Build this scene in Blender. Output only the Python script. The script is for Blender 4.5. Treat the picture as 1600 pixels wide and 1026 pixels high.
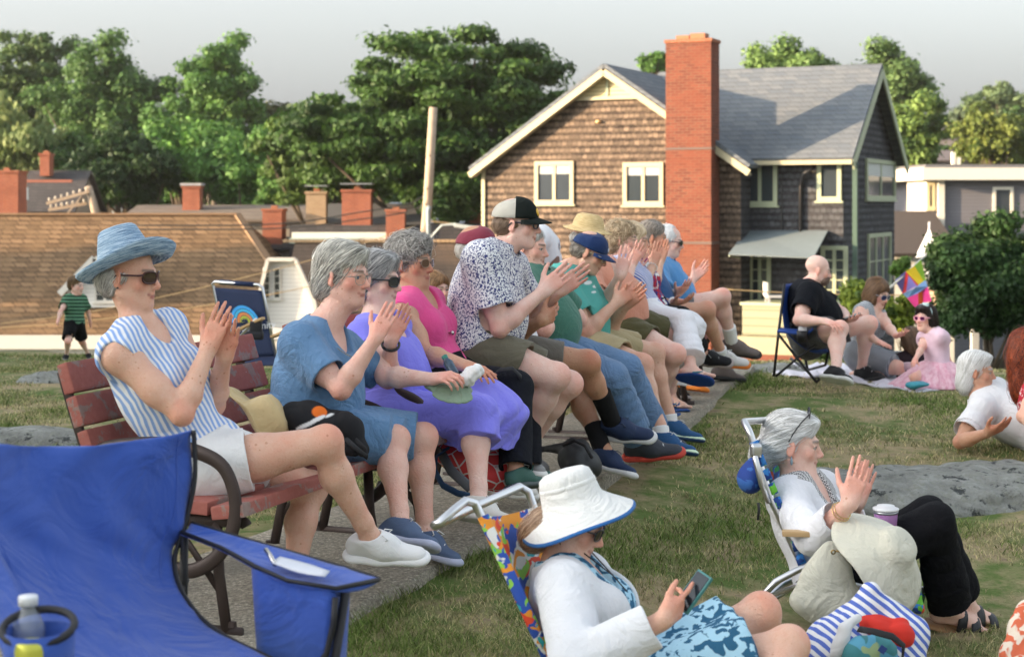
import bpy, bmesh, math, random
import numpy as np
from mathutils import Vector, Matrix
R_ = math.radians
for _o in list(bpy.data.objects): bpy.data.objects.remove(_o)
SC = bpy.context.scene
COL = SC.collection
# ---------------------------------------------------------------- camera
F = 2500.0; CZ = 1.5; HY = 318.0       # focal length in photo pixels, eye height, horizon row
_cam = bpy.data.cameras.new('camera'); cam = bpy.data.objects.new('camera', _cam); COL.objects.link(cam)
cam.location = (0, 0, CZ); cam.rotation_euler = (R_(90), 0, 0)
_cam.sensor_fit = 'HORIZONTAL'; _cam.sensor_width = 36; _cam.lens = 36*F/1600.0
_cam.shift_y = -(513-HY)/1600.0
_cam.clip_start = 0.05; _cam.clip_end = 3000
_cam.dof.use_dof = True; _cam.dof.focus_distance = 6.8; _cam.dof.aperture_fstop = 4.4
SC.camera = cam
# ---------------------------------------------------------------- sky, sun, exposure
SUN_EL, SUN_AZ = 11.0, 0.0
SUN_DIR = Vector((0.975, 0.22, -math.tan(R_(SUN_EL)))).normalized()   # where the light travels
w = bpy.data.worlds.new('World'); SC.world = w; w.use_nodes = True
nt = w.node_tree; nt.nodes.clear()
sky = nt.nodes.new('ShaderNodeTexSky'); sky.sky_type = 'NISHITA'; sky.sun_disc = False
sky.sun_elevation = R_(SUN_EL); sky.sun_rotation = math.atan2(-SUN_DIR.x, -SUN_DIR.y)
sky.air_density = 1.2; sky.dust_density = 7.0; sky.ozone_density = 1.0
hs_ = nt.nodes.new('ShaderNodeHueSaturation'); hs_.inputs['Saturation'].default_value = 0.30
bg = nt.nodes.new('ShaderNodeBackground'); bg.inputs['Strength'].default_value = 0.14
wo = nt.nodes.new('ShaderNodeOutputWorld')
tn = nt.nodes.new('ShaderNodeMix'); tn.data_type = 'RGBA'; tn.blend_type = 'MULTIPLY'; tn.inputs[0].default_value = 1; tn.inputs[7].default_value = (.93, .965, 1.0, 1)
nt.links.new(sky.outputs[0], hs_.inputs['Color']); nt.links.new(hs_.outputs[0], tn.inputs[6]); hz_ = nt.nodes.new('ShaderNodeMix'); hz_.data_type = 'RGBA'; hz_.inputs[0].default_value = .52; hz_.inputs[7].default_value = (.46, .50, .54, 1)   # even high haze over the whole sky
nt.links.new(tn.outputs[2], hz_.inputs[6]); nt.links.new(hz_.outputs[2], bg.inputs[0]); nt.links.new(bg.outputs[0], wo.inputs[0])
_sl = bpy.data.lights.new('sun', 'SUN'); _sl.energy = 2.0; _sl.angle = R_(0.8); _sl.color = (1.0, 0.70, 0.42)
sun = bpy.data.objects.new('sun', _sl); COL.objects.link(sun)
sun.rotation_euler = SUN_DIR.to_track_quat('-Z', 'Y').to_euler()
SC.view_settings.view_transform = 'Standard'; SC.view_settings.look = 'None'
SC.view_settings.exposure = 2.95; SC.view_settings.gamma = 1.0
SC.cycles.use_denoising = True
SC.cycles.max_bounces = 6; SC.cycles.transparent_max_bounces = 12
# ---------------------------------------------------------------- helpers
def V(*a): return Vector(a)
def Pt(px, py, d):
    """the point seen at photo pixel (px, py) at depth d"""
    return Vector(((px-800)/F*d, d, CZ-(py-HY)/F*d))
def Dep(s): return F/s
def reach(a, px, py, L, sg):
    """the point on the sight line (px,py) at distance L from joint a (sg>0: the farther one)"""
    r = Vector(((px-800)/F, 1, -(py-HY)/F)); c = Vector((0, 0, CZ)); m = c-a
    A = r.dot(r); B = 2*m.dot(r); C_ = m.dot(m)-L*L; D = B*B-4*A*C_
    if D < 0 or sg == 0: t = -B/(2*A)
    else: t = (-B+(1 if sg > 0 else -1)*math.sqrt(D))/(2*A)
    return c+r*t
def tag(o, label=None, cat=None, group=None, kind=None):
    if label: o['label'] = label
    if cat: o['category'] = cat
    if group: o['group'] = group
    if kind: o['kind'] = kind
    return o
def empty(name, loc, label=None, cat=None, group=None, rz=0.0):
    o = bpy.data.objects.new(name, None); COL.objects.link(o); o.location = loc; o.rotation_euler.z = rz
    o.empty_display_size = 0.1
    return tag(o, label, cat, group)
def world_of(o):
    if o.parent is None: return o.matrix_basis.copy()
    return world_of(o.parent) @ o.matrix_parent_inverse @ o.matrix_basis
def adopt(o, parent):
    if parent is not None: o.parent = parent; o.matrix_parent_inverse = world_of(parent).inverted()
    return o
def link_mesh(name, verts, faces, mat, parent=None, smooth=False, cols=None, frame=None, mats=None, mi=None):
    """one mesh object from world-space verts; frame: 4x4 giving the object's own axes"""
    me = bpy.data.meshes.new(name)
    v = np.asarray(verts, dtype=np.float32).reshape(-1, 3)
    if frame is not None:
        Mi = np.array(frame.inverted(), dtype=np.float64)
        v = (v @ Mi[:3, :3].T + Mi[:3, 3]).astype(np.float32)
    if isinstance(faces, np.ndarray) and faces.ndim == 2:
        n = len(faces); k = faces.shape[1]
        me.vertices.add(len(v)); me.vertices.foreach_set('co', v.ravel())
        me.loops.add(n*k); me.polygons.add(n)
        me.loops.foreach_set('vertex_index', faces.astype(np.int32).ravel())
        me.polygons.foreach_set('loop_start', np.arange(0, n*k, k, dtype=np.int32))
        me.update(calc_edges=True)
    else:
        me.from_pydata([tuple(map(float, p)) for p in v], [], [tuple(map(int, f)) for f in faces]); me.update()
    if smooth: me.polygons.foreach_set('use_smooth', [True]*len(me.polygons))
    if cols is not None:
        ca = me.color_attributes.new('Col', 'FLOAT_COLOR', 'POINT')
        c4 = np.ones((len(v), 4), dtype=np.float32); c4[:, :3] = cols
        ca.data.foreach_set('color', c4.ravel())
    for m in (mats or [mat]): me.materials.append(m)
    if mi is not None: me.polygons.foreach_set('material_index', np.asarray(mi, dtype=np.int32))
    o = bpy.data.objects.new(name, me); COL.objects.link(o)
    if frame is not None: o.matrix_world = frame
    if parent is not None:
        fm = o.matrix_basis.copy(); adopt(o, parent); o.matrix_basis = fm
    return o
def smooth(P, n=6):
    P = [V(*p) for p in P]; Q = []
    for i in range(len(P)-1):
        p0, p1, p2, p3 = P[max(i-1, 0)], P[i], P[i+1], P[min(i+2, len(P)-1)]
        for j in range(n): t = j/n; Q.append(.5*((2*p1)+(p2-p0)*t+(2*p0-5*p1+4*p2-p3)*t*t+(p3-p0+3*p1-3*p2)*t**3))
    return Q+[P[-1]]
class MB:
    """collects simple shapes and links them as ONE mesh object"""
    def __init__(s): s.v = []; s.f = []; s.m = []; s.cur = 0; s.c = []; s.col = (1, 1, 1)
    def add(s, vs, fs):
        b = len(s.v); s.v += [tuple(p) for p in vs]; s.f += [tuple(b+i for i in f) for f in fs]; s.m += [s.cur]*len(fs)
        s.c += [s.col]*len(vs)
        return s
    def box(s, c, size, M=None, ch=0.0):
        x, y, z = size[0]/2, size[1]/2, size[2]/2
        if ch <= 0:
            vs = [V(a*x, b*y, d*z) for a in (-1, 1) for b in (-1, 1) for d in (-1, 1)]
            fs = [(0, 1, 3, 2), (4, 6, 7, 5), (0, 4, 5, 1), (2, 3, 7, 6), (0, 2, 6, 4), (1, 5, 7, 3)]
        else:
            bm = bmesh.new(); bmesh.ops.create_cube(bm, size=1)
            for q in bm.verts: q.co = V(q.co.x*size[0], q.co.y*size[1], q.co.z*size[2])
            bmesh.ops.bevel(bm, geom=bm.edges[:], offset=ch, segments=2, affect='EDGES', profile=0.7)
            vs = [q.co.copy() for q in bm.verts]; bm.verts.index_update(); fs = [[q.index for q in f.verts] for f in bm.faces]; bm.free()
        if M is not None: vs = [M @ q for q in vs]
        c = V(*c)
        return s.add([q+c for q in vs], fs)
    def beam(s, a, b, w_, h, up=V(0, 0, 1), ch=0.0):
        a = V(*a); b = V(*b); d = (b-a); L = d.length; d.normalize(); u = V(*up); x = d.cross(u).normalized(); u = x.cross(d)
        M = Matrix((x, d, u)).transposed()
        return s.box((a+b)/2, (w_, L, h), M, ch)
    def tube(s, pts, r, n=8, flat=1.0, up=None, closed=False):
        pts = [V(*p) for p in pts]; k = len(pts); b = len(s.v); prev = None
        for i, p in enumerate(pts):
            if closed: d = (pts[(i+1) % k]-pts[i-1])
            else: d = (pts[min(i+1, k-1)]-pts[max(i-1, 0)])
            d.normalize()
            if up is not None: x = d.cross(V(*up)); x = x if x.length > 1e-4 else d.orthogonal()
            elif prev is None: x = d.orthogonal()
            else: x = prev-d*prev.dot(d)
            x.normalize(); prev = x; y = d.cross(x)
            rr = r[i] if hasattr(r, '__len__') else r
            for j in range(n):
                a = 2*math.pi*j/n
                s.v.append(tuple(p+x*(math.cos(a)*rr)+y*(math.sin(a)*rr*flat))); s.c.append(s.col)
        for i in range(k if closed else k-1):
            for j in range(n):
                i2 = (i+1) % k
                s.f.append((b+i*n+j, b+i*n+(j+1) % n, b+i2*n+(j+1) % n, b+i2*n+j)); s.m.append(s.cur)
        if not closed:
            s.f.append(tuple(b+j for j in range(n))[::-1]); s.m.append(s.cur)
            s.f.append(tuple(b+(k-1)*n+j for j in range(n))); s.m.append(s.cur)
        return s
    def grid(s, P, closed_u=False):
        """P: list of rows of points"""
        b = len(s.v); nr = len(P); nc = len(P[0])
        for row in P:
            for p in row: s.v.append(tuple(p)); s.c.append(s.col)
        for i in range(nr-1):
            for j in range(nc if closed_u else nc-1):
                j2 = (j+1) % nc
                s.f.append((b+i*nc+j, b+i*nc+j2, b+(i+1)*nc+j2, b+(i+1)*nc+j)); s.m.append(s.cur)
        return s
    def lathe(s, prof, c=(0, 0, 0), M=None, n=24, wob=None):
        rows = []
        for (r, z) in prof:
            row = []
            for j in range(n):
                a = 2*math.pi*j/n; rr, zz = (r, z) if wob is None else wob(r, z, a)
                p = V(rr*math.cos(a), rr*math.sin(a), zz)
                if M is not None: p = M @ p
                row.append(p+V(*c))
            rows.append(row)
        return s.grid(rows, True)
    def build(s, name, mat, parent=None, smooth=False, mats=None, frame=None, bevel=0, cols=False, solid=0, auto=None):
        o = link_mesh(name, s.v, s.f, mat, parent, smooth, cols=(np.array(s.c) if cols else None), frame=frame, mats=mats, mi=(s.m if mats else None))
        if bevel:
            m = o.modifiers.new('b', 'BEVEL'); m.width = bevel; m.segments = 2; m.limit_method = 'ANGLE'; m.angle_limit = R_(40)
        if solid:
            m = o.modifiers.new('s', 'SOLIDIFY'); m.thickness = solid; m.offset = 0
        return o
# ---------------------------------------------------------------- materials
_M = {}
def lin(h):
    """sRGB 0-255 triple to linear"""
    return tuple(((c/255)/12.92 if c/255 <= .04045 else ((c/255+.055)/1.055)**2.4) for c in h)
class Nd:
    def __init__(s, name):
        s.m = bpy.data.materials.new(name); s.m.use_nodes = True; s.t = s.m.node_tree; s.t.nodes.clear()
        s.o = s.t.nodes.new('ShaderNodeOutputMaterial'); s.b = s.t.nodes.new('ShaderNodeBsdfPrincipled')
        s.t.links.new(s.b.outputs[0], s.o.inputs[0])
    def n(s, typ, **kw):
        q = s.t.nodes.new('ShaderNode'+typ)
        for k, v in kw.items():
            if k[0] == '_': setattr(q, k[1:], v)
            else:
                i = q.inputs[int(k[1:])] if (k[0] == 'i' and k[1:].isdigit()) else q.inputs[k.replace('_', ' ')]
                if hasattr(v, 'bl_idname') or isinstance(v, bpy.types.NodeSocket): s.t.links.new(v if isinstance(v, bpy.types.NodeSocket) else v.outputs[0], i)
                else:
                    if isinstance(v, (tuple, list)) and len(v) == 3 and i.type == 'RGBA': v = (*v, 1)
                    i.default_value = v
        return q
    def set(s, **kw):
        for k, v in kw.items():
            i = s.b.inputs[k.replace('_', ' ')]
            if isinstance(v, bpy.types.NodeSocket): s.t.links.new(v, i)
            elif hasattr(v, 'bl_idname'): s.t.links.new(v.outputs[0], i)
            else:
                if isinstance(v, (tuple, list)) and len(v) == 3 and i.type == 'RGBA': v = (*v, 1)
                i.default_value = v
        return s
    def coord(s, kind='Object', scale=(1, 1, 1), rot=(0, 0, 0)):
        c = s.n('TexCoord'); mp = s.n('Mapping'); s.t.links.new(c.outputs[kind], mp.inputs[0])
        mp.inputs['Scale'].default_value = scale; mp.inputs['Rotation'].default_value = rot
        return mp.outputs[0]
    def noise(s, vec=None, scale=5, detail=4, rough=.5, dist=0.):
        q = s.n('TexNoise', Scale=scale, Detail=detail, Roughness=rough, Distortion=dist)
        if vec is not None: s.t.links.new(vec, q.inputs['Vector'])
        return q.outputs['Fac']
    def ramp(s, fac, stops, interp='LINEAR'):
        q = s.n('ValToRGB'); s.t.links.new(fac, q.inputs[0]); r = q.color_ramp; r.interpolation = interp
        while len(r.elements) < len(stops): r.elements.new(0.5)
        for e, (p, c) in zip(r.elements, stops): e.position = p; e.color = (*c, 1) if len(c) == 3 else c
        return q.outputs[0]
    def mix(s, fac, a, b, mode='MIX'):
        q = s.n('Mix', _data_type='RGBA', _blend_type=mode)
        for i, v in ((0, fac), (6, a), (7, b)):
            if isinstance(v, bpy.types.NodeSocket): s.t.links.new(v, q.inputs[i])
            else: q.inputs[i].default_value = (*v, 1) if isinstance(v, (tuple, list)) and len(v) == 3 else v
        return q.outputs[2]
    def math(s, op, a, b=0.0, c=0.0):
        q = s.n('Math', _operation=op)
        for i, v in ((0, a), (1, b), (2, c)):
            if isinstance(v, bpy.types.NodeSocket): s.t.links.new(v, q.inputs[i])
            else: q.inputs[i].default_value = v
        return q.outputs[0]
    def bump(s, h, strength=.3, dist=.01):
        q = s.n('Bump', Strength=strength, Distance=dist); s.t.links.new(h, q.inputs['Height'])
        s.t.links.new(q.outputs[0], s.b.inputs['Normal']); return s
    def attr(s, name='Col'):
        q = s.n('Attribute', _attribute_name=name); return q.outputs['Color']
def cached(fn):
    def g(*a, **kw):
        k = (fn.__name__,)+a+tuple(sorted(kw.items()))
        if k not in _M: _M[k] = fn(*a, **kw)
        return _M[k]
    return g
@cached
def plain(name, rgb, rough=.6, metal=0., var=.12, sc=6., bmp=0.0, spec=.5):
    n = Nd(name); v = n.coord()
    f = n.noise(v, sc, 5); c = n.mix(f, tuple(x*(1-var) for x in rgb), tuple(min(1, x*(1+var)) for x in rgb))
    n.set(Base_Color=c, Roughness=rough, Metallic=metal, Specular_IOR_Level=spec)
    if bmp: n.bump(n.noise(v, sc*12, 3), bmp, .003)
    return n.m
# ---------------------------------------------------------------- signed distance fields -> one continuous mesh
def A3(v): return np.array([v[0], v[1], v[2]], dtype=np.float32)
class Sdf:
    def __init__(s, col=(.5, .5, .5)): s.p = []; s.col = col; s.disp = None
    def _a(s, kind, c, rad, k, op, col, cr, **kw):
        s.p.append(dict(kind=kind, c=A3(c), rad=float(rad), k=k, op=op, col=col, cr=cr, **kw)); return s
    def cone(s, a, b, r1, r2, k=.02, op='add', col=None, cr=.01, n=None, fl=1.0, cap=0):
        """tapered limb from a to b; n, fl: flattened to fl of its width along n"""
        a = V(*a); b = V(*b); rm = max(r1, r2)
        return s._a('cone', (a+b)/2, (b-a).length/2+rm, k, op, col, cr, a=A3(a), b=A3(b), r1=r1, r2=r2, cap=cap, n=None if n is None else A3(V(*n).normalized()), fl=fl)
    def chain(s, pts, rs, **kw):
        for i in range(len(pts)-1): s.cone(pts[i], pts[i+1], rs[i], rs[i+1], **kw)
        return s
    def ell(s, c, r, M=None, k=.02, op='add', col=None, cr=.01):
        M = M or Matrix.Identity(3)
        return s._a('ell', c, max(r), k, op, col, cr, r=np.array(r, np.float32), M=np.array(M, np.float32))
    def box(s, c, h, M=None, rd=.01, k=.01, op='add', col=None, cr=.01):
        M = M or Matrix.Identity(3)
        return s._a('box', c, V(*h).length+rd, k, op, col, cr, h=np.array(h, np.float32), M=np.array(M, np.float32), rd=rd)
    def half(s, c, n, k=.004, op='int'):
        """keeps what lies behind the plane through c with outward normal n"""
        return s._a('half', c, 1e6, k, op, None, 0, n=A3(V(*n).normalized()))
    @staticmethod
    def dist(q, P):
        kd = q['kind']
        if kd == 'cone':
            ab = q['b']-q['a']; L2 = float(ab @ ab)+1e-9; pa = P-q['a']; t0 = (pa @ ab)/L2
            t = np.clip(t0, 0, 1.05 if q['cap'] else 1); w_ = pa-t[..., None]*ab
            r = q['r1']+t*(q['r2']-q['r1'])
            if q['n'] is not None:
                f = 1/q['fl']; w_ = w_+(w_ @ q['n'])[..., None]*q['n']*(f-1)
                L = np.sqrt((w_*w_).sum(-1)); d = (L-r)*(q['fl'] if q['fl'] < 1 else 1)
            else: d = np.sqrt((w_*w_).sum(-1))-r
            return np.maximum(d, (t0-1)*math.sqrt(L2)) if q['cap'] else d
        if kd == 'ell':
            v = (P-q['c']) @ q['M']; a = v/q['r']; k0 = np.sqrt((a*a).sum(-1))+1e-6; b = a/q['r']; k1 = np.sqrt((b*b).sum(-1))+1e-6
            return k0*(k0-1)/k1
        if kd == 'box':
            v = np.abs((P-q['c']) @ q['M'])-q['h']; o = np.maximum(v, 0)
            return np.sqrt((o*o).sum(-1))+np.minimum(v.max(-1), 0)-q['rd']
        if kd == 'half': return (P-q['c']) @ q['n']
    @staticmethod
    def comb(D, d, q):
        k = max(q['k'], 1e-5)
        if q['op'] == 'add':
            h = np.maximum(k-np.abs(D-d), 0)/k; return np.minimum(D, d)-h*h*k*.25
        if q['op'] == 'sub': d = -d
        h = np.maximum(k-np.abs(D-d), 0)/k; return np.maximum(D, d)+h*h*k*.25
    def ev(s, P):
        D = np.full(P.shape[:-1], 9.0, np.float32)
        for q in s.p:
            if q['op'] == 'paint': continue
            D = s.comb(D, s.dist(q, P), q)
        if s.disp is not None: D = D+s.disp(P)
        return D
    def colour(s, P):
        C = np.empty((len(P), 3), np.float32); C[:] = s.col
        for q in s.p:
            if q['col'] is None: continue
            d = s.dist(q, P); w_ = np.clip(1-d/max(q['cr'], 1e-4), 0, 1)[:, None] if q['cr'] > 0 else (d < 0.001)[:, None].astype(np.float32)
            C = C*(1-w_)+np.array(q['col'], np.float32)*w_
        return C
    def mesh(s, vox):
        add = [q for q in s.p if q['op'] == 'add']
        lo = np.min([q['c']-q['rad'] for q in add], 0)-.02; hi = np.max([q['c']+q['rad'] for q in add], 0)+.02
        B = 8; nb = np.ceil((hi-lo)/(vox*B)).astype(int)+1
        g = np.stack(np.meshgrid(*[np.arange(n) for n in nb], indexing='ij'), -1).reshape(-1, 3)
        hd = vox*B*.5*1.75
        cen = (lo+(g+.5)*vox*B).astype(np.float32)
        near = np.abs(s.ev(cen)) < hd*1.35+.012
        g = g[near]; cen = cen[near]
        o = np.stack(np.meshgrid(*[np.arange(B)]*3, indexing='ij'), -1).reshape(-1, 3)
        N = nb*B
        D = np.full(len(g)*B**3, 9.0, np.float32).reshape(len(g), -1)
        P = (lo+(g[:, None, :]*B+o[None])*vox).astype(np.float32)
        for q in s.p:
            if q['op'] == 'paint': continue
            if q['op'] == 'add' or q['op'] == 'sub':
                m = s.dist(q, cen) < hd*(1.0 if q['kind'] != 'ell' else 1.6)+q['k']+.02
                if not m.any(): continue
                D[m] = s.comb(D[m], s.dist(q, P[m]), q)
            else: D = s.comb(D, s.dist(q, P), q)
        if s.disp is not None: D = D+s.disp(P)
        G = np.full(tuple(N), 9.0, np.float32)
        # coarse sign elsewhere
        G6 = G.reshape(nb[0], B, nb[1], B, nb[2], B)
        G6[g[:, 0], :, g[:, 1], :, g[:, 2], :] = D.reshape(-1, B, B, B)
        # blocks deep inside are left positive: only faces with both sides evaluated count
        K = np.zeros(tuple(nb), bool); K[g[:, 0], g[:, 1], g[:, 2]] = True
        ins = G < 0
        c = np.zeros((N[0]-1, N[1]-1, N[2]-1), np.uint8)
        for a in (0, 1):
            for b in (0, 1):
                for d in (0, 1): c += ins[a:N[0]-1+a, b:N[1]-1+b, d:N[2]-1+d]
        I = np.argwhere((c > 0) & (c < 8))
        # drop cells touching unevaluated blocks
        ok = np.ones(len(I), bool)
        for a in (0, 1):
            for b in (0, 1):
                for d in (0, 1):
                    j = (I+(a, b, d))//B; ok &= K[j[:, 0], j[:, 1], j[:, 2]]
        I = I[ok]
        if not len(I): return np.zeros((0, 3)), np.zeros((0, 4), int)
        idx = np.full(c.shape, -1, np.int32); idx[I[:, 0], I[:, 1], I[:, 2]] = np.arange(len(I))
        acc = np.zeros((len(I), 3), np.float32); cnt = np.zeros(len(I), np.float32)
        co = [(a, b, d) for a in (0, 1) for b in (0, 1) for d in (0, 1)]
        val = {q: G[I[:, 0]+q[0], I[:, 1]+q[1], I[:, 2]+q[2]] for q in co}
        for p in co:
            for ax in range(3):
                if p[ax]: continue
                p2 = list(p); p2[ax] = 1; p2 = tuple(p2); a, b = val[p], val[p2]
                m = (a < 0) != (b < 0); t = a[m]/(a[m]-b[m])
                q = np.tile(np.array(p, np.float32), (m.sum(), 1)); q[:, ax] += t
                acc[m] += q; cnt[m] += 1
        Vv = lo+(I+acc/cnt[:, None])*vox
        Fs = []
        for ax in range(3):
            u, v = (ax+1) % 3, (ax+2) % 3
            e = np.zeros(3, int); e[ax] = 1
            sh = np.array(G.shape); sl0 = [slice(1, -1)]*3; sl0[ax] = slice(0, -1); sl1 = list(sl0); sl1[ax] = slice(1, None)
            A_, B_ = ins[tuple(sl0)], ins[tuple(sl1)]
            E = np.argwhere(A_ != B_); flip = A_[E[:, 0], E[:, 1], E[:, 2]]
            off = np.ones(3, int); off[ax] = 0; E = E+off
            lim = np.array(c.shape)
            quad = []
            for (du, dv) in ((0, 0), (-1, 0), (-1, -1), (0, -1)):
                q = E.copy(); q[:, u] += du; q[:, v] += dv
                good = (q < lim).all(1) & (q >= 0).all(1); q = np.clip(q, 0, lim-1)
                r = idx[q[:, 0], q[:, 1], q[:, 2]]; r = np.where(good, r, -1); quad.append(r)
            Q = np.stack(quad, 1); m = (Q >= 0).all(1); Q = Q[m]; fl = flip[m]
            Q[~fl] = Q[~fl][:, ::-1]; Fs.append(Q)
        return Vv.astype(np.float32), np.concatenate(Fs)
    def build(s, name, mat, parent, vox, frame=None, relax=1, mats=None):
        Vv, Q = s.mesh(vox)
        if len(Q) == 0: print('EMPTY', name); return None
        for _ in range(relax):      # one light smoothing pass
            a = np.concatenate([Q[:, i] for i in range(4) for j in (1, 3)]); b = np.concatenate([Q[:, (i+j) % 4] for i in range(4) for j in (1, 3)])
            n = np.maximum(np.bincount(a, minlength=len(Vv)), 1)
            acc = np.stack([np.bincount(a, weights=Vv[b, i], minlength=len(Vv))/n for i in range(3)], 1)
            Vv = (Vv*.5+acc*.5).astype(np.float32)
        cols = s.colour(Vv)
        return link_mesh(name, Vv, Q, mat, parent, True, cols=cols, frame=frame)
_rs = np.random.RandomState(5)
def folds(amp, scale, M=None, stretch=(1, 1, 1), seed=0, sharp=False):
    """soft cloth folds: a warped sum of waves; stretch >1 makes features shorter along that axis of M"""
    rs = np.random.RandomState(seed+11); Ks = rs.normal(size=(6, 3)); Ks /= np.linalg.norm(Ks, axis=1)[:, None]; ph = rs.rand(12)*6.28
    S = np.array(stretch, np.float32)*scale; Mm = np.array(M, np.float32) if M is not None else np.eye(3, dtype=np.float32)
    Ks = Ks.astype(np.float32)
    def f(P):
        q = (P @ Mm)*S; o = 0
        w1 = np.sin(q @ Ks[0]*.7+ph[0]); w2 = np.sin(q @ Ks[1]*.6+ph[1])
        for i in range(2, 6):
            z = np.sin(q @ Ks[i]+ph[i]+1.6*w1+1.2*w2*(i % 2))
            if sharp: z = 1-2*np.abs(z)
            o = o+z/(1+.3*i)
        if not sharp:
            z = np.sin(q @ Ks[3]*2.1+ph[7]+2.2*w1+1.5*w2); z2 = np.sin(q @ Ks[5]*2.6+ph[8]+1.8*w2); o = o+.55*(1-2*np.abs(z))+.35*(1-2*np.abs(z2))
        return (amp*o*.5).astype(np.float32)
    return f
# ---------------------------------------------------------------- people
@cached
def skin_mat():
    n = Nd('skin'); v = n.coord(); c = n.attr()
    f = n.noise(v, 28, 5, .65); c = n.mix(n.ramp(f, [(.3, (0, 0, 0)), (.75, (.55, .55, .55))]), c, n.mix(1.0, c, (.93, .70, .64), 'MULTIPLY'))
    g = n.noise(v, 160, 3); c = n.mix(n.ramp(g, [(.58, (0, 0, 0)), (.74, (.4, .4, .4))]), c, n.mix(1.0, c, (.8, .6, .5), 'MULTIPLY'))
    n.set(Base_Color=c, Roughness=.48, Specular_IOR_Level=.4, Subsurface_Weight=.12, Subsurface_Scale=.02, Subsurface_Radius=(1, .35, .2))
    bl = n.noise(v, 9, 3); c = n.mix(n.ramp(bl, [(.48, (0, 0, 0)), (.72, (.6, .6, .6))]), c, n.mix(1.0, c, (1.0, .80, .76), 'MULTIPLY'))
    sp = n.n('TexVoronoi', Scale=42.); n.t.links.new(v, sp.inputs['Vector']); c = n.mix(n.ramp(n.math('ADD', sp.outputs['Distance'], n.math('MULTIPLY', n.noise(v, 14, 2), .9)), [(.48, (.75, .75, .75)), (.53, (0, 0, 0))]), c, n.mix(1.0, c, (.70, .52, .42), 'MULTIPLY'))
    n.set(Base_Color=c)
    cr = n.math('MULTIPLY', n.math('ABSOLUTE', n.math('SUBTRACT', n.noise(v, 34, 3, .6, 1.6), .5)), 2.5)
    n.bump(n.math('ADD', cr, n.math('MULTIPLY', n.noise(v, 120, 4), .6)), .55, .004); return n.m
@cached
def hair_mat(rgb, rgb2):
    n = Nd('hair'); c = n.attr(); n.set(Base_Color=c, Roughness=.42, Specular_IOR_Level=.35, Anisotropic=.4); return n.m
@cached
def cloth_mat(name, rgb, bmp=.35, rough=.85, var=.10, weave=700.):
    n = Nd(name); v = n.coord()
    f = n.noise(v, 5, 4); c = n.mix(f, tuple(x*(1-var) for x in rgb), tuple(min(1, x*(1+var)) for x in rgb))
    n.set(Base_Color=c, Roughness=rough, Sheen_Weight=.15 if max(rgb) > .05 else 0., Specular_IOR_Level=.25 if max(rgb) > .05 else .12)
    cr = n.math('MULTIPLY', n.math('ABSOLUTE', n.math('SUBTRACT', n.noise(v, 6.5, 3, .5, 1.8), .5)), 1.6)
    h = n.math('ADD', n.math('ADD', n.math('MULTIPLY', n.noise(v, 11, 4, .6, 1.2), .7), cr), n.math('MULTIPLY', n.noise(v, weave*.5, 2), .12))
    n.bump(h, bmp, .03); return n.m
def attr_cloth(name, rough=.85):
    k = ('attrcloth', name, rough)
    if k not in _M:
        n = Nd(name); v = n.coord(); n.set(Base_Color=n.attr(), Roughness=rough, Specular_IOR_Level=.25)
        n.bump(n.math('ADD', n.noise(v, 14, 4, .6, 1.0), n.math('MULTIPLY', n.noise(v, 350, 2), .1)), .25, .02); _M[k] = n.m
    return _M[k]
def rot_toward(a, b, ang):
    """rotate unit a toward b by ang"""
    b = (b-a*b.dot(a)).normalized(); return (a*math.cos(ang)+b*math.sin(ang)).normalized()
def hand(S, W_, d, n, left, k=1.0, curl=(.25, .3, .35, .4), spread=.10, thumb=(.55, .35), col=None):
    """palm, four jointed fingers and a thumb. d: towards the fingers, n: out of the palm"""
    d = V(*d).normalized(); n = V(*n); n = (n-d*n.dot(d)).normalized(); t = (n.cross(d) if left else d.cross(n)).normalized()
    pink = col
    S.cone(W_, W_+d*.03*k, .026*k, .028*k, k=.02, n=n, fl=.72)
    for x, L in ((.030, .088), (.010, .092), (-.010, .088), (-.028, .080)):
        S.cone(W_+d*.015*k+t*x*.6*k, W_+d*L*k+t*x*k, .016*k, .0125*k, k=.014*k)
    S.ell(W_+d*.045*k+t*.022*k+n*.010*k, (.016*k, .030*k, .014*k), Matrix((t, d, n)).transposed(), k=.02*k)
    segs = ((.031, .090, (.042, .025, .020), .0088), (.0105, .094, (.046, .029, .021), .0090), (-.010, .090, (.043, .027, .020), .0086), (-.029, .081, (.034, .021, .018), .0076))
    for i, (x, y, ls, r) in enumerate(segs):
        p = W_+d*y*k+t*x*k; a0 = spread*(1.3-i)*.75; base = rot_toward(d, t, a0) if a0 >= 0 else rot_toward(d, -t, -a0)
        c = curl[i]; ang = 0
        for j, L in enumerate(ls):
            ang += c*(.8, 1.0, .7)[j]
            dd = (base*math.cos(ang)+n*math.sin(ang)).normalized(); q = p+dd*L*k
            S.cone(p, q, r*k*(1, .94, .86)[j], r*k*(.94, .88, .74)[j], k=.004*k); p = q
    p = W_+d*.028*k+t*.026*k+n*.010*k
    b = (d*math.cos(thumb[0])*1.0+t*math.sin(thumb[0])+n*thumb[1]).normalized(); q = p+b*.046*k
    S.cone(p, q, .0155*k, .0115*k, k=.016*k); b2 = (b*.8+d*.45).normalized(); r_ = q+b2*.034*k
    S.cone(q, r_, .0115*k, .0100*k, k=.005); b3 = (b2*.9+d*.3).normalized(); S.cone(r_, r_+b3*.026*k, .0100*k, .0078*k, k=.004)
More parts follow.
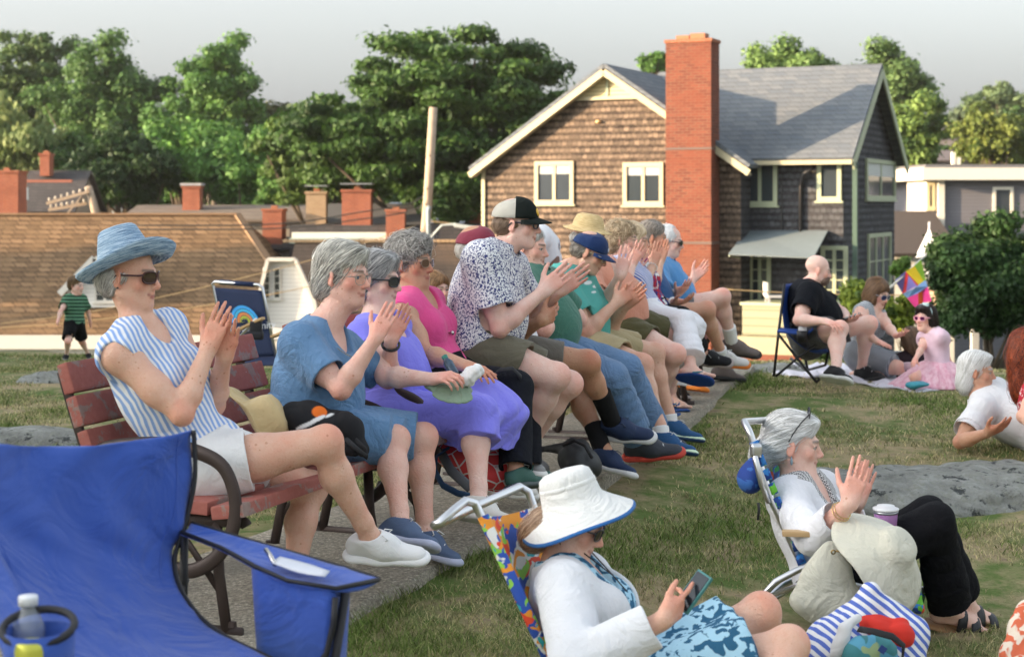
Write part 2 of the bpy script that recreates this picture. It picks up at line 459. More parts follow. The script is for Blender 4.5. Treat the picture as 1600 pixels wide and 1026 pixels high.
class Person:
    sd = .055
    def __init__(s, label, d, H=1.66, skin=(.60, .35, .25), w=1.0, belly=0.0, bust=0.0, sex='f', vox=None, cat='person', group=None):
        s.label = label; s.d = d; s.h = H/1.68; s.skin = skin; s.w = w; s.belly = belly; s.bust = bust; s.sex = sex; s.cat = cat; s.group = group
        s.vox = vox or max(.0042, d/F*1.35*1.05); s.seed = int(d*1000) % 997; s.ov = {}
    def pose(s, pelvis, yaw, neck, head, look, R=None, L=None, lR=None, lL=None, syaw=None, slouch=.03, headL=.185, trunk=.50, pd=0.0):
        h = s.h; s.P = Pt(pelvis[0], pelvis[1], s.d); s.N = reach(s.P, neck[0], neck[1], trunk*h, 0)
        s.U = (s.N-s.P).normalized(); f = V(math.cos(R_(yaw)), math.sin(R_(yaw)), 0); s.L = s.U.cross(f).normalized(); s.Fw = s.L.cross(s.U).normalized()
        f2 = V(math.cos(R_(syaw if syaw is not None else yaw)), math.sin(R_(syaw if syaw is not None else yaw)), 0)
        s.L2 = s.U.cross(f2).normalized(); s.F2 = s.L2.cross(s.U).normalized()
        s.mid = (s.P+s.N)/2-s.Fw*slouch*h; s.ch = s.P.lerp(s.N, .68)-s.F2*slouch*.7*h
        s.HC = reach(s.N, head[0], head[1], headL*h, 0)
        ya, pi, ro = look; f = V(math.cos(R_(ya))*math.cos(R_(pi)), math.sin(R_(ya))*math.cos(R_(pi)), math.sin(R_(pi)))
        r = f.cross(V(0, 0, 1)).normalized(); u = r.cross(f); M = Matrix.Rotation(R_(ro), 3, f); r = M @ r; u = M @ u
        s.HR, s.HF, s.HU = r, f, u; s.HM = Matrix((r, f, u)).transposed()
        shw = (.165 if s.sex == 'f' else .185)*h*(.7+.3*s.w)
        s.sh = {'R': s.N-s.L2*shw-s.U*s.sd*h, 'L': s.N+s.L2*shw-s.U*s.sd*h}
        s.hip = {'R': s.P-s.L*.088*h*s.w, 'L': s.P+s.L*.088*h*s.w}
        s.arm = {}; s.leg = {}
        for k, a in (('R', R), ('L', L)):
            if a:
                e = reach(s.sh[k], a[0][0], a[0][1], .29*h, a[0][2]); wr = reach(e, a[1][0], a[1][1], .245*h, a[1][2])
                hd = reach(wr, a[2][0], a[2][1], .17*h, a[2][2])-wr
                s.arm[k] = (e, wr, hd.normalized(), V(*a[3]), a[4] if len(a) > 4 else {})
                b1 = (e-s.sh[k]).length/h; b2 = (wr-e).length/h
                if abs(b1-.29) > .03 or abs(b2-.245) > .03: print('  ARM', s.label[:24], k, round(b1, 2), round(b2, 2))
        for k, a in (('R', lR), ('L', lL)):
            if a:
                kn = reach(s.hip[k], a[0][0], a[0][1], .415*h, a[0][2]); an = reach(kn, a[1][0], a[1][1], .395*h, a[1][2])
                td = reach(an, a[2][0], a[2][1], .20*h, a[2][2])-an
                s.leg[k] = (kn, an, td.normalized())
                b1 = (kn-s.hip[k]).length/h; b2 = (an-kn).length/h
                if abs(b1-.415) > .04 or abs(b2-.395) > .04: print('  LEG', s.label[:24], k, round(b1, 2), round(b2, 2))
        base = V(s.P.x, s.P.y, min([s.P.z-.45*h]+[q[1].z-.08 for q in s.leg.values()]))
        s.root = empty('person', base, s.label, s.cat, s.group)
        s.TM = Matrix.Translation(s.P) @ Matrix((s.L, s.Fw, s.U)).transposed().to_4x4()
        s.HT = Matrix.Translation(s.HC) @ s.HM.to_4x4()
        return s
    def q(s, x, y, z): return s.HC+s.HM @ (V(x, y, z)*s.hs)
    hs = 1.0
    def torso(s, S, g=0., k=.05, bust=True):
        h, w_ = s.h, s.w; M = Matrix((s.L, s.Fw, s.U)).transposed(); M2 = Matrix((s.L2, s.F2, s.U)).transposed(); b = s.belly
        S.ell(s.P+s.U*.02*h, ((.168*w_)*h+g, .118*h*w_+g, .125*h+g), M, k=k)
        S.ell(s.mid+s.Fw*(.012+b*.35)*h-s.U*.02*h, (.142*h*w_+g+b*.25, .108*h*w_+g+b*.5, .17*h+g), M, k=k)
        S.ell(s.ch, (.148*h*(.5+.5*w_)+g, .108*h*(.6+.4*w_)+g+b*.1, .165*h+g), M2, k=k)
        if b: S.ell(s.P.lerp(s.N, .30)+s.Fw*(.04+b*.6)*h, (.135*h+b*.4+g, .09*h+b*.6+g, .13*h+g), M, k=.06)
        S.cone(s.sh['R'], s.sh['L'], .056*h+g*.8, .056*h+g*.8, k=.06)
        S.cone(s.N-s.F2*.01, s.sh['R'].lerp(s.N, .25), .045*h+g*.3, .046*h+g*.5, k=.05); S.cone(s.N-s.F2*.01, s.sh['L'].lerp(s.N, .25), .045*h+g*.3, .046*h+g*.5, k=.05)
        if s.bust and bust:
            for e in (-1, 1): S.ell(s.ch+s.F2*(.082)*h+s.L2*.072*e*h-s.U*(.035)*h, (.062*s.bust+g, .058*s.bust+g, .064*s.bust+g), M2, k=.04)
    def body(s, hands=True, feet=('none', 'none'), ears=True, lips=(.44, .19, .15), brow=(.22, .16, .12), nose=1.0, jaw=1.0, blush=1.0, old=1.0, neckr=1.0, pin=None):
        neckr *= .88 if s.sex == 'f' else .97
        S = Sdf(s.skin); h = s.h; s.S = S; r = s.skin; red = (r[0]*1.0, r[1]*.80, r[2]*.76)
        s.torso(S)
        ar = (.047 if s.sex == 'f' else .051)*(.6+.4*s.w)
        for k, (e, wr, hd, pn, op) in s.arm.items():
            fa = s.w*.4+.6; a = s.sh[k]
            S.cone(a, a.lerp(e, .55), .054*h*fa, ar*h, k=.04); S.cone(a.lerp(e, .5), e, ar*h, .037*h*fa, k=.02)
            up = a.lerp(e, .45); S.ell(a.lerp(e, .62)-V(0, 0, .008), (.038*h*fa,)*3, k=.04)
            m = e.lerp(wr, .28); S.cone(e, m, .036*h*fa, .041*h*fa, k=.02, col=None); S.cone(m, wr, .040*h*fa, .0255*h, k=.02)
            S.ell(e-(a+wr-e*2).normalized()*.006, (.030*h,)*3, k=.02, col=None)
            S.ell(e, (.030*h,)*3, op='paint', col=red, cr=.03)
            hk = h*(.90 if s.sex == 'f' else .98)*op.get('k', 1.0)
            hand(S, wr, hd, pn, k == 'L', hk, op.get('curl', (.10, .14, .18, .22)), op.get('spread', .05), op.get('thumb', (.75, .35)))
            S.ell(wr+hd*.13*hk, (.07, .07, .07), op='paint', col=(r[0], r[1]*.80, r[2]*.76), cr=.05)
        for k, (kn, an, td) in s.leg.items():
            a = s.hip[k]; lw = .5+.5*s.w
            S.cone(a, a.lerp(kn, .5), .090*h*lw, .076*h*lw, k=.05); S.cone(a.lerp(kn, .5), kn, .076*h*lw, .056*h*lw**.6, k=.03)
            S.ell(kn+((kn-a).normalized()+(kn-an).normalized())*.010, (.050*h*lw**.5,)*3, k=.03)
            S.ell(kn+((kn-a).normalized()+(kn-an).normalized())*.04, (.03,)*3, op='paint', col=red, cr=.05)
            m = kn.lerp(an, .33); back = -((td-(an-kn).normalized()*td.dot((an-kn).normalized())).normalized())
            S.cone(kn, m+back*.016*h, .050*h*lw**.5, .054*h*lw, k=.03); S.cone(m+back*.014*h, kn.lerp(an, .85), .053*h*lw, .033*h*lw**.5, k=.03)
            S.cone(kn.lerp(an, .85), an, .033*h*lw**.5, .034*h, k=.02)
            f, u, sd = s.footframe(k)
            ft = feet[0 if k == 'R' else 1]
            if ft == 'none': S.cone(an, an-u*.03+f*.03, .034*h, .03*h, k=.02)
            else:
                S.ell(an-f*.035*h-u*.040*h, (.028*h, .030*h, .030*h), Matrix((sd, f, u)).transposed(), k=.03)
                S.cone(an-u*.012*h, an+f*.11*h-u*.052*h, .034*h, .024*h, k=.03, n=u, fl=.9); S.cone(an-f*.03*h-u*.05*h, an+f*.12*h-u*.058*h, .026*h, .030*h, k=.02, n=u, fl=.6)
                e = 1 if k == 'L' else -1     # big toe on the inner side
                for i in range(5):
                    x = (.030-.016*i)*(-e)*-1; L = (.048, .046, .040, .034, .028)[i]; b0 = an+f*(.115-.006*i)*h-u*.060*h-sd*x*h*(1 if k == 'R' else 1)
                    S.cone(b0, b0+f*L*h-u*.003, .0115*h if i else .014*h, .0075*h if i else .011*h, k=.005)
        # neck and head
        q = s.q; z = s.hs; e_ = lambda x, y, zz, rr, **kw: S.ell(q(x, y, zz), tuple(a*z for a in rr), s.HM, **kw)
        nb = s.N+s.F2*.012
        S.cone(nb, q(0, -.018, -.062), .056*h*neckr, .050*z*neckr, k=.035)
        S.cone(nb+s.U*.02, q(0, .02, -.07), .046*h*neckr, .040*z*neckr, k=.03)
        e_(0, -.014, .038, (.0735, .094, .080), k=.03); e_(0, .030, -.032, (.0585, .060, .080), k=.03)
        j = jaw
        for e in (-1, 1):
            S.cone(q(.047*e*j, .000, -.056), q(.018*e, .062, -.096), .022*z*j, .020*z, k=.025)
            e_(.040*e, .056, -.026, (.022, .020, .020), k=.022)
            S.cone(q(.010*e, .087, .020), q(.044*e, .070, .019), .009*z, .009*z, k=.014)
        e_(0, .068, -.096, (.019, .017, .016), k=.02)
        if old > 1: S.cone(q(0, .03, -.10), s.N+s.F2*.03+s.U*.03, .028*z, .03*z, k=.04)
        e_(0, .058, -.060, (.030, .032, .030), k=.02)
        for e in (-1, 1): S.ell(q(.031*e, .096, .001), (.015*z, .014*z, .010*z), s.HM, k=.012, op='sub')
        S.cone(q(0, .086, .010), q(0, .106*1.0+.006*(nose-1), -.030), .0075*z, .0105*z*nose, k=.012); e_(0, .108, -.032, (.0105*nose, .010, .009), k=.008)
        for e in (-1, 1): e_(.0115*e, .097, -.037, (.008*nose, .010, .007), k=.008)
        S.cone(q(-.023, .078, -.0625), q(0, .0915, -.0585), .0042*z, .0052*z, k=.006); S.cone(q(.023, .078, -.0625), q(0, .0915, -.0585), .0042*z, .0052*z, k=.006)
        S.cone(q(-.019, .080, -.069), q(.019, .080, -.069), .005*z, .005*z, k=.006); e_(0, .0865, -.0695, (.015, .0055, .0055), k=.005)
        S.cone(q(-.025, .088, -.0648), q(0, .097, -.0640), .0014, .0014, k=.003, op='sub'); S.cone(q(.025, .088, -.0648), q(0, .097, -.0640), .0014, .0014, k=.003, op='sub')
        for e in (-1, 1): S.cone(q(.020*e, .095, -.036), q(.030*e, .084, -.060), .0016, .002, k=.008, op='sub')
        S.cone(q(-.021, .084, -.061), q(.021, .084, -.061), .003, .003, op='paint', col=lips, cr=.006); e_(0, .090, -.069, (.016, .01, .005), op='paint', col=lips, cr=.005)
        for e in (-1, 1):
            S.cone(q(.0185*e, .0865, .0070), q(.045*e, .078, .0055), .0056*z, .0056*z, k=.004)    # upper lid
            S.cone(q(.020*e, .084, -.010), q(.042*e, .077, -.009), .0035*z, .0035*z, k=.006)
            S.cone(q(.0195*e, .088, .0025), q(.044*e, .080, .0010), .002*z, .002*z, op='paint', col=(.12, .07, .06), cr=.004)
            S.cone(q(.014*e, .095, .0215), q(.048*e, .074, .023), .0032*z, .0024*z, op='paint', col=brow, cr=.006)
            e_(.044*e, .062, -.026, (.016, .016, .014), op='paint', col=red, cr=.02)
            if ears:
                Me = s.HM @ Matrix.Rotation(R_(-22*e), 3, 'Z') @ Matrix.Rotation(R_(-12), 3, 'X')
                c = q(.077*e, -.010, -.008); S.ell(c, (.0075*z, .019*z, .032*z), Me, k=.008); S.ell(c+s.HR*.008*e*z, (.004*z, .011*z, .019*z), Me, k=.005, op='sub')
                S.ell(q(.073*e, -.004, -.032), (.006*z, .009*z, .011*z), Me, k=.006); e_(.078*e, -.010, -.008, (.012, .02, .032), op='paint', col=red, cr=.012)
        e_(0, .112, -.033, (.012, .012, .012), op='paint', col=red, cr=.02)
        s.bodyobj = S.build('body', skin_mat(), s.root, s.vox, relax=1)
        return s
    def eyes(s, iris=(.08, .10, .12)):
        for e in (-1, 1):
            m = MB(); c = s.q(.031*e, .0765, .0000); r = .0118*s.hs; rows = []
            for i in range(9):
                th = math.pi*i/8; rows.append([c+s.HF*(math.cos(th)*r)+s.HR*(math.sin(th)*math.cos(a)*r)+s.HU*(math.sin(th)*math.sin(a)*r) for a in [2*math.pi*j/12 for j in range(12)]])
            m.col = iris; m.grid(rows[:3], True); m.col = (.50, .44, .40); m.grid(rows[2:], True)
            m.build('eye', attr_cloth('eye white', .2), s.root, True, cols=True)
        return s
    def footframe(s, k):
        kn, an, td = s.leg[k]; up = (kn-an).normalized()
        if td.dot(up) > .9: up = V(0, 0, 1)
        f = rot_toward(td, up, R_(17)); u = (up-f*up.dot(f)).normalized(); return f, u, f.cross(u).normalized()
    def shoe(s, k, col, sole=(.8, .8, .78), name='sneaker', low=1.0, lace=(.8, .8, .8), label=None, tread=None, kk=1.0, sock=None, sockh=.5):
        kn, an, td = s.leg[k]; f, u, sd = s.footframe(k); h = s.h*kk; M = Matrix((sd, f, u)).transposed(); o = an-u*.078*h
        T = Matrix.Translation(an) @ M.to_4x4()
        S = Sdf(col)
        S.cone(o-f*.045*h+u*.040*h, o+f*.05*h+u*.042*h, .036*h, .041*h, k=.02, n=sd, fl=.85)
        S.cone(o+f*.05*h+u*.034*h, o+f*.145*h+u*.022*h, .040*h, .033*h, k=.03, n=u, fl=.72)
        S.cone(an-f*.012*h, o+f*.04*h+u*.045*h, .043*h, .040*h, k=.03)
        S.half(an+u*.012*h, (u-f*.25), k=.006); S.cone(an+u*.05, an-u*.02*h, .036*h, .034*h, k=.006, op='sub')
        S.half(o+u*.012*h, -u, k=.002)
        x = S.build(name, attr_cloth('shoe fabric', .7), s.root, s.vox, frame=T)
        if label: x['label'] = label
        S = Sdf(sole)
        S.cone(o-f*.05*h+u*.008*h, o+f*.03*h+u*.008*h, .043*h, .039*h, k=.02, n=u, fl=.5); S.cone(o+f*.03*h+u*.008*h, o+f*.15*h+u*.010*h, .039*h, .042*h, k=.02, n=u, fl=.5)
        S.half(o+u*.024*h+f*.02*h, (u-f*.03), k=.004); S.half(o-u*.004*h, -u, k=.004)
        if tread: S.box(o-u*.006*h+f*.05, (.06, .2, .010), M, op='paint', col=tread, cr=.003)
        S.build('sole', attr_cloth('rubber sole', .6), x, s.vox, frame=T)
        if lace and s.vox < .009:
            m = MB()
            for i in range(4):
                c = o+f*(.045+.022*i)*h+u*(.083-.013*i)*h
                m.tube([c-sd*.022*h-u*.010, c+u*.002*h, c+sd*.022*h-u*.010], .0028, 5); m.tube([c-sd*.020*h-u*.008, c+f*.011+u*.004*h, c+sd*.022*h+f*.02-u*.014], .0024, 5)
            for e in (-1, 1): m.tube([o+f*.04*h+u*.086*h+sd*(.006*e), o+f*.045*h+u*.098*h+sd*.02*e, o+f*.065*h+u*.088*h+sd*.034*e, o+f*.05*h+u*.078*h+sd*.024*e], .0024, 5)
            m.build('laces', plain('lace', lace, .8), x, True)
        if sock:
            S = Sdf(sock); S.cone(an-u*.02, an.lerp(kn, .12+sockh*.5), .039*h, .042*h+.006*sockh, k=.01, cap=1); S.build('sock', attr_cloth('sock knit', .9), s.root, s.vox)
        return x
    def sandal(s, k, base=(.03, .09, .30), strap=(.03, .09, .30), name='sandal', kind='flip', th=.018):
        kn, an, td = s.leg[k]; f, u, sd = s.footframe(k); h = s.h; o = an-u*.088*h; M = Matrix((sd, f, u)).transposed()
        S = Sdf(base); S.cone(o-f*.045*h, o+f*.05*h, .036*h, .034*h, k=.02, n=u, fl=.35); S.cone(o+f*.05*h, o+f*.125*h, .036*h, .046*h, k=.03, n=u, fl=.3)
        S.half(o+u*.009, u); S.half(o-u*th*.6, -u)
        x = S.build(name, attr_cloth('sandal sole', .6), s.root, s.vox)
        m = MB(); e = 1 if k == 'L' else -1
        if kind == 'flip':
            top = o+f*.125*h+u*.030*h+sd*.012*h*e
            for q in (-1, 1): m.tube([top, o+f*.085*h+u*.045*h+sd*.030*h*q, o+f*.03*h+u*.02*h+sd*.040*h*q, o+f*.03*h+sd*.036*h*q], [.004, .006, .006, .004], 6, .6)
        else:
            for y, hh, wd in ((.055, .078, .048), (.115, .052, .056)):
                m.grid([[o+f*(y+dy)*h+sd*math.cos(a)*wd*h+u*(math.sin(a)*hh*h+.002) for a in [math.pi*j/10 for j in range(11)]] for dy in (-.019, -.006, .006, .019)])
        m.build('strap', plain('sandal strap', strap, .5), x, True, solid=0 if kind == 'flip' else .004)
        return x
    # ---- clothes
    def top(s, mat, name='shirt', sleeve=.55, g=.016, hem=-.02, neck='crew', amp=.009, loose=.0, col=(.5, .5, .5), paint=None, sg=.012, open_=None, cuff=True, seed=0, nk=1.0, fs=(14, (1, 1, .45))):
        S = Sdf(col); h = s.h; s.torso(S, g)
        if loose: S.cone(s.P+s.U*.06+s.Fw*.02, s.P+s.U*.16+s.Fw*.03, (.15+loose)*h*s.w, (.14+loose)*h*s.w, k=.06, n=s.Fw, fl=.75)
        for k, (e, wr, hd, pn, op) in s.arm.items():
            a = s.sh[k]; fa = s.w*.4+.6
            if 0 < sleeve <= 1:
                b = a.lerp(e, sleeve); r1 = .058*h*fa+sg*.7; r2 = (.050 if s.sex == 'f' else .056)*h*fa+sg*1.3
                S.cone(a, b, r1, r2, k=.045, cap=1)
                if cuff: dd = (b-a).normalized(); S.cone(b-dd*.025, b+dd*.05, r2-.010, r2-.005, k=.003, op='sub')
            elif sleeve > 1:
                S.cone(a, e, .058*h*fa+sg, .046*h*fa+sg, k=.04); t = sleeve-1; b = e.lerp(wr, t); S.cone(e, b, .044*h*fa+sg, .034*h+sg, k=.02, cap=1)
                if cuff: dd = (b-e).normalized(); S.cone(b-dd*.02, b+dd*.05, .028*h+sg, .030*h+sg, k=.003, op='sub')
            else:
                dd = (e-a).normalized(); out = (a-s.N).normalized(); S.ell(a+out*.060*h+dd*.035*h-s.U*.01, (.062*h*fa, .075*h*fa, .115*h*fa), Matrix((s.L2, s.F2, s.U)).transposed(), k=.006, op='sub')
        S.half(s.P+s.U*hem, -s.U, k=.01)
        nb = s.N; M2 = Matrix((s.L2, s.F2, s.U)).transposed()
        if neck == 'crew': S.cone(nb-s.U*.02+s.F2*.01, nb+s.U*.14+s.F2*.01, .058*h*nk+.004, .085*h*nk, k=.006, op='sub')
        elif neck == 'scoop': S.ell(nb+s.F2*.10*h-s.U*.02, (.082*h*nk, .12*h, .105*h*nk), M2, k=.006, op='sub'); S.cone(nb-s.U*.01, nb+s.U*.14, .074*h*nk, .10*h*nk, k=.006, op='sub')
        elif neck == 'v': S.ell(nb+s.F2*.13*h-s.U*.0, (.052*h*nk, .12*h, .14*h*nk), M2, k=.006, op='sub'); S.cone(nb-s.U*.005, nb+s.U*.14, .062*h*nk, .10*h*nk, k=.006, op='sub')
        if open_ is not None: S.box(s.mid+s.F2*.20*h+s.U*.05+s.L2*open_[1], (open_[0], .16, .26), M2, rd=.02, k=.01, op='sub')
        if neck == 'collar':
            S.cone(nb-s.U*.02+s.F2*.01, nb+s.U*.14+s.F2*.01, .056*h, .075*h, k=.004, op='sub')
        if paint: paint(S, s)
        Mx = Matrix((s.L, s.Fw, s.U)).transposed(); S.disp = folds(amp, fs[0], Mx, fs[1], s.seed+seed)
        o = S.build(name, mat, s.root, s.vox, frame=s.TM)
        if neck == 'collar':
            m = MB(); rows = []
            for (rr, zz) in ((.060, .012), (.058, .050), (.066, .052), (.082, .020)):
                rows.append([nb+s.L2*math.cos(a)*rr*h+s.F2*(math.sin(a)*rr*h*1.05+.012)+s.U*(zz*h-(.035*h if abs(a-math.pi/2) < .5 else .0)-.012*max(0, math.sin(a))) for a in [math.pi/2+.12+(2*math.pi-.24)*j/24 for j in range(25)]])
            m.grid(rows).build('collar', mat, o, True, solid=.003)
        return o
    def bottom(s, mat, name='shorts', t=.75, g=.016, amp=.005, top=.09, gk=.022, seed=3, shin=0., lean=0., legs='RL', ctaper=0., skirt=False, k=.03, col=(.5, .5, .5), drop=0., mid=0.):
        """t: how far down the thigh; shin>0: how far down the shin (trousers); skirt: one tube round both legs"""
        S = Sdf(col); h = s.h; w_ = s.w; M = Matrix((s.L, s.Fw, s.U)).transposed()
        S.ell(s.P+s.U*.0*h, ((.168*w_)*h+g, .118*h*w_+g, min(.125*h+g, top+.01)), M, k=.04)
        S.cone(s.P, s.P+s.U*top, .145*w_*h+g, .14*w_*h+g+s.belly*.3, k=.03, n=s.Fw, fl=.8, cap=1)
        ends = []
        for q in legs:
            if q not in s.leg: continue
            kn, an, td = s.leg[q]; a = s.hip[q]; lw = .5+.5*w_
            if shin <= 0:
                b = a.lerp(kn, t); r1 = .092*h*lw+g; r2 = (.092+(.058-.092)*t)*h*lw+gk
                S.cone(a, b, r1, r2, k=k, cap=1)
                if not skirt: dd = (b-a).normalized(); S.cone(b-dd*.03, b+dd*.05, r2-.012, r2-.006, k=.003, op='sub')
            else:
                S.cone(a, kn, .092*h*lw+g, .064*h*lw+g, k=k); b = kn.lerp(an, shin); r2 = (.052-.012*ctaper)*h*lw+gk
                S.cone(kn, b, .060*h*lw+g, r2, k=.02, cap=1)
                if not skirt: dd = (b-kn).normalized(); S.cone(b-dd*.03, b+dd*.05, r2-.010, r2-.006, k=.003, op='sub')
            ends.append((a, kn, b, r2))
        if skirt and len(ends) == 2:
            if shin > 0: S.cone((ends[0][1]+ends[1][1])/2, (ends[0][2]+ends[1][2])/2, .07*h+gk, .07*h+gk, k=.06, cap=1)
            c0 = s.P; c1 = (ends[0][2 if shin <= 0 else 1]+ends[1][2 if shin <= 0 else 1])/2; sp = (ends[0][1]-ends[1][1]).length/2
            S.cone(c0, c1, .13*h*w_, min(sp, .16)*.75+.055*h, k=.06, n=V(0, 0, 1), fl=.62, cap=1 if shin <= 0 else 0)
            if drop:
                c2 = c1-V(0, 0, drop)+s.Fw*mid; S.cone(c1-V(0, 0, .02), c2, min(sp, .16)*.75+.05*h, min(sp, .16)+.075*h, k=.06, n=s.Fw, fl=.6, cap=1)
                S.cone(c2+V(0, 0, .05), c2-V(0, 0, .05), min(sp, .16)+.05*h, min(sp, .16)+.07*h, k=.01, n=s.Fw, fl=.5, op='sub')
        S.disp = folds(amp, 16, M, (1, .5, 1), s.seed+seed)
        return S.build(name, mat, s.root, s.vox, frame=s.TM)
    # ---- hair
    def hair(s, prims, col, col2, flow=(0, -.5, -1), n=2600, L=.09, amp=.005, cuts=(), strand=None, lift=.004, base=None, face=True, curly=0., part=None, cover=1.0):
        S = Sdf(col); z = s.hs
        for p in prims:
            if p[0] == 'e': S.ell(s.q(*p[1]), tuple(a*z for a in p[2]), s.HM, k=p[3] if len(p) > 3 else .03)
            else: S.cone(s.q(*p[1]), s.q(*p[2]), p[3]*z, p[4]*z, k=.03, n=None if len(p) < 6 else s.HM @ V(*p[5]), fl=1 if len(p) < 7 else p[6])
        if face:
            S.ell(s.q(0, .088, -.030), (.064*z, .060*z, .082*z), s.HM, k=.02, op='sub')
        for c in cuts: S.ell(s.q(*c[0]), tuple(a*z for a in c[1]), s.HM, k=.012, op='sub')
        fd = folds(amp, 60, s.HM, (1.6, .5, .35), s.seed); S.disp = fd
        col = tuple(min(.85, c*1.35) for c in col); col2 = tuple(min(.9, c*1.35) for c in col2); mh = hair_mat('hair', 'x')
        o = S.build('hair', mh, s.root, s.vox, relax=1)
        if o is None: return
        # strands lying on the surface
        me = o.data; N = len(me.vertices); co = np.empty(N*3, np.float32); me.vertices.foreach_get('co', co); co = co.reshape(-1, 3)
        M = np.array(o.matrix_basis); rs = np.random.RandomState(s.seed)
        cl = np.empty((N, 3), np.float32); t_ = (np.sin(((co-A3(s.HC)) @ np.array(s.HM, np.float32)) @ np.array([210, 60, 30], np.float32))*.5+.5)
        t_ = np.clip(t_*.6+rs.rand(N)*.3, 0, 1)[:, None]; cl = np.array(col)*(1-t_)+np.array(col2)*t_
        c4 = np.ones((N, 4), np.float32); c4[:, :3] = cl; me.color_attributes['Col'].data.foreach_set('color', c4.ravel())
        n = int(n*1.8); idx = rs.randint(0, N, n); p = co[idx].copy(); steps = 7; hw = max(.0009, s.vox*.24)*(1 if strand is None else strand)
        S.disp = None
        def grad(p):
            e = .003; g = np.stack([S.ev(p+np.array(d, np.float32)*e)-S.ev(p-np.array(d, np.float32)*e) for d in ((1, 0, 0), (0, 1, 0), (0, 0, 1))], -1)
            return g/np.maximum(np.linalg.norm(g, axis=1), 1e-6)[:, None]
        loc = (p-A3(s.HC)) @ np.array(s.HM, np.float32)
        fl = np.array(flow, np.float32)[None]*np.ones((n, 1), np.float32)
        top_ = np.clip((loc[:, 2]/z-.07)/.04, 0, 1)
        if part is not None: fl[:, 0] += np.where(loc[:, 0] > part*z, 1.3, -1.3)*top_
        fl = fl+rs.normal(size=(n, 3))*.14+(curly*rs.normal(size=(n, 3)))
        fw = fl @ np.array(s.HM, np.float32).T; Ls = L*(.5+rs.rand(n))*z/steps; pts = []; nn = []
        wv = rs.normal(size=(n, 3))*curly; lf = lift*(.2+2.0*rs.rand(n)**2+(rs.rand(n) < .04)*2.5)
        for i in range(steps+1):
            g = grad(p); d = S.ev(p); p = p-g*(d-lf*(1-abs(2*i/steps-1)*.5)+.001)[:, None]
            pts.append(p.copy()); nn.append(g)
            tg = fw-g*(fw*g).sum(1)[:, None]; tg /= np.maximum(np.linalg.norm(tg, axis=1), 1e-5)[:, None]
            if curly: wv = wv+rs.normal(size=(n, 3))*curly*1.2; fw = fw+wv*.5
            p = (p+tg*Ls[:, None]).astype(np.float32)
        vs = []; fs = []; cs = []
        P_ = np.stack(pts, 1); G_ = np.stack(nn, 1)
        T_ = np.gradient(P_, axis=1); X_ = np.cross(T_, G_); X_ /= np.maximum(np.linalg.norm(X_, axis=2), 1e-6)[..., None]
        wd = (hw*np.array([.6]+[1]*(steps-1)+[.25]))[None, :, None]
        A_ = P_-X_*wd; B_ = P_+X_*wd; C_ = P_+G_*wd*.8
        vs = np.stack([A_, C_, B_], 2).reshape(-1, 3); b = (np.arange(n)*(steps+1)*3)[:, None]; q = (np.arange(steps)*3)[None]
        f1 = np.stack([b+q, b+q+1, b+q+4, b+q+3], -1).reshape(-1, 4); f2 = np.stack([b+q+1, b+q+2, b+q+5, b+q+4], -1).reshape(-1, 4)
        tt = np.clip(rs.normal(.55, .38, n), -.15, 1.15)[:, None]; cc = np.array(col)*(1-tt)+np.array(col2)*tt; cc = np.repeat(cc, (steps+1)*3, 0)
        so = link_mesh('strands', vs, np.concatenate([f1, f2]), mh, o, True, cols=cc)
        return o
    # ---- things worn on the head
    def glasses(s, frame=(.02, .02, .02), lens=(.01, .01, .012), kind='sun', r=(.025, .018), thick=.0022, gap=.032, y=.103, z0=-.001, wrap=.35, name=None, up=0., tint=None):
        nm = name or ('sunglasses' if kind == 'sun' else 'glasses'); m = MB(); ml = MB()
        for e in (-1, 1):
            ring = []
            for j in range(20):
                a = 2*math.pi*j/20; cx, cy = math.cos(a), math.sin(a); ex = .75; x = abs(cx)**ex*math.copysign(1, cx)*r[0]; zz = abs(cy)**ex*math.copysign(1, cy)*r[1]
                X = gap*e+x; ring.append(s.q(X, y-wrap*(abs(X)**1.6)*3.4+up*0, z0+zz))
            m.tube(ring, thick, 6, closed=True)
            c = sum(ring, V(0, 0, 0))/20+s.HF*.0015; b = len(ml.v); ml.v += [tuple(q) for q in ring]+[tuple(c)]; ml.c += [(1, 1, 1)]*21
            for j in range(20): ml.f.append((b+j, b+(j+1) % 20, b+20)); ml.m.append(0)
            xe = (gap+r[0])*e; hinge = s.q(xe, y-wrap*(abs(xe)**1.6)*3.4, z0+r[1]*.45)
            m.tube([hinge, s.q(.0745*e, y-.03, z0+r[1]*.4), s.q(.079*e, .01, .006), s.q(.080*e, -.012, .004), s.q(.077*e, -.028, -.016)], [thick*1.3, thick*1.2, thick, thick, thick], 6)
        m.tube([s.q(-gap+r[0]*.92, y-.004, z0+.004), s.q(0, y+.004, z0+.008), s.q(gap-r[0]*.92, y-.004, z0+.004)], thick, 6)
        o = m.build(nm, plain('frame'+nm, frame, .3), s.root, True)
        if kind == 'sun': lm = plain('dark lens', lens, .08, 0, .02, spec=.9)
        else:
            k = 'clear lens'
            if k not in _M:
                nn = Nd(k); t = nn.n('BsdfTransparent'); gl = nn.n('BsdfGlossy', Roughness=.03); mx = nn.n('MixShader'); mx.inputs[0].default_value = .10
                nn.t.links.new(t.outputs[0], mx.inputs[1]); nn.t.links.new(gl.outputs[0], mx.inputs[2]); nn.t.links.new(mx.outputs[0], nn.o.inputs[0]); _M[k] = nn.m
            lm = _M[k]
        if tint is not None: lm = plain('tinted lens'+str(tint), tint, .1, 0, .02, spec=.8)
        ml.build('lenses', lm, o, True)
        return o
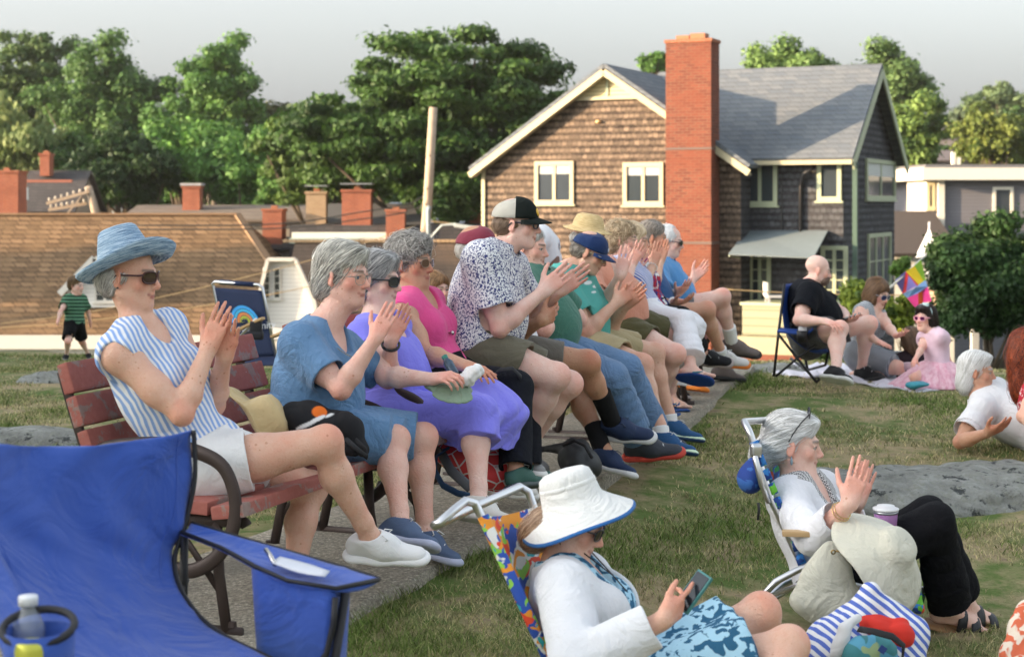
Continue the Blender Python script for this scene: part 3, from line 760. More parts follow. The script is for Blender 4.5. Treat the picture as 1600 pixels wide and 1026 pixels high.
    def cap(s, mat, back=None, bill=None, tilt=0., z0=.034, badge=None, k=1.0):
        """baseball cap: crown shell and bill"""
        c = V(0, -.012, z0); M = Matrix.Rotation(R_(tilt), 3, 'X'); rows = []; b = MB()
        for i in range(12):
            th = (math.pi/2)*i/11
            rows.append([s.q(*(c+M @ V(math.cos(a)*.082*math.cos(th)**.75*k, math.sin(a)*.103*math.cos(th)**.75*k, math.sin(th)*.084*k-.012+(.010*math.sin(a)*math.sin(th))))) for a in [2*math.pi*j/36 for j in range(36)]])
        for q in range(11):
            for j in range(36):
                pass
        b.grid(rows, True)
        if back is not None:
            for fi, f in enumerate(b.f):
                j = fi % 36; a = 2*math.pi*(j+.5)/36
                if math.sin(a) < .12: b.m[fi] = 1
        o = b.build('cap', mat, s.root, True, mats=[mat, back] if back is not None else None, solid=.003)
        m = MB(); rows = []
        for i in range(7):
            t = i/6; row = []
            for j in range(17):
                a = math.pi*(.14+.72*j/16); x = math.cos(a)*(.083+.004*t)*k; y = math.sin(a)*.101*k+t*.070*(math.sin(math.pi*j/16)**.55); zz = -.010-.020*t-.35*abs(x)**1.5*1.6+.004
                row.append(s.q(*(c+M @ V(x, y, zz))))
            rows.append(row)
        m.grid(rows).build('bill', bill or mat, o, True, solid=.004)
        m = MB(); m.ell = None
        p = s.q(*(c+M @ V(0, 0, .075*k))); m.lathe([(0, .004), (.005, .003), (.006, 0), (.005, -.003)], p, s.HM, 10).build('button', bill or mat, o, True)
        if badge:
            pc = c+M @ V(0, .0985*k, .020); mm = MB()
            Mb = s.HM @ M @ Matrix.Rotation(R_(-72), 3, 'X')
            mm.lathe([(0, .005), (badge[1]*.6, .0045), (badge[1], .003), (badge[1], -.004)], s.q(*pc), Mb, 16).build('badge', plain('cap badge', badge[0], .6), o, True)
        return o
    def brimhat(s, mat, prof, c=(0, -.012, .05), tilt=(0, 0), wob=None, name='sun_hat', n=48, squash=.90, solid=.003, band=None, mats=None, msplit=None):
        M = s.HM @ Matrix.Rotation(R_(tilt[0]), 3, 'X') @ Matrix.Rotation(R_(tilt[1]), 3, 'Y'); m = MB()
        c_ = s.q(*c); rows = []
        for (r, z) in prof:
            row = []
            for j in range(n):
                a = 2*math.pi*j/n; rr, zz = (r, z) if wob is None else wob(r, z, a)
                row.append(c_+M @ V(rr*math.cos(a)*squash, rr*math.sin(a), zz))
            rows.append(row)
        m.grid(rows, True)
        if msplit is not None:
            for fi in range(len(m.f)): m.m[fi] = 1 if (fi//n) >= msplit else 0
        T = Matrix.Translation(c_) @ M.to_4x4()
        return m.build(name, mat, s.root, True, solid=solid, frame=T, mats=mats)
HAIR_SHORT = [('e', (0, -.018, .046), (.079, .099, .083)), ('e', (0, -.050, -.005), (.073, .062, .060))]
HAIR_BOB = [('e', (0, -.016, .048), (.084, .102, .088)), ('e', (0, -.045, -.02), (.086, .070, .075)), ('e', (.062, .0, -.02), (.026, .046, .062)), ('e', (-.062, .0, -.02), (.026, .046, .062))]

def only(k): return ('ONLY' not in globals()) or k in ONLY
# ---------------------------------------------------------------- garment patterns
def mat_stripes(name, a, b, scale, axis=(1, 1, 0), dist=2.0, rough=.85, thr=(.45, .55), bmp=.3):
    n = Nd(name); v = n.coord(); d = n.n('VectorMath', _operation='DOT_PRODUCT'); n.t.links.new(v, d.inputs[0]); d.inputs[1].default_value = axis
    x = n.math('ADD', n.math('MULTIPLY', d.outputs['Value'], scale), n.math('MULTIPLY', n.noise(v, 7, 2), dist))
    sn = n.math('SINE', x); f = n.math('ADD', n.math('MULTIPLY', sn, .5), .5)
    n.set(Base_Color=n.ramp(f, [(thr[0], a), (thr[1], b)]), Roughness=rough, Specular_IOR_Level=.2)
    n.bump(n.noise(v, 13, 4, .6, 1.0), bmp, .03); return n.m
def mat_blobs(name, a, b, scale, thr=.5, soft=.03, kind='noise', rough=.85, c=None):
    n = Nd(name); v = n.coord()
    if kind == 'noise': f = n.noise(v, scale, 1.5, .4, .8)
    else:
        q = n.n('TexVoronoi', Scale=scale); n.t.links.new(v, q.inputs['Vector']); f = n.math('ADD', q.outputs['Distance'], n.math('MULTIPLY', n.noise(v, scale*1.5, 2), .35))
    col = n.ramp(f, [(thr-soft, a), (thr+soft, b)])
    if c: col = n.mix(n.ramp(n.noise(v, scale*.55, 2), [(.55, (0, 0, 0)), (.6, (1, 1, 1))]), col, c)
    n.set(Base_Color=col, Roughness=rough, Specular_IOR_Level=.2); n.bump(n.noise(v, 13, 4, .6, 1.0), .3, .03); return n.m
def mat_check(name, a, b, scale):
    n = Nd(name); v = n.coord('Object', (1, 1, 1), (0, R_(0), 0)); q = n.n('TexChecker', Scale=scale, Color1=a, Color2=b); n.t.links.new(v, q.inputs['Vector'])
    n.set(Base_Color=q.outputs[0], Roughness=.8); return n.m

HAIR_EAR = [('e', (0, -.016, .048), (.081, .100, .086)), ('e', (0, -.048, -.022), (.078, .066, .066)), ('e', (0, .048, .094), (.050, .045, .022)), ('e', (0, -.07, -.06), (.060, .040, .034))]
EAR_CUT = (((.083, .012, -.022), (.026, .040, .036)), ((-.083, .012, -.022), (.026, .040, .036)), ((.066, .072, .015), (.026, .045, .040)), ((-.066, .072, .015), (.026, .045, .040)))
HAIR_CAP = [('e', (0, -.030, -.002), (.0765, .082, .040)), ('e', (0, -.055, -.020), (.069, .055, .045))]
# ---------------------------------------------------------------- terrain
_CP = np.array([(-.57,5.28,.04),(-.26,6.43,.09),(.4,9,.06),(1.2,12,.10),(1.1,6.1,-.17),(1.9,6.1,-.18),(.5,4.7,-.2),(2.9,9.8,.02),(3.4,9.2,-.02),(2.4,13,.05),(3.2,13,.05),(-4.9,18,-.27),
    (-3,10,.02),(-2.5,7,.0),(1.9,8,-.08),(0,3,-.15),(-2,4,0),(0,16,-.1),(5,16,-.1),(-1.2,6,.06),(-3.5,14,-.12),(-8,14,-.3),(-6,8,-.1),(6,8,-.1),(0,-10,0),(10,-5,-.3),(-10,-5,0),(3.5,5,-.25)])
def gz(x, y):
    x = np.asarray(x, float); y = np.asarray(y, float)
    d2 = (x[..., None]-_CP[:, 0])**2+(y[..., None]-_CP[:, 1])**2; w_ = 1/(d2+.35)**1.6
    z = (w_*_CP[:, 2]).sum(-1)/w_.sum(-1)
    z = z+.012*np.sin(x*2.3+1)*np.sin(y*1.7)+.006*np.sin(x*6.1)*np.cos(y*5.3+x)
    r = np.maximum(0, y-(15.6-.0*x)+.22*np.maximum(0, x)+1.8*(x < -2.2)*0-np.clip(-x, 0, 6)*.5)
    z = z-.055*r**1.75*(r < 6)-(r >= 6)*(.055*6**1.75+(r-6)*.40)
    side = np.maximum(0, np.abs(x)-14-np.maximum(0, -y)*.3); z = z-.05*side**1.3
    return np.maximum(z, -7.0+.1*np.sin(x*.05)+.1*np.sin(y*.07))
def g1(x, y): return float(gz(np.array([x]), np.array([y]))[0])
def ground():
    n = Nd('lawn'); v = n.coord()
    a = n.noise(v, .9, 5, .6); b = n.noise(v, 5.5, 5, .65); c = n.noise(v, 55, 4, .7)
    green = n.mix(c, (.05, .085, .022), (.15, .21, .06)); dry = n.mix(c, (.21, .165, .095), (.46, .37, .22)); soil = n.mix(c, (.12, .09, .06), (.30, .235, .165))
    m = n.math('ADD', n.math('MULTIPLY', a, .55), n.math('MULTIPLY', b, .45))
    col = n.mix(n.ramp(m, [(.44, (0, 0, 0)), (.57, (1, 1, 1))]), green, dry); col = n.mix(n.ramp(b, [(.60, (0, 0, 0)), (.70, (.8, .8, .8))]), col, soil)
    # beyond the crest: roads and yards of the town below
    g = n.n('NewGeometry'); sp = n.n('SeparateXYZ'); n.t.links.new(g.outputs['Position'], sp.inputs[0]); far = n.ramp(n.math('MULTIPLY', sp.outputs['Z'], -.2), [(.5, (0, 0, 0)), (.8, (1, 1, 1))])
    col = n.mix(far, col, n.mix(n.ramp(n.noise(v, .05, 3), [(.5, (0, 0, 0)), (.55, (1, 1, 1))]), (.04, .06, .02), (.12, .115, .10)))
    n.set(Base_Color=col, Roughness=.95, Specular_IOR_Level=.1); n.bump(n.math('ADD', c, n.math('MULTIPLY', b, 1.5)), .5, .03)
    xs = np.unique(np.concatenate([np.linspace(-1500, -40, 16), np.linspace(-40, -8, 30), np.linspace(-8, 8, 130), np.linspace(8, 40, 30), np.linspace(40, 1500, 16)]))
    ys = np.unique(np.concatenate([np.linspace(-300, -8, 12), np.linspace(-8, 3, 16), np.linspace(3, 22, 150), np.linspace(22, 60, 40), np.linspace(60, 2500, 24)]))
    X, Y = np.meshgrid(xs, ys, indexing='ij'); P = np.stack([X, Y, gz(X, Y)], -1).reshape(-1, 3)
    nx, ny = X.shape; i = np.arange(nx-1)[:, None]*ny+np.arange(ny-1)[None]; i = i.ravel()
    o = link_mesh('ground', P, np.stack([i, i+ny, i+ny+1, i+1], 1), n.m, None, True); tag(o, kind='structure')
# row line: where the benches stand
ROW = [(-1.45, 4.6), (-1.00, 5.95), (-.50, 6.95), (-.10, 7.85), (.38, 9.2), (.80, 10.4), (1.22, 12.0), (1.75, 13.9)]
def slab_edge(off):
    out = []
    for i in range(len(ROW)):
        a = V(*ROW[max(i-1, 0)], 0); b = V(*ROW[min(i+1, len(ROW)-1)], 0); d = (b-a).normalized(); nrm = V(d.y, -d.x, 0)
        out.append(V(*ROW[i], 0)+nrm*off)
    return out
def in_slab(x, y):
    R = np.array(ROW); xs = np.interp(y, R[:, 1], R[:, 0]); return (x > xs-.48) & (x < xs+1.09*(.55-.18*np.clip((y-5.5)/4, 0, 1))) & (y < 13.8)
def path():
    n = Nd('old concrete'); v = n.coord(); f = n.noise(v, 3, 5, .6); c = n.noise(v, 120, 3, .7); q = n.n('TexVoronoi', Scale=60.); n.t.links.new(v, q.inputs['Vector'])
    col = n.mix(f, (.20, .18, .135), (.33, .30, .235)); sk = n.noise(v, 62, 3, .8); col = n.mix(.62, col, n.ramp(sk, [(.36, (.04, .036, .03)), (.47, (.20, .175, .135)), (.56, (.29, .26, .205)), (.66, (.62, .57, .48))]))
    col = n.mix(n.ramp(n.noise(v, 1.3, 4), [(.56, (0, 0, 0)), (.66, (.6, .6, .6))]), col, (.10, .09, .075))
    n.set(Base_Color=col, Roughness=.92); n.bump(n.math('ADD', n.math('MULTIPLY', q.outputs['Distance'], .6), c), .5, .006)
    A = slab_edge(-.48); B = [p+(q-p)*(.55-.18*min(1, max(0, (p.y-5.5)/4))) for p, q in zip(slab_edge(0), slab_edge(1))]; m = MB(); rows = []
    K = 60
    for j in range(K):
        t = j/(K-1)*(len(ROW)-1); i = min(int(t), len(ROW)-2); u = t-i; a = A[i].lerp(A[i+1], u); b = B[i].lerp(B[i+1], u); row = []
        z0 = .045+.06*min(1, max(0, (a.y-5)/2.2)); wob = .012*math.sin(j*.7)+.008*math.sin(j*1.9)
        for q_ in ((0, -.20), (0, -.02), (.02, 0), (.2, 0), (.5, 0), (.8, 0), (.985, 0), (1.0, -.02), (1.0, -.25)):
            p = a.lerp(b, q_[0]); 
            if q_[0] >= .98: p.x += wob
            row.append(V(p.x, p.y, z0+q_[1]))
        rows.append(row)
    m.grid(rows); o = m.build('concrete_path', n.m, None, True); tag(o, kind='structure')
    md = o.modifiers.new('e', 'EDGE_SPLIT'); md.split_angle = R_(50)
def rock(c, r, seed, label, rz=0., sq=1.0):
    n = _M.get('rock')
    if n is None:
        q = Nd('lichened granite'); v = q.coord(); f = q.noise(v, 6, 6, .7); g = q.noise(v, 28, 5, .7)
        col = q.mix(q.ramp(f, [(.35, (0, 0, 0)), (.65, (1, 1, 1))]), (.17, .175, .16), (.38, .39, .365)); col = q.mix(q.ramp(g, [(.52, (0, 0, 0)), (.6, (1, 1, 1))]), col, (.27, .28, .24)); col = q.mix(q.ramp(q.noise(v, 11, 4, .7), [(.57, (0, 0, 0)), (.63, (1, 1, 1))]), col, (.045, .05, .05))
        q.set(Base_Color=col, Roughness=.9); q.bump(q.math('ADD', f, g), .9, .05); n = _M['rock'] = q.m
    rs = np.random.RandomState(seed); S = Sdf((.2, .2, .2)); M = Matrix.Rotation(rz, 3, 'Z')
    for i in range(7):
        a = rs.rand()*6.28; q = V(math.cos(a)*r[0]*.5*rs.rand(), math.sin(a)*r[1]*.5*rs.rand(), -.05*rs.rand()); S.ell(V(*c)+M @ q, (r[0]*(.4+.35*rs.rand()), r[1]*(.4+.35*rs.rand()), r[2]*(.5+.5*rs.rand())), M @ Matrix.Rotation(rs.rand()-.5, 3, 'Z'), k=.08)
    S.disp = folds(.018, 14, None, (1, 1, 2), seed, True)
    o = S.build('rock', n, None, max(.012, c[1]/F*1.8)); tag(o, label, 'rock', 'rocks showing through the lawn')
def grass():
    rs = np.random.RandomState(3); N = 330000
    y = 4.2+14.5*rs.rand(N)**1.5; x = (rs.rand(N)*2-1)*.35*y
    nz = np.sin(x*1.9+2*np.sin(y*1.3))+np.sin(y*2.7+1.5*np.sin(x*2.2+1))+.8*np.sin(x*7+3*np.sin(y*3.1))*np.sin(y*6.3)+rs.normal(size=N)*.55
    keep = (~in_slab(x, y)) & (nz > -.25); 
    for (cx, cy, rx, ry) in ROCKS: keep &= ((x-cx)/rx)**2+((y-cy)/ry)**2 > .75
    R = np.array(ROW); xe = np.interp(y, R[:, 1], R[:, 0]); edge = np.exp(-((x-xe-1.09*(.55-.18*np.clip((y-5.5)/4, 0, 1))-.03)/.08)**2)
    x, y, nz, edge = x[keep], y[keep], nz[keep], edge[keep]; n = len(x); z = gz(x, y)
    h = (.008+.018*rs.rand(n)**1.4)*(1+.5*np.clip(nz, 0, 2))*(1+1.2*edge*rs.rand(n)); w_ = .0017*np.maximum(1, y/5.2)*(.7+.6*rs.rand(n))
    a = rs.rand(n)*6.28; ln = .5+1.1*rs.rand(n); dx, dy = np.cos(a), np.sin(a); b = rs.rand(n)*6.28
    p0 = np.stack([x-dy*w_, y+dx*w_, z-.004], 1); p1 = np.stack([x+dy*w_, y-dx*w_, z-.004], 1)
    m0 = np.stack([x+np.cos(b)*h*.35*ln-dy*w_*.7, y+np.sin(b)*h*.35*ln+dx*w_*.7, z+h*.6], 1); m1 = m0+np.stack([dy*w_*1.4, -dx*w_*1.4, 0*x], 1)
    tp = np.stack([x+np.cos(b)*h*ln, y+np.sin(b)*h*ln, z+h], 1); tp2 = tp+np.stack([dy*w_*.3, -dx*w_*.3, 0*x], 1)
    P = np.stack([p0, p1, m1, m0, tp2, tp], 1).reshape(-1, 3); i = np.arange(n)*6
    Fc = np.concatenate([np.stack([i, i+1, i+2, i+3], 1), np.stack([i+3, i+2, i+4, i+5], 1)])
    t = np.clip(.72-nz*.38+rs.normal(size=n)*.25-edge*.4, 0, 1)[:, None]; v = (.35+1.15*rs.rand(n))[:, None]
    C = (np.array([.135, .205, .045])*(1-t)+np.array([.58, .48, .28])*t)*v
    nn = Nd('grass blades'); c = nn.attr(); nn.set(Base_Color=c, Roughness=.7, Specular_IOR_Level=.2)
    tr = nn.n('BsdfTranslucent', Color=c); mx = nn.n('MixShader'); mx.inputs[0].default_value = .3; nn.t.links.new(nn.b.outputs[0], mx.inputs[1]); nn.t.links.new(tr.outputs[0], mx.inputs[2]); nn.t.links.new(mx.outputs[0], nn.o.inputs[0])
    o = link_mesh('grass', P, Fc, nn.m, None, False, cols=np.repeat(C, 6, 0)); tag(o, 'short patchy green and straw coloured grass on the hilltop', 'grass', kind='stuff')
# ---------------------------------------------------------------- trees and bushes
def leaf_mat(kind):
    k = ('leaf', kind)
    if k not in _M:
        nn = Nd('leaves'); c = nn.attr(); nn.set(Base_Color=c, Roughness=.6, Specular_IOR_Level=.25)
        tr = nn.n('BsdfTranslucent', Color=c); mx = nn.n('MixShader'); mx.inputs[0].default_value = .28; nn.t.links.new(nn.b.outputs[0], mx.inputs[1]); nn.t.links.new(tr.outputs[0], mx.inputs[2]); nn.t.links.new(mx.outputs[0], nn.o.inputs[0]); _M[k] = nn.m
    return _M[k]
def tree(c, R, label, col, col2, n=14000, nc=90, cr=.26, flat=.75, leaf=.22, seed=0, trunk=True, name='tree', cat='tree', group=None, ground_z=-7.0, droop=0., gap=.12, tw=.35, lean=0., shape=1.0, light=1.0, aspect=1.4):
    """crown of leaf clumps inside an uneven envelope round c with radii R; limbs run to the clumps"""
    rs = np.random.RandomState(seed); R = np.array(R, float)
    root = empty(name, (c[0]+lean, c[1], ground_z), label, cat, group)
    d = rs.normal(size=(nc*3, 3)); d /= np.linalg.norm(d, axis=1)[:, None]; rad = rs.rand(nc*3)**.42
    env = 1+.22*np.sin(d[:, 0]*4+seed)*np.sin(d[:, 2]*5+seed*2)+.16*np.sin(d[:, 1]*9+d[:, 2]*7+seed*3)
    env *= np.where(d[:, 2] < 0, (1-.35*np.abs(d[:, 2])), 1)**shape
    cp = d*(rad*env)[:, None]*R*(1-cr*.5); cp = cp[rs.rand(len(cp)) > gap][:nc]; nc = len(cp)
    leaf *= .74; n = int(n*1.7)
    cs = cr*R.mean()*(.55+.8*rs.rand(nc)); per = np.maximum(3, (n*cs**2/np.sum(cs**2))).astype(int)
    ci = np.repeat(np.arange(nc), per); N = len(ci)
    u = rs.normal(size=(N, 3)); u /= np.linalg.norm(u, axis=1)[:, None]; r = rs.rand(N)**.35*(1+.25*rs.normal(size=N))
    off = u*r[:, None]*cs[ci][:, None]*np.array([1, 1, flat]); off[:, 2] -= droop*cs[ci]*(off[:, 0]**2+off[:, 1]**2)/cs[ci]**2
    P = cp[ci]+off+np.array(c)
    nrm = u*.9+rs.normal(size=(N, 3))*.55+np.array([0, 0, .35]); nrm /= np.linalg.norm(nrm, axis=1)[:, None]
    t1 = np.cross(nrm, rs.normal(size=(N, 3))); t1 /= np.linalg.norm(t1, axis=1)[:, None]; t2 = np.cross(nrm, t1)
    sz = (leaf*(.5+.9*rs.rand(N)))[:, None]
    if droop: t1 = t1*.4+np.array([0, 0, -1.]); t1 /= np.linalg.norm(t1, axis=1)[:, None]
    q = np.stack([P-t1*sz*aspect*.5, P+t2*sz*.42+nrm*sz*.12, P+t1*sz*aspect*.5, P-t2*sz*.42+nrm*sz*.12], 1).reshape(-1, 3); i = np.arange(N)*4
    col = np.array(col)*2.0+.004; col2 = np.array(col2)*1.85+.004
    tone = np.clip(.5+.28*rs.normal(size=nc)[ci]+.22*rs.normal(size=N), 0, 1)[:, None]
    C = np.array(col)*(1-tone)+np.array(col2)*tone
    o = link_mesh('crown', q, np.stack([i, i+1, i+2, i+3], 1), leaf_mat('a'), root, False, cols=np.repeat(C, 4, 0))
    if trunk:
        m = MB(); b = V(c[0]+lean, c[1], ground_z); top = V(c[0], c[1], c[2]-R[2]*.15); m.tube([b-V(0, 0, .3), b.lerp(top, .35)+V(.1, 0, 0), b.lerp(top, .7), top], [tw, tw*.75, tw*.55, tw*.3], 10)
        for j in rs.choice(nc, min(nc, 16), False):
            e = V(*(cp[j]+np.array(c))); s_ = b.lerp(top, .35+.5*rs.rand()); mid = s_.lerp(e, .5)+V(0, 0, -.05*R[2]); m.tube([s_, mid, e], [tw*.35, tw*.22, tw*.06], 6)
        m.build('trunk', plain('bark', (.085, .065, .045), .9, 0, .4, 3., .8), root, True)
    return root
def trees():
    g = 'trees beyond the roofs'
    def T(px, py, d, rx, rz, label, **kw):      # rx, rz in photo pixels
        s = F/d; c = Pt(px, py, d); tree(tuple(c), (rx/s, rx/s*.85, rz/s), label, group=kw.pop('group', g), **kw)
    dk, md, lt, yl = (.010, .026, .006), (.026, .060, .012), (.050, .115, .022), (.110, .150, .030)
    # the broad layered tree between the roofs and the shingled house
    s = F/66; c = Pt(700, 208, 66)
    tree(tuple(c), (245/s, 5.6, 165/s), 'broad layered dark green tree in the middle, left of the shingled house', (.008, .024, .005), (.036, .078, .014), n=95000, nc=460, cr=.155, flat=.36, leaf=.20, seed=4, tw=.45, group=g, aspect=2.0, shape=.6, gap=.25)
    T(500, 250, 69, 95, 95, 'low spreading branch tree in front of the layered tree, left side', col=(.014, .032, .006), col2=(.055, .095, .018), n=22000, nc=150, cr=.2, flat=.4, leaf=.2, seed=14, aspect=2.0)
    T(45, 145, 112, 75, 100, 'tall feathery grey green tree at the left edge of the treeline', col=(.020, .044, .014), col2=(.060, .100, .030), n=16000, nc=120, cr=.2, leaf=.30, seed=1, gap=.3)
    T(165, 170, 105, 98, 108, 'wide rounded green tree second from the left on the treeline', col=(.018, .046, .012), col2=(.055, .110, .028), n=20000, nc=140, cr=.2, leaf=.30, seed=2, gap=.2)
    T(335, 175, 100, 92, 118, 'tallest rounded tree of the left treeline beside the open sky', col=(.020, .055, .012), col2=(.060, .130, .026), n=24000, nc=150, cr=.19, leaf=.28, seed=3, gap=.25)
    T(435, 215, 104, 60, 60, 'olive brown tree low beside the layered tree', col=(.030, .040, .016), col2=(.075, .085, .035), n=9000, nc=70, leaf=.28, seed=5)
    T(25, 245, 85, 85, 100, 'pale yellow green willow at the left edge above the dark roof', col=(.060, .090, .030), col2=(.16, .19, .07), n=16000, nc=100, cr=.22, leaf=.28, droop=.5, seed=6)
    T(110, 270, 84, 70, 60, 'shaded dark tree behind the small brick chimney', col=dk, col2=md, n=9000, nc=70, leaf=.26, seed=7)
    T(200, 275, 78, 90, 72, 'very dark rounded tree behind the leaning crossarm pole', col=(.006, .018, .006), col2=(.022, .050, .012), n=15000, nc=90, leaf=.24, seed=8)
    T(300, 250, 82, 100, 68, 'light green bushy tree behind the lone brick chimney', col=(.028, .070, .014), col2=(.075, .165, .030), n=15000, nc=100, leaf=.25, seed=9)
    T(385, 270, 79, 88, 66, 'mid green bushy tree left of the layered tree', col=(.024, .062, .014), col2=(.060, .135, .028), n=13000, nc=90, leaf=.24, seed=10)
    T(450, 300, 76, 50, 48, 'small dark bushy tree above the tan chimney', col=dk, col2=lt, n=7000, nc=60, leaf=.22, seed=11)
    for i, (px, py, d, rx, rz) in enumerate(((-60, 270, 120, 110, 75), (90, 285, 118, 110, 60), (235, 290, 116, 110, 62), (380, 292, 115, 110, 60), (520, 285, 112, 110, 70), (660, 290, 110, 110, 70), (800, 300, 112, 110, 70), (1440, 262, 118, 70, 38), (1530, 262, 116, 80, 38), (1620, 240, 118, 90, 55), (-250, 262, 125, 130, 85), (-480, 262, 130, 140, 90), (-720, 268, 135, 140, 85), (1850, 240, 120, 140, 60), (2080, 240, 124, 140, 62))):
        T(px, py, d, rx, rz, ('first', 'second', 'third', 'fourth', 'fifth', 'sixth', 'seventh', 'eighth', 'ninth', 'tenth', 'first out of frame', 'second out of frame', 'third out of frame', 'fourth out of frame', 'fifth out of frame')[i]+' dark tree from the left in the low belt behind the roofs', col=dk, col2=md, n=8000, nc=90, cr=.26, leaf=.42, seed=60+i, gap=0, shape=.1, tw=.3, group='low belt of far trees')
    T(1022, 100, 95, 30, 22, 'small tree crown showing over the roof left of the big chimney', col=md, col2=lt, n=3500, nc=40, leaf=.25, seed=12)
    T(1240, 118, 92, 85, 52, 'pale tree crown over the middle of the shingled roof', col=(.032, .065, .018), col2=(.090, .150, .040), n=12000, nc=90, leaf=.26, seed=13, gap=.35)
    T(1385, 135, 90, 75, 68, 'airy tree crown over the right gable end', col=(.030, .060, .020), col2=(.085, .140, .045), n=11000, nc=90, leaf=.26, seed=15, gap=.4)
    T(1425, 215, 85, 60, 75, 'bushy tree right of the shingled gable', col=(.024, .052, .014), col2=(.085, .135, .030), n=11000, nc=80, leaf=.24, seed=16)
    T(1560, 170, 130, 55, 48, 'rounded distant tree at the right side of the skyline', col=(.028, .050, .022), col2=(.070, .105, .045), n=7000, nc=60, leaf=.36, seed=17)
    T(1495, 195, 150, 45, 32, 'low hazy tree on the right skyline', col=(.035, .055, .032), col2=(.075, .105, .055), n=4500, nc=45, leaf=.4, seed=18)
    T(1560, 225, 80, 75, 52, 'rounded light green tree above the grey house', col=(.036, .060, .012), col2=(.100, .120, .024), n=11000, nc=80, leaf=.22, seed=19)
    T(1545, 440, 27, 98, 92, 'dense dark rounded shrub tree at the right edge below the grey house', col=(.005, .016, .004), col2=(.018, .045, .010), n=42000, nc=170, leaf=.085, seed=20, gap=0, shape=.2, tw=.09, ground_z=-2.6, group=None, name='shrub_tree', cat='shrub')
    for i, (px, py, rx, rz, lb) in enumerate(((1345, 468, 36, 40, 'yellow green bush behind the bald man'), (1408, 490, 28, 42, 'yellow flowering bush under the colourful flag'), (1290, 560, 26, 20, 'low green plant beside the brick base'), (1412, 425, 20, 26, 'green bush between the house and the kite'))):
        s = F/24.; c = Pt(px, py, 24.+i*.5); tree(tuple(c), (rx/s, rx/s, rz/s), lb, (.035, .060, .010), (.20, .24, .03) if i < 2 else (.06, .12, .02), n=3500, nc=45, cr=.3, leaf=.07, seed=30+i, trunk=True, tw=.02, name='bush', cat='bush', group='bushes below the hilltop', ground_z=float(c.z)-rz/s-.6)
    # the tall row left of the hill (outside the picture) whose shade covers the hilltop
    for i, (x, y, h) in enumerate(((-15, -5, 6.0), (-14, 0.5, 6.4), (-15.5, 5.5, 6.0), (-14.5, 10.5, 6.2), (-16, 15, 5.8), (-17, 19, 5.2))):
        tree((x, y, 2.1), (2.6, 3.9, 3.3), ('first', 'second', 'third', 'fourth', 'fifth', 'sixth')[i]+' tree from the near end of the row left of the hilltop', (.02, .05, .01), (.05, .11, .02), n=9000, nc=80, cr=.34, leaf=.5, seed=40+i, group='trees shading the hilltop', ground_z=-.8, gap=0, shape=.2)
    for i, (x, y, z) in enumerate(((-41.5, 52.7, 4.1), (-35.0, 52.7, 4.4))):
        tree((x, y, z), (2.1, 2.1, 1.7), ('nearer', 'farther')[1-i]+' of the two trees whose shadows fall on the brown roof', (.02, .05, .01), (.05, .11, .02), n=5000, nc=50, cr=.34, leaf=.4, seed=50+i, group='trees beside the brown roof')
# ---------------------------------------------------------------- buildings
def uv_mat(name, kind, a, b, mortar, bw, bh, ms=.012, axis='x', zk=1.0, rough=.85, bmp=.6, rowoff=.5, streak=None, soft=.5, edge=.35):
    """brick / shingle pattern in wall coordinates of the object's own axes"""
    n = Nd(name); tc = n.n('TexCoord'); sp = n.n('SeparateXYZ'); n.t.links.new(tc.outputs['Object'], sp.inputs[0])
    u = sp.outputs['X'] if axis == 'x' else sp.outputs['Y'] if axis == 'y' else n.math('ADD', sp.outputs['X'], sp.outputs['Y'])
    cb = n.n('CombineXYZ'); n.t.links.new(u, cb.inputs[0]); n.t.links.new(n.math('MULTIPLY', sp.outputs['Z'], zk), cb.inputs[1])
    vec = cb.outputs[0]; ns = n.noise(tc.outputs['Object'], 1.3, 4, .6)
    if kind == 'shingle':
        jit = n.noise(vec, 9, 2); ad = n.n('VectorMath', _operation='ADD'); n.t.links.new(vec, ad.inputs[0])
        cj = n.n('CombineXYZ'); n.t.links.new(n.math('MULTIPLY', n.math('SUBTRACT', jit, .5), bh*.5), cj.inputs[1]); n.t.links.new(cj.outputs[0], ad.inputs[1]); vec = ad.outputs[0]
    q = n.n('TexBrick', Scale=1.0, Mortar_Size=ms, Mortar_Smooth=.3, Bias=0., Brick_Width=bw, Row_Height=bh, Color1=a, Color2=b, Mortar=mortar, _offset=rowoff, _offset_frequency=2); n.t.links.new(vec, q.inputs['Vector'])
    col = n.mix(n.math('MULTIPLY', n.noise(vec, 1.5/bw, 2), soft), q.outputs[0], n.mix(n.noise(tc.outputs['Object'], 22, 3), a, b))
    if kind == 'shingle':
        sv0 = n.n('SeparateXYZ'); n.t.links.new(vec, sv0.inputs[0]); fr0 = n.math('FRACT', n.math('ADD', n.math('DIVIDE', sv0.outputs['Y'], bh), n.math('MULTIPLY', n.noise(vec, 3.2/bw, 3), .35)))
        col = n.mix(n.math('MULTIPLY', n.ramp(fr0, [(.0, (.55, .55, .55)), (.30, (0, 0, 0)), (.68, (0, 0, 0)), (.90, (1, 1, 1))]), edge), col, mortar)  # shadow under each course's butt is put into the colour here
    if streak: col = n.mix(n.ramp(ns, [(.45, (0, 0, 0)), (.70, (.75, .75, .75))]), col, streak)
    n.set(Base_Color=col, Roughness=rough, Specular_IOR_Level=.15)
    h = n.math('MULTIPLY', q.outputs['Fac'], -1.0)
    if kind == 'shingle':
        sv = n.n('SeparateXYZ'); n.t.links.new(vec, sv.inputs[0]); fr = n.math('FRACT', n.math('DIVIDE', sv.outputs['Y'], bh)); h = n.math('ADD', n.math('MULTIPLY', fr, -1.), n.math('MULTIPLY', h, .8))
    n.bump(h, bmp, .02); return n.m
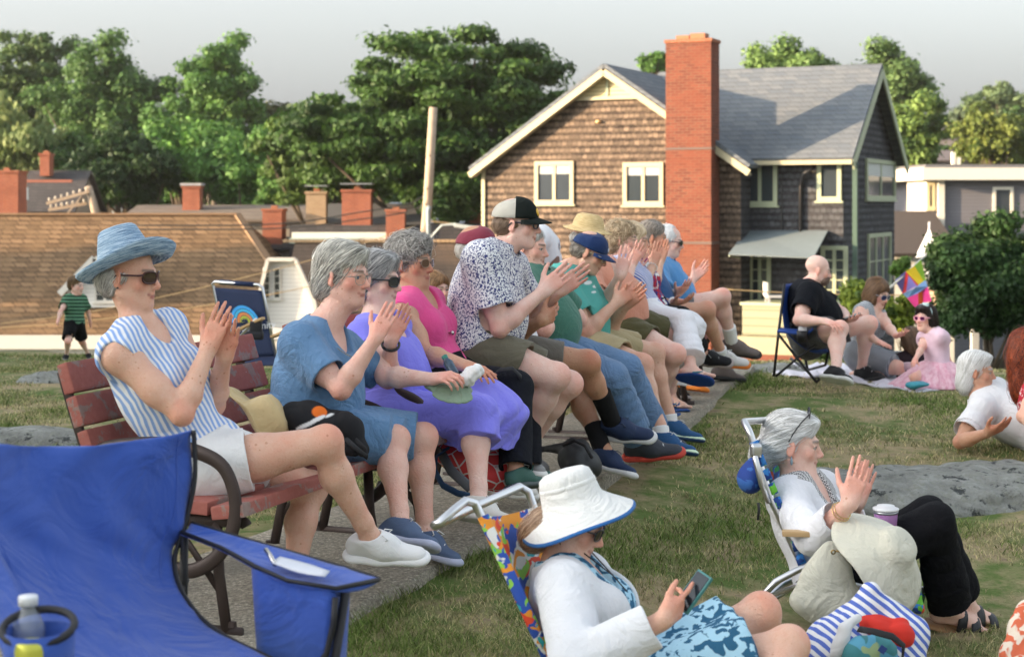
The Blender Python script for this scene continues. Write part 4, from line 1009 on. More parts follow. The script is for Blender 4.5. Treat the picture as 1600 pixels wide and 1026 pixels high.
def Hf(o, phi):
    """house frame: x along the front, y into the depth, z up"""
    c, s = math.cos(R_(phi)), math.sin(R_(phi)); return Matrix(((c, s, 0, o[0]), (-s, c, 0, o[1]), (0, 0, 1, o[2]), (0, 0, 0, 1)))
def poly(name, M, faces, mat, parent, solid=0, **kw):
    m = MB()
    for f in faces: m.add([M @ V(*p) for p in f], [tuple(range(len(f)))])
    return m.build(name, mat, parent, frame=M, solid=solid, **kw)
def window(M, x, z, w_, h, parent, frame, y=0., ax='x', glass=None, cols=2, rows=1, name='window', fw=.11, depth=.06, sill=True, curtain=None):
    """frame proud of the wall, glass set back; ax 'x': in a wall facing -y, 'y': in a wall facing +x"""
    def q(a, b, c_): return M @ (V(a, y+b, c_) if ax == 'x' else V(y-b, a, c_))
    m = MB()
    def bar(x0, x1, z0, z1, y0, y1):
        vs = [q(a, b, c_) for a in (x0, x1) for b in (y0, y1) for c_ in (z0, z1)]; m.add(vs, [(0, 1, 3, 2), (4, 6, 7, 5), (0, 4, 5, 1), (2, 3, 7, 6), (0, 2, 6, 4), (1, 5, 7, 3)])
    X0, X1, Z0, Z1 = x-w_/2, x+w_/2, z-h/2, z+h/2
    bar(X0, X0+fw, Z0, Z1, -depth, .02); bar(X1-fw, X1, Z0, Z1, -depth, .02); bar(X0+fw, X1-fw, Z1-fw, Z1, -depth, .02); bar(X0+fw, X1-fw, Z0, Z0+fw, -depth, .02)
    iw = w_-2*fw; ih = h-2*fw
    for i in range(1, cols): cx = X0+fw+iw*i/cols; bar(cx-.045, cx+.045, Z0+fw, Z1-fw, -depth*.7, .02)
    for i in range(1, rows): cz = Z0+fw+ih*i/rows; bar(X0+fw, X1-fw, cz-.014, cz+.014, -depth*.6, .0)
    if sill: bar(X0-.05, X1+.05, Z0-.05, Z0-.002, -depth-.03, .02)
    o = m.build(name, frame, parent)
    g = MB(); g.add([q(X0+fw*.5, -.012, Z0+fw*.5), q(X1-fw*.5, -.012, Z0+fw*.5), q(X1-fw*.5, -.012, Z1-fw*.5), q(X0+fw*.5, -.012, Z1-fw*.5)], [(0, 1, 2, 3)])
    g.build('pane', glass or plain('window glass', (.035, .045, .055), .08, 0, .3, .8, spec=.8), o)
    if curtain:
        c_ = MB(); c_.add([q(X0+fw, -.018, Z1-fw-ih*curtain[0]), q(X1-fw, -.018, Z1-fw-ih*curtain[0]), q(X1-fw, -.018, Z1-fw), q(X0+fw, -.018, Z1-fw)], [(0, 1, 2, 3)]); c_.build('blind', plain('blind', curtain[1], .8), o)
    return o
def boxp(name, M, x0, x1, y0, y1, z0, z1, mat, parent, ch=.0):
    m = MB(); m.box(((x0+x1)/2, (y0+y1)/2, (z0+z1)/2), (x1-x0, y1-y0, z1-z0), None, ch); m.v = [tuple(M @ V(*p)) for p in m.v]
    return m.build(name, mat, parent, frame=M)
def chimney(M, x0, x1, y0, y1, z0, z1, parent, mat, cap=None, name='chimney', label=None, crown=True):
    o = boxp(name, M, x0, x1, y0, y1, z0, z1, mat, parent)
    if crown:
        e = .05; boxp('chimney_crown', M, x0-e, x1+e, y0-e, y1+e, z1+.002, z1+.10, mat, o); boxp('flue', M, (x0+x1)/2-.12, (x0+x1)/2+.12, (y0+y1)/2-.12, (y0+y1)/2+.12, z1+.102, z1+.22, plain('clay', (.30, .12, .06), .8), o)
    if cap:
        boxp('metal_cap', M, x0-.06, x1+.06, y0-.06, y1+.06, z1+.30, z1+.34, plain('cap metal', (.35, .38, .40), .4, .6), o)
    if label: tag(o, label)
    return o
def main_house():
    cream = plain('cream trim', (.40, .36, .235), .6, 0, .05); gtrim = plain('pale green trim', (.36, .40, .27), .6, 0, .05)
    sh = uv_mat('weathered shingles', 'shingle', (.25, .185, .135), (.075, .058, .046), (.014, .011, .010), .15, .18, .008, 'xy', streak=(.11, .082, .062), bmp=1.0, edge=.95)
    rf = uv_mat('slate grey shingle roof', 'shingle', (.105, .125, .150), (.155, .170, .185), (.06, .065, .07), .34, .20, .008, 'xy', 1.5, bmp=.5)
    bk = uv_mat('red brick', 'brick', (.185, .060, .037), (.100, .034, .024), (.16, .11, .08), .22, .075, .008, 'xy', bmp=.3, streak=(.16, .05, .03))
    phi = 25; O = (2.58, 43.0, 0); M = Hf(O, phi)
    root = empty('shingle_house', (O[0], O[1], -6.5), 'brown shingled house with a tall brick chimney and grey roof', 'house')
    w_ = 3.69; zr, ze, zb = 5.13, 2.62, -6.5; yb = 0.9; xB = 6.15; zrB = 5.22; zeB = 2.80; dB = 6.4; back = yb+dB
    # walls: one mesh, gable front, sides, wing
    yr = yb+dB/2
    F_ = [[(-w_, 0, zb), (w_, 0, zb), (w_, 0, ze), (0, 0, zr-.08), (-w_, 0, ze)], [(w_, 0, zb), (w_, yb, zb), (w_, yb, ze+.1), (w_, 0, ze)], [(-w_, back, zb), (-w_, 0, zb), (-w_, 0, ze), (-w_, back, ze)],
          [(w_, yb, zb), (xB, yb, zb), (xB, yb, zeB), (w_, yb, zeB)], [(xB, yb, zb), (xB, back, zb), (xB, back, zeB), (xB, yr, zrB-.08), (xB, yb, zeB)], [(xB, back, zb), (-w_, back, zb), (-w_, back, zeB), (xB, back, zeB)]]
    wl = poly('wall', M, F_[:1]+F_[2:3], sh, root); shg = uv_mat('grey weathered shingles', 'shingle', (.100, .105, .115), (.036, .038, .044), (.014, .013, .014), .15, .18, .008, 'xy', streak=(.055, .055, .060), bmp=1.0, edge=.95)  # shade on the wing put into a greyer, darker copy of the gable shingles
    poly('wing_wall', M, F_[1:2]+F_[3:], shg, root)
    e = .32; sl = (zr-ze)/w_; slB = (zrB-zeB)/(dB/2)
    rr = [[(0, -e, zr+.06), (-w_-e, -e, ze-sl*e+.06), (-w_-e, back, ze-sl*e+.06), (0, back, zr+.06)], [(w_+e, -e, ze-sl*e+.06), (0, -e, zr+.06), (0, yr, zr+.06), (w_+e, yb-e*.5, ze-sl*e+.06)]]
    ro = poly('roof', M, rr, rf, root, solid=.10)
    rB = [[(0, yb-e, zeB-slB*e+.08), (xB+e, yb-e, zeB-slB*e+.08), (xB+e, yr, zrB+.08), (0, yr, zrB+.08)], [(0, yr, zrB+.08), (xB+e, yr, zrB+.08), (xB+e, back+e, zeB-slB*e+.08), (0, back+e, zeB-slB*e+.08)]]
    poly('wing_roof', M, rB, rf, root, solid=.10)
    # rake boards, louvred gable, corner boards, gutters
    def beamL(nm, a, b, ww, hh, mat, par=root, up=(0, 0, 1)):
        m = MB(); m.beam(M @ V(*a), M @ V(*b), ww, hh, M.to_3x3() @ V(*up)); return m.build(nm, mat, par)
    for s in (-1, 1):
        beamL('rake_board', (0, -e-.01, zr-.12), (s*(w_+e), -e-.01, ze-sl*e-.12), .05, .17, cream); beamL('soffit_board', (0, -e*.5, zr-.17), (s*(w_+e*.9), -e*.5, ze-sl*e-.16), e, .03, cream)
    xg = .78; zg = zr-.1-sl*xg*1.25
    gl = poly('gable_louvre', M, [[(-xg*1.25, -.035, zg), (xg*1.25, -.035, zg), (0, -.035, zr-.14)]], uv_mat('louvre boards', 'brick', (.62, .54, .32), (.58, .50, .30), (.20, .17, .10), 30, .105, .010, 'xy'), root)
    beamL('gable_sill', (-xg*1.35, -.06, zg-.04), (xg*1.35, -.06, zg-.04), .10, .09, cream, gl); beamL('gable_post', (0, -.05, zg), (0, -.05, zr-.1), .06, .05, gtrim, gl, (0, 1, 0))
    beamL('corner_board', (-w_-.02, -.03, zb), (-w_-.02, -.03, ze), .10, .06, cream, root, (0, 1, 0))
    # gable windows
    def pxx(px): # photo column -> x on the front plane
        k = (px-800)/F; c, s = math.cos(R_(phi)), math.sin(R_(phi)); return (k*O[1]-O[0])/(c+k*s)
    def pz(py, x, y=0): q = M @ V(x, y, 0); return CZ-(py-HY)/F*q.y
    for a, b, t, u in ((836, 897, 252, 319), (974, 1037, 254, 321)):
        x0, x1 = pxx(a), pxx(b); xm = (x0+x1)/2; z0, z1 = pz(u, xm), pz(t, xm); window(M, xm, (z0+z1)/2, x1-x0, z1-z0, root, cream, 0, curtain=((.25, (.35, .36, .36))))
    m = MB(); m.lathe([(0, -.05), (.07, -.03), (.08, 0), (.07, .03), (0, .05)], M @ V(pxx(936), -.06, pz(190, 0)), None, 10); m.build('wall_lamp', plain('lamp glass', (.75, .45, .2), .4), root, True)
    # chimney on the front wall
    cx0, cx1 = pxx(1054), pxx(1124)
    ch = chimney(M, cx0, cx1, -.70, -.004, zb, pz(72, cx0), root, bk, crown=False, label='tall red brick chimney standing against the gable')
    zc = pz(72, cx0); boxp('chimney_crown', M, cx0-.03, cx1+.03, -.73, .03, zc+.002, zc+.09, uv_mat('crown brick', 'brick', (.30, .10, .05), (.22, .08, .045), (.3, .2, .14), .22, .075, .008, 'xy'), ch)
    boxp('flue', M, cx0+.25, cx0+.6, -.6, -.25, zc+.092, zc+.20, plain('clay', (.30, .12, .06), .8), ch); boxp('flue', M, cx1-.6, cx1-.2, -.6, -.25, zc+.092, zc+.24, plain('clay', (.30, .12, .06), .8), ch)
    for z_ in (pz(234, cx0), pz(378, cx0)): boxp('chimney_band', M, cx0-.02, cx1+.02, -.72, -.006, z_-.03, z_+.03, plain('dark band', (.09, .06, .05), .7), ch)
    # wing front: windows, gutter, downpipes, awning, doors, deck
    def wx(px): k = (px-800)/F; c, s = math.cos(R_(phi)), math.sin(R_(phi)); return (k*(O[1]+yb*c)-O[0]-yb*s)/(c+k*s)
    def wz(py, x): return pz(py, x, yb)
    for a, b, t, u, cc in ((1160, 1215, 250, 321, 2), (1277, 1315, 250, 314, 1)):
        x0, x1 = wx(a), wx(b); xm = (x0+x1)/2; z0, z1 = wz(u, xm), wz(t, xm); window(M, xm, (z0+z1)/2, x1-x0, z1-z0, root, gtrim, yb, cols=cc)
    gy = yb-e-.02; gzz = zeB-slB*e
    beamL('gutter', (w_+.1, gy-.05, gzz), (xB+e, gy-.05, gzz), .12, .11, cream)
    for px in (1156, 1337):
        x = wx(px); beamL('downpipe', (x, yb-.07, zb), (x, yb-.07, gzz), .12, .10, plain('dark green pipe', (.035, .075, .055), .5), root, (0, 1, 0))
    m = MB(); x = wx(1252); m.tube([M @ V(x, yb-.08, wz(392, x)), M @ V(x, yb-.08, wz(290, x)), M @ V(x+.10, yb-.16, wz(272, x)), M @ V(x+.34, yb-.2, wz(264, x))], .05, 8); m.build('vent_pipe', plain('black pipe', (.012, .012, .014), .5), root, True)
    x = wx(1222); beamL('conduit', (x, yb-.03, wz(360, x)), (x, yb-.03, wz(276, x)), .025, .025, plain('black pipe', (.012, .012, .014), .5), root, (0, 1, 0))
    xa0, xa1 = wx(1166), wx(1300); za = wz(361, xa0)
    aw = poly('awning', M, [[(xa0, yb-.03, za), (xa1-.1, yb-.03, za+.02), (xa1+.0, yb-1.9, za-.62), (xa0+.1, yb-1.9, za-.56)]], plain('grey green awning cloth', (.135, .17, .185), .7), root, solid=.03)
    for x in (xa0+.1, xa1): beamL('awning_arm', (x, yb-1.85, za-.60), (x, yb-.05, za-.75), .03, .03, gtrim, aw)
    for a, b, t, u, cc in ((1170, 1205, 380, 480, 2), (1283, 1325, 384, 475, 2)):
        x0, x1 = wx(a), wx(b); xm = (x0+x1)/2; z0, z1 = wz(u, xm), wz(t, xm); window(M, xm, (z0+z1)/2, x1-x0, z1-z0, root, gtrim, yb, cols=cc, rows=5, name='door', sill=False)
    # right end wall windows
    def ey(px): # depth on the end wall x = xB
        k = (px-800)/F; c, s = math.cos(R_(phi)), math.sin(R_(phi)); return (k*(O[1]-xB*s)-O[0]-xB*c)/(s-k*c)
    def ez(py, y): return pz(py, xB, y)
    for a, b, t, u, cc in ((1352, 1397, 250, 312, 2), (1355, 1390, 364, 450, 3)):
        y0, y1 = ey(a), ey(b); ym = (y0+y1)/2; z0, z1 = ez(u, ym), ez(t, ym); window(M, ym, (z0+z1)/2, abs(y1-y0), z1-z0, root, gtrim, xB, 'y', cols=cc, rows=2 if cc == 3 else 1, curtain=(.4, (.5, .52, .5)) if cc == 2 else None)
    for s, yy in ((-1, yb-e), (1, back+e)):
        beamL('rake_board', (xB+e+.01, yr, zrB-.12), (xB+e+.01, yy, zeB-slB*e-.10), .05, .22, gtrim)
    poly('gable_louvre', M, [[(xB+.03, yr-.55, zrB-.62), (xB+.03, yr+.55, zrB-.62), (xB+.03, yr, zrB-.16)]], gtrim, root)
    # deck with clapboard skirt and brick base
    xd0, xd1 = w_+.25, wx(1262); zd = wz(468, xd0); dy = yb-1.6
    boxp('deck', M, xd0, xd1, dy, yb-.01, zd-.80, zd-.05, uv_mat('clapboard', 'brick', (.29, .29, .20), (.26, .26, .18), (.11, .11, .07), 30, .20, .010, 'xy'), root)
    boxp('deck_beam', M, xd0-.05, xd1+.05, dy-.05, yb-.02, zd-.048, zd+.02, gtrim, root); pass
    boxp('deck_step', M, xd0-.05, xd1+.3, dy-.3, yb-.02, zd-1.25, zd-.82, plain('cream step', (.30, .27, .17), .6), root)
    boxp('brick_base', M, xd0-.05, xd1+2.0, dy-.28, yb-.03, zb, zd-1.255, bk, root)
    m = MB(); q = M @ V(wx(1236), yb-1.3, zd+.02); m.box(q+V(0, 0, .16), (.6, .6, .06), None, .02); m.box(q+V(-.28, .1, .34), (.06, .6, .34), None, .02)
    for a in (-.25, .25):
        for b in (-.25, .25): m.box(q+V(a, b, .065), (.05, .05, .13))
    t_ = m.build('deck_chair', plain('white deck furniture', (.45, .46, .46), .6), None); tag(t_, 'pale chair standing on the deck of the shingled house', 'chair')
def left_house():
    M = Hf((-11.5, 57, 0), 0); W_ = lambda px, d: (px-800)/F*d
    root = empty('brown_roof_house', (-14, 57, -7), 'long low house with a sunlit brown shingle roof and white dormers', 'house')
    rf = uv_mat('brown asphalt shingles', 'shingle', (.25, .16, .09), (.125, .080, .044), (.045, .028, .016), .46, .22, .022, 'xy', 1.3, bmp=.5, streak=(.17, .11, .06), edge=.3, soft=.15)
    wt = plain('white trim', (.58, .57, .53), .6, 0, .04); wc = uv_mat('white clapboard', 'brick', (.70, .70, .68), (.68, .68, .66), (.42, .42, .42), 30, .14, .012, 'xy')
    zr = CZ-(338-HY)/F*62; ze = CZ-(526-HY)/F*56
    def L(px, d): return W_(px, d)+11.5
    y0, yr = -1.0, 5.0; xl = -16; xr = L(498, 56); xh = L(371, 62)
    poly('wall', M, [[(xl, 0, -7.5), (xr-.4, 0, -7.5), (xr-.4, 0, ze), (xl, 0, ze)], [(xr-.4, 0, -7.5), (xr-.4, 10, -7.5), (xr-.4, 10, ze), (xr-.4, 0, ze)]], wc, root)
    poly('roof', M, [[(xl, y0, ze), (xr, y0, ze), (xh, yr, zr), (xl, yr, zr)], [(xr, y0, ze), (xr, 11, ze), (xh, yr, zr)], [(xr, 11, ze), (xl, 11, ze), (xl, yr, zr), (xh, yr, zr)]], rf, root, solid=.12)
    m = MB(); m.beam(M @ V(xl, yr, zr+.09), M @ V(xh, yr, zr+.09), .28, .08); m.beam(M @ V(xh, yr, zr+.09), M @ V(xr, y0, ze+.10), .28, .08); m.build('ridge_cap', plain('ridge shingle', (.24, .15, .085), .9), root)
    boxp('fascia', M, xl, xr, y0-.12, y0-.02, ze-.42, ze+.06, wt, root); boxp('eave_soffit', M, xl, xr, y0, .3, ze-.46, ze-.42, wt, root)
    for i, px in enumerate((28, 110, 190, 270, 350)):
        x = L(px, 56); m = MB(); m.add([M @ V(x-.9, y0+.1, ze-.46), M @ V(x+.9, y0+.1, ze-.46), M @ V(x, y0+.3, ze-1.3), M @ V(x-.9, y0+.35, ze-.46), M @ V(x+.9, y0+.35, ze-.46)], [(0, 2, 1), (3, 4, 2), (0, 3, 2), (1, 2, 4), (0, 1, 4, 3)]); m.build('eave_bracket', wt, root)
    boxp('porch_rail', M, xl, xr, y0-.3, y0-.18, ze-1.5, ze-1.28, wt, root)
    # roof plane: height at depth y
    def roofz(y): return ze+(zr-ze)*(y-y0)/(yr-y0)
    def dormer(pxa, pxb, pyt, pyb, pw, rk=.55):
        y = .15; d = 57+y; xa, xb = L(pxa, d), L(pxb, d); zt = CZ-(pyt-HY)/F*d; zb_ = CZ-(pyb-HY)/F*d; xm = (xa+xb)/2; zs = zt-(xb-xa)/2*rk; yk = y0+(zt-ze)/(zr-ze)*(yr-y0)+.8
        dm = poly('dormer', M, [[(xa+.2, y, zb_), (xb-.2, y, zb_), (xb-.2, y, zs), (xm, y, zt-.1), (xa+.2, y, zs)], [(xb-.2, y, zb_), (xb-.2, yk, zb_), (xb-.2, yk, zs), (xb-.2, y, zs)], [(xa+.2, yk, zb_), (xa+.2, y, zb_), (xa+.2, y, zs), (xa+.2, yk, zs)]], wc, root)
        poly('dormer_roof', M, [[(xa, y-.3, zs-.1), (xm, y-.3, zt), (xm, yk, zt), (xa, yk, zs-.1)], [(xm, y-.3, zt), (xb, y-.3, zs-.1), (xb, yk, zs-.1), (xm, yk, zt)]], rf, dm, solid=.08)
        for a, b in ((xa, xm), (xb, xm)):
            m = MB(); m.beam(M @ V(a, y-.33, zs-.16), M @ V(b, y-.33, zt-.06), .06, .22, M.to_3x3() @ V(0, 0, 1)); m.build('rake_board', wt, dm)
        for (wa, wb, wt_, wb_) in pw:
            x0, x1 = L(wa, d), L(wb, d); window(M, (x0+x1)/2, CZ-((wt_+wb_)/2-HY)/F*d, x1-x0, (wb_-wt_)/F*d, dm, wt, y, cols=2 if wb-wa > 20 else 1, rows=4, fw=.07)
    dormer(97, 205, 400, 480, [(148, 180, 428, 472)], .95)
    # white gambrel end with paired windows, right
    y = -1.2; d = 55.8; P_ = lambda px, py: (L(px, d), y, CZ-(py-HY)/F*d)
    g = poly('gable_end', M, [[P_(396, 530), P_(500, 530), P_(488, 470), P_(462, 408), P_(420, 408), P_(404, 470)]], wc, root)
    for a, b in (((396, 505), (420, 405)), ((420, 405), (462, 405)), ((462, 405), (492, 470)), ((492, 470), (502, 528))):
        m = MB(); p, q = M @ V(*P_(*a)), M @ V(*P_(*b)); m.beam(p+V(0, -.15, 0), q+V(0, -.15, 0), .3, .12); m.build('white_rake', wt, g)
    for a, b in ((411, 423), (427, 439)): x0, x1 = L(a, d), L(b, d); window(M, (x0+x1)/2, CZ-((418+467)/2-HY)/F*d, x1-x0, 49/F*d, g, wt, y, cols=1, rows=4, fw=.05)
def small_houses():
    bk = uv_mat('town brick', 'brick', (.36, .11, .06), (.26, .08, .05), (.33, .22, .16), .22, .075, .008, 'xy', bmp=.3, streak=(.22, .08, .05))
    tanb = uv_mat('tan brick', 'brick', (.36, .27, .17), (.28, .20, .12), (.36, .3, .22), .22, .075, .008, 'xy', bmp=.3)
    I = Matrix.Identity(4)
    def B(name, px0, px1, pyt, pyb, d, dep, mat, par, off=0):
        x0, x1 = (px0-800)/F*d, (px1-800)/F*d; z0, z1 = CZ-(pyb-HY)/F*d, CZ-(pyt-HY)/F*d; return boxp(name, Matrix.Translation((x0, d, z0)), 0, x1-x0, off, off+dep, 0, z1-z0, mat, par)
    def root(name, px, d, label, cat='house', group='houses and roofs below the hill'): return empty(name, ((px-800)/F*d, d, -7), label, cat, group)
    def gable(par, px0, px1, pyr, pye, d, dep, roof, wall, pyb=None, name='roof'):
        """simple gabled roof with its ridge across the picture"""
        x0, x1 = (px0-800)/F*d, (px1-800)/F*d; ze = CZ-(pye-HY)/F*d; zr = CZ-(pyr-HY)/F*(d+dep/2); M = Matrix.Translation((x0, d, 0)); w_ = x1-x0
        poly(name, M, [[(0, -.3, ze), (w_, -.3, ze), (w_, dep/2, zr), (0, dep/2, zr)], [(w_, dep+.3, ze), (0, dep+.3, ze), (0, dep/2, zr), (w_, dep/2, zr)]], roof, par, solid=.12)
        poly('wall', M, [[(.2, 0, -7.5), (w_-.2, 0, -7.5), (w_-.2, 0, ze), (.2, 0, ze)], [(w_-.2, 0, -7.5), (w_-.2, dep, -7.5), (w_-.2, dep, ze), (w_-.2, dep/2, zr-.1), (w_-.2, 0, ze)], [(.2, dep, -7.5), (.2, 0, -7.5), (.2, 0, ze), (.2, dep/2, zr-.1), (.2, dep, ze)]], wall, par)
    def chim(par, px0, px1, pyt, pyb, d, mat, cap=False, label=None, dep=.7):
        x0, x1 = (px0-800)/F*d, (px1-800)/F*d; z0, z1 = CZ-(pyb-HY)/F*d, CZ-(pyt-HY)/F*d; return chimney(Matrix.Translation((x0, d, 0)), 0, x1-x0, 0, dep, z0, z1, par, mat, cap, label=label)
    dkroof = uv_mat('dark roof', 'shingle', (.055, .052, .055), (.085, .08, .08), (.03, .03, .03), .34, .2, .01, 'xy', 1.4, bmp=.4)
    gyroof = uv_mat('grey brown roof', 'shingle', (.20, .165, .135), (.155, .13, .11), (.08, .07, .06), .34, .2, .01, 'xy', 1.4, bmp=.4)
    brroof = uv_mat('weathered brown roof', 'shingle', (.135, .095, .068), (.095, .068, .05), (.05, .036, .028), .30, .18, .01, 'xy', 1.4, bmp=.5)
    wh = plain('white paint', (.66, .64, .56), .6, 0, .05); aq = plain('pale aqua board', (.30, .40, .36), .6, 0, .08); sd = plain('stone wall', (.25, .22, .18), .8)
    r = root('dark_slate_house', 70, 72, 'dark slate roofed house at the left edge with a skylight'); gable(r, 20, 120, 268, 332, 72, 5, dkroof, sd); chim(r, 62, 77, 243, 275, 73.5, bk)
    B('red_ridge_board', 24, 112, 281, 285, 71.6, .2, plain('red board', (.30, .10, .06), .7), r)
    x0 = (30-800)/F*71.3; o = boxp('skylight', Matrix.Translation((x0, 71.0, CZ-(312-HY)/F*71)), 0, .42, .25, .33, 0, .55, plain('skylight glass', (.25, .30, .34), .15), r)
    r = root('brick_stack_house', 10, 66, 'big square brick chimney standing at the left edge of the picture', 'chimney'); chim(r, -20, 28, 270, 420, 66, bk, dep=1.2)
    r = root('long_roof_house', 300, 70, 'long low grey brown roof carrying a single brick chimney'); gable(r, 186, 520, 322, 345, 70, 7, gyroof, sd); chim(r, 285, 312, 294, 330, 72, bk, label='square brick chimney on the long roof')
    m = MB(); m.box(((298-800)/F*72+.02, 72.35, CZ-(291.5-HY)/F*72+.1), (.95, .9, .10)); m.build('chimney_slab', plain('slab', (.35, .36, .37), .7), r)
    r = root('corner_chimney_house', 450, 63, 'roof with an orange brick chimney beside the brown roof'); gable(r, 395, 470, 372, 388, 63, 4, dkroof, sd); chim(r, 410, 440, 330, 385, 63.3, bk, dep=1.3)
    r = root('tan_chimney_house', 492, 74, 'house with a tan brick chimney in front of the trees'); gable(r, 505, 660, 320, 352, 64.5, 4, plain('slate', (.10, .105, .115), .7), wh); chim(r, 478, 509, 303, 360, 63.6, tanb, True)
    r = root('capped_chimney_house', 560, 60, 'low flat roof with the largest brick chimney under a metal cap'); B('roof', 452, 760, 352, 400, 61.5, 5, dkroof, r); chim(r, 534, 579, 300, 356, 62, bk, True, dep=1.0)
    B('fascia', 456, 640, 363, 372, 61.3, .2, wh, r); B('gutter_board', 452, 560, 372, 380, 61.1, .2, aq, r); B('soffit_board', 556, 640, 373, 381, 61.2, .15, wh, r)
    chim(r, 603, 632, 331, 378, 61.2, bk, dep=.9, label='smaller brick chimney left of the wooden pole')
    r = root('aqua_trim_house', 720, 62, 'low building with pale aqua boards right of the wooden pole'); B('roof', 660, 765, 350, 364, 64, 4, dkroof, r); B('aqua_wall', 672, 765, 364, 382, 63.6, 3, aq, r); chim(r, 727, 752, 337, 358, 66, bk)
    r = root('brown_ridge_house', 600, 50, 'weathered brown roof with a sunlit ridge behind the seated women'); gable(r, 440, 900, 381, 490, 56.8, 7, brroof, sd)
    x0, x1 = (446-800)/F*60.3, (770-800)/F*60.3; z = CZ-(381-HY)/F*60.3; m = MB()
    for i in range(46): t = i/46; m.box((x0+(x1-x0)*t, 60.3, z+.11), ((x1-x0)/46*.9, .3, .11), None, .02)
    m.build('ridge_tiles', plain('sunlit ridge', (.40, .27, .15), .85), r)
    r = root('white_gable_house', 700, 85, 'pale grey roofs glimpsed behind the trunk of the layered tree'); gable(r, 600, 790, 318, 350, 85, 8, plain('pale roof', (.30, .32, .36), .7), wh)
    # right side
    gw = uv_mat('grey clapboard', 'brick', (.175, .175, .195), (.165, .165, .185), (.11, .11, .125), 30, .13, .010, 'xy')
    r = root('grey_house', 1540, 60, 'grey clapboard house with white cornice at the right edge'); B('wall', 1468, 1720, 280, 560, 60.3, 8, gw, r); B('cornice', 1442, 1740, 262, 281, 59.7, 9, wh, r); B('flat_roof', 1446, 1736, 257, 262, 59.9, 8.6, plain('roof felt', (.12, .12, .13), .8), r)
    B('corner_board', 1466, 1476, 281, 560, 60.15, .13, wh, r); M = Matrix.Translation((0, 60.3, 0)); k = 60.3/F
    window(M, (1567-800)*k, CZ-(319-HY)*k, 32*k, 54*k, r, wh, 0, cols=1); B('porch_wall', 1448, 1466, 281, 330, 60.6, 3, wh, r); window(Matrix.Translation((0, 60.55, 0)), (1457-800)*k, CZ-(306-HY)*k, 13*k, 42*k, r, plain('cream trim', (.60, .52, .30), .6, 0, .05), 0, cols=1)
    for px in (1488, 1496): B('roof_vent', px, px+5, 238 if px < 1490 else 246, 258, 62, .2, wh, r)
    r = root('tan_cottage', 1420, 78, 'small tan cottage with white windows between the houses'); gable(r, 1385, 1468, 296, 306, 78, 5, gyroof, plain('tan wall', (.45, .34, .20), .7)); k = 77.9/F
    for a in (1427, 1452): window(Matrix.Translation((0, 77.95, 0)), (a-800)*k, CZ-(317-HY)*k, 24*k, 20*k, r, wh, 0, cols=2, rows=2, fw=.08)
    chim(r, 1407, 1415, 279, 298, 80, bk)
    r = root('dark_roof_house', 1425, 56, 'dark brown roof below the tan cottage, left of the grey house'); gable(r, 1380, 1500, 332, 398, 56, 7, plain('dark brown roof', (.055, .042, .035), .85), wh)
    r = root('far_house', 1490, 110, 'small grey house half hidden under the far right trees'); gable(r, 1430, 1560, 196, 212, 118, 6, plain('far roof', (.12, .10, .10), .8), plain('far wall', (.22, .20, .2), .8)); gable(r, 1440, 1530, 236, 252, 100, 6, plain('far roof', (.12, .10, .10), .8), plain('far wall', (.22, .20, .2), .8), name='lower_roof')
    r = root('pink_building', 1500, 34, 'low tan building with a dark opening seen under the shrub tree'); B('wall', 1462, 1640, 455, 510, 34, 3, plain('tan render', (.36, .24, .17), .8), r); B('roof', 1458, 1650, 449, 455, 33.8, 3.4, gyroof, r); B('vent', 1494, 1511, 510, 521, 33.2, .4, plain('black', (.01, .01, .01), .6), r)
    for a in (1517, 1537):
        m = MB(); p = Pt(a+6, 540, 30.5); m.box(p+V(0, 0, .1), (.14, .14, .42), None, .01); m.box(p+V(0, 0, .33), (.17, .17, .04), None, .008); o = m.build('bollard', plain('grey white post', (.36, .36, .34), .7), None); tag(o, 'white post beside the lane below the hill, '+('nearer the pink dress' if a == 1517 else 'behind the white hair'), 'post', 'white posts along the lane')
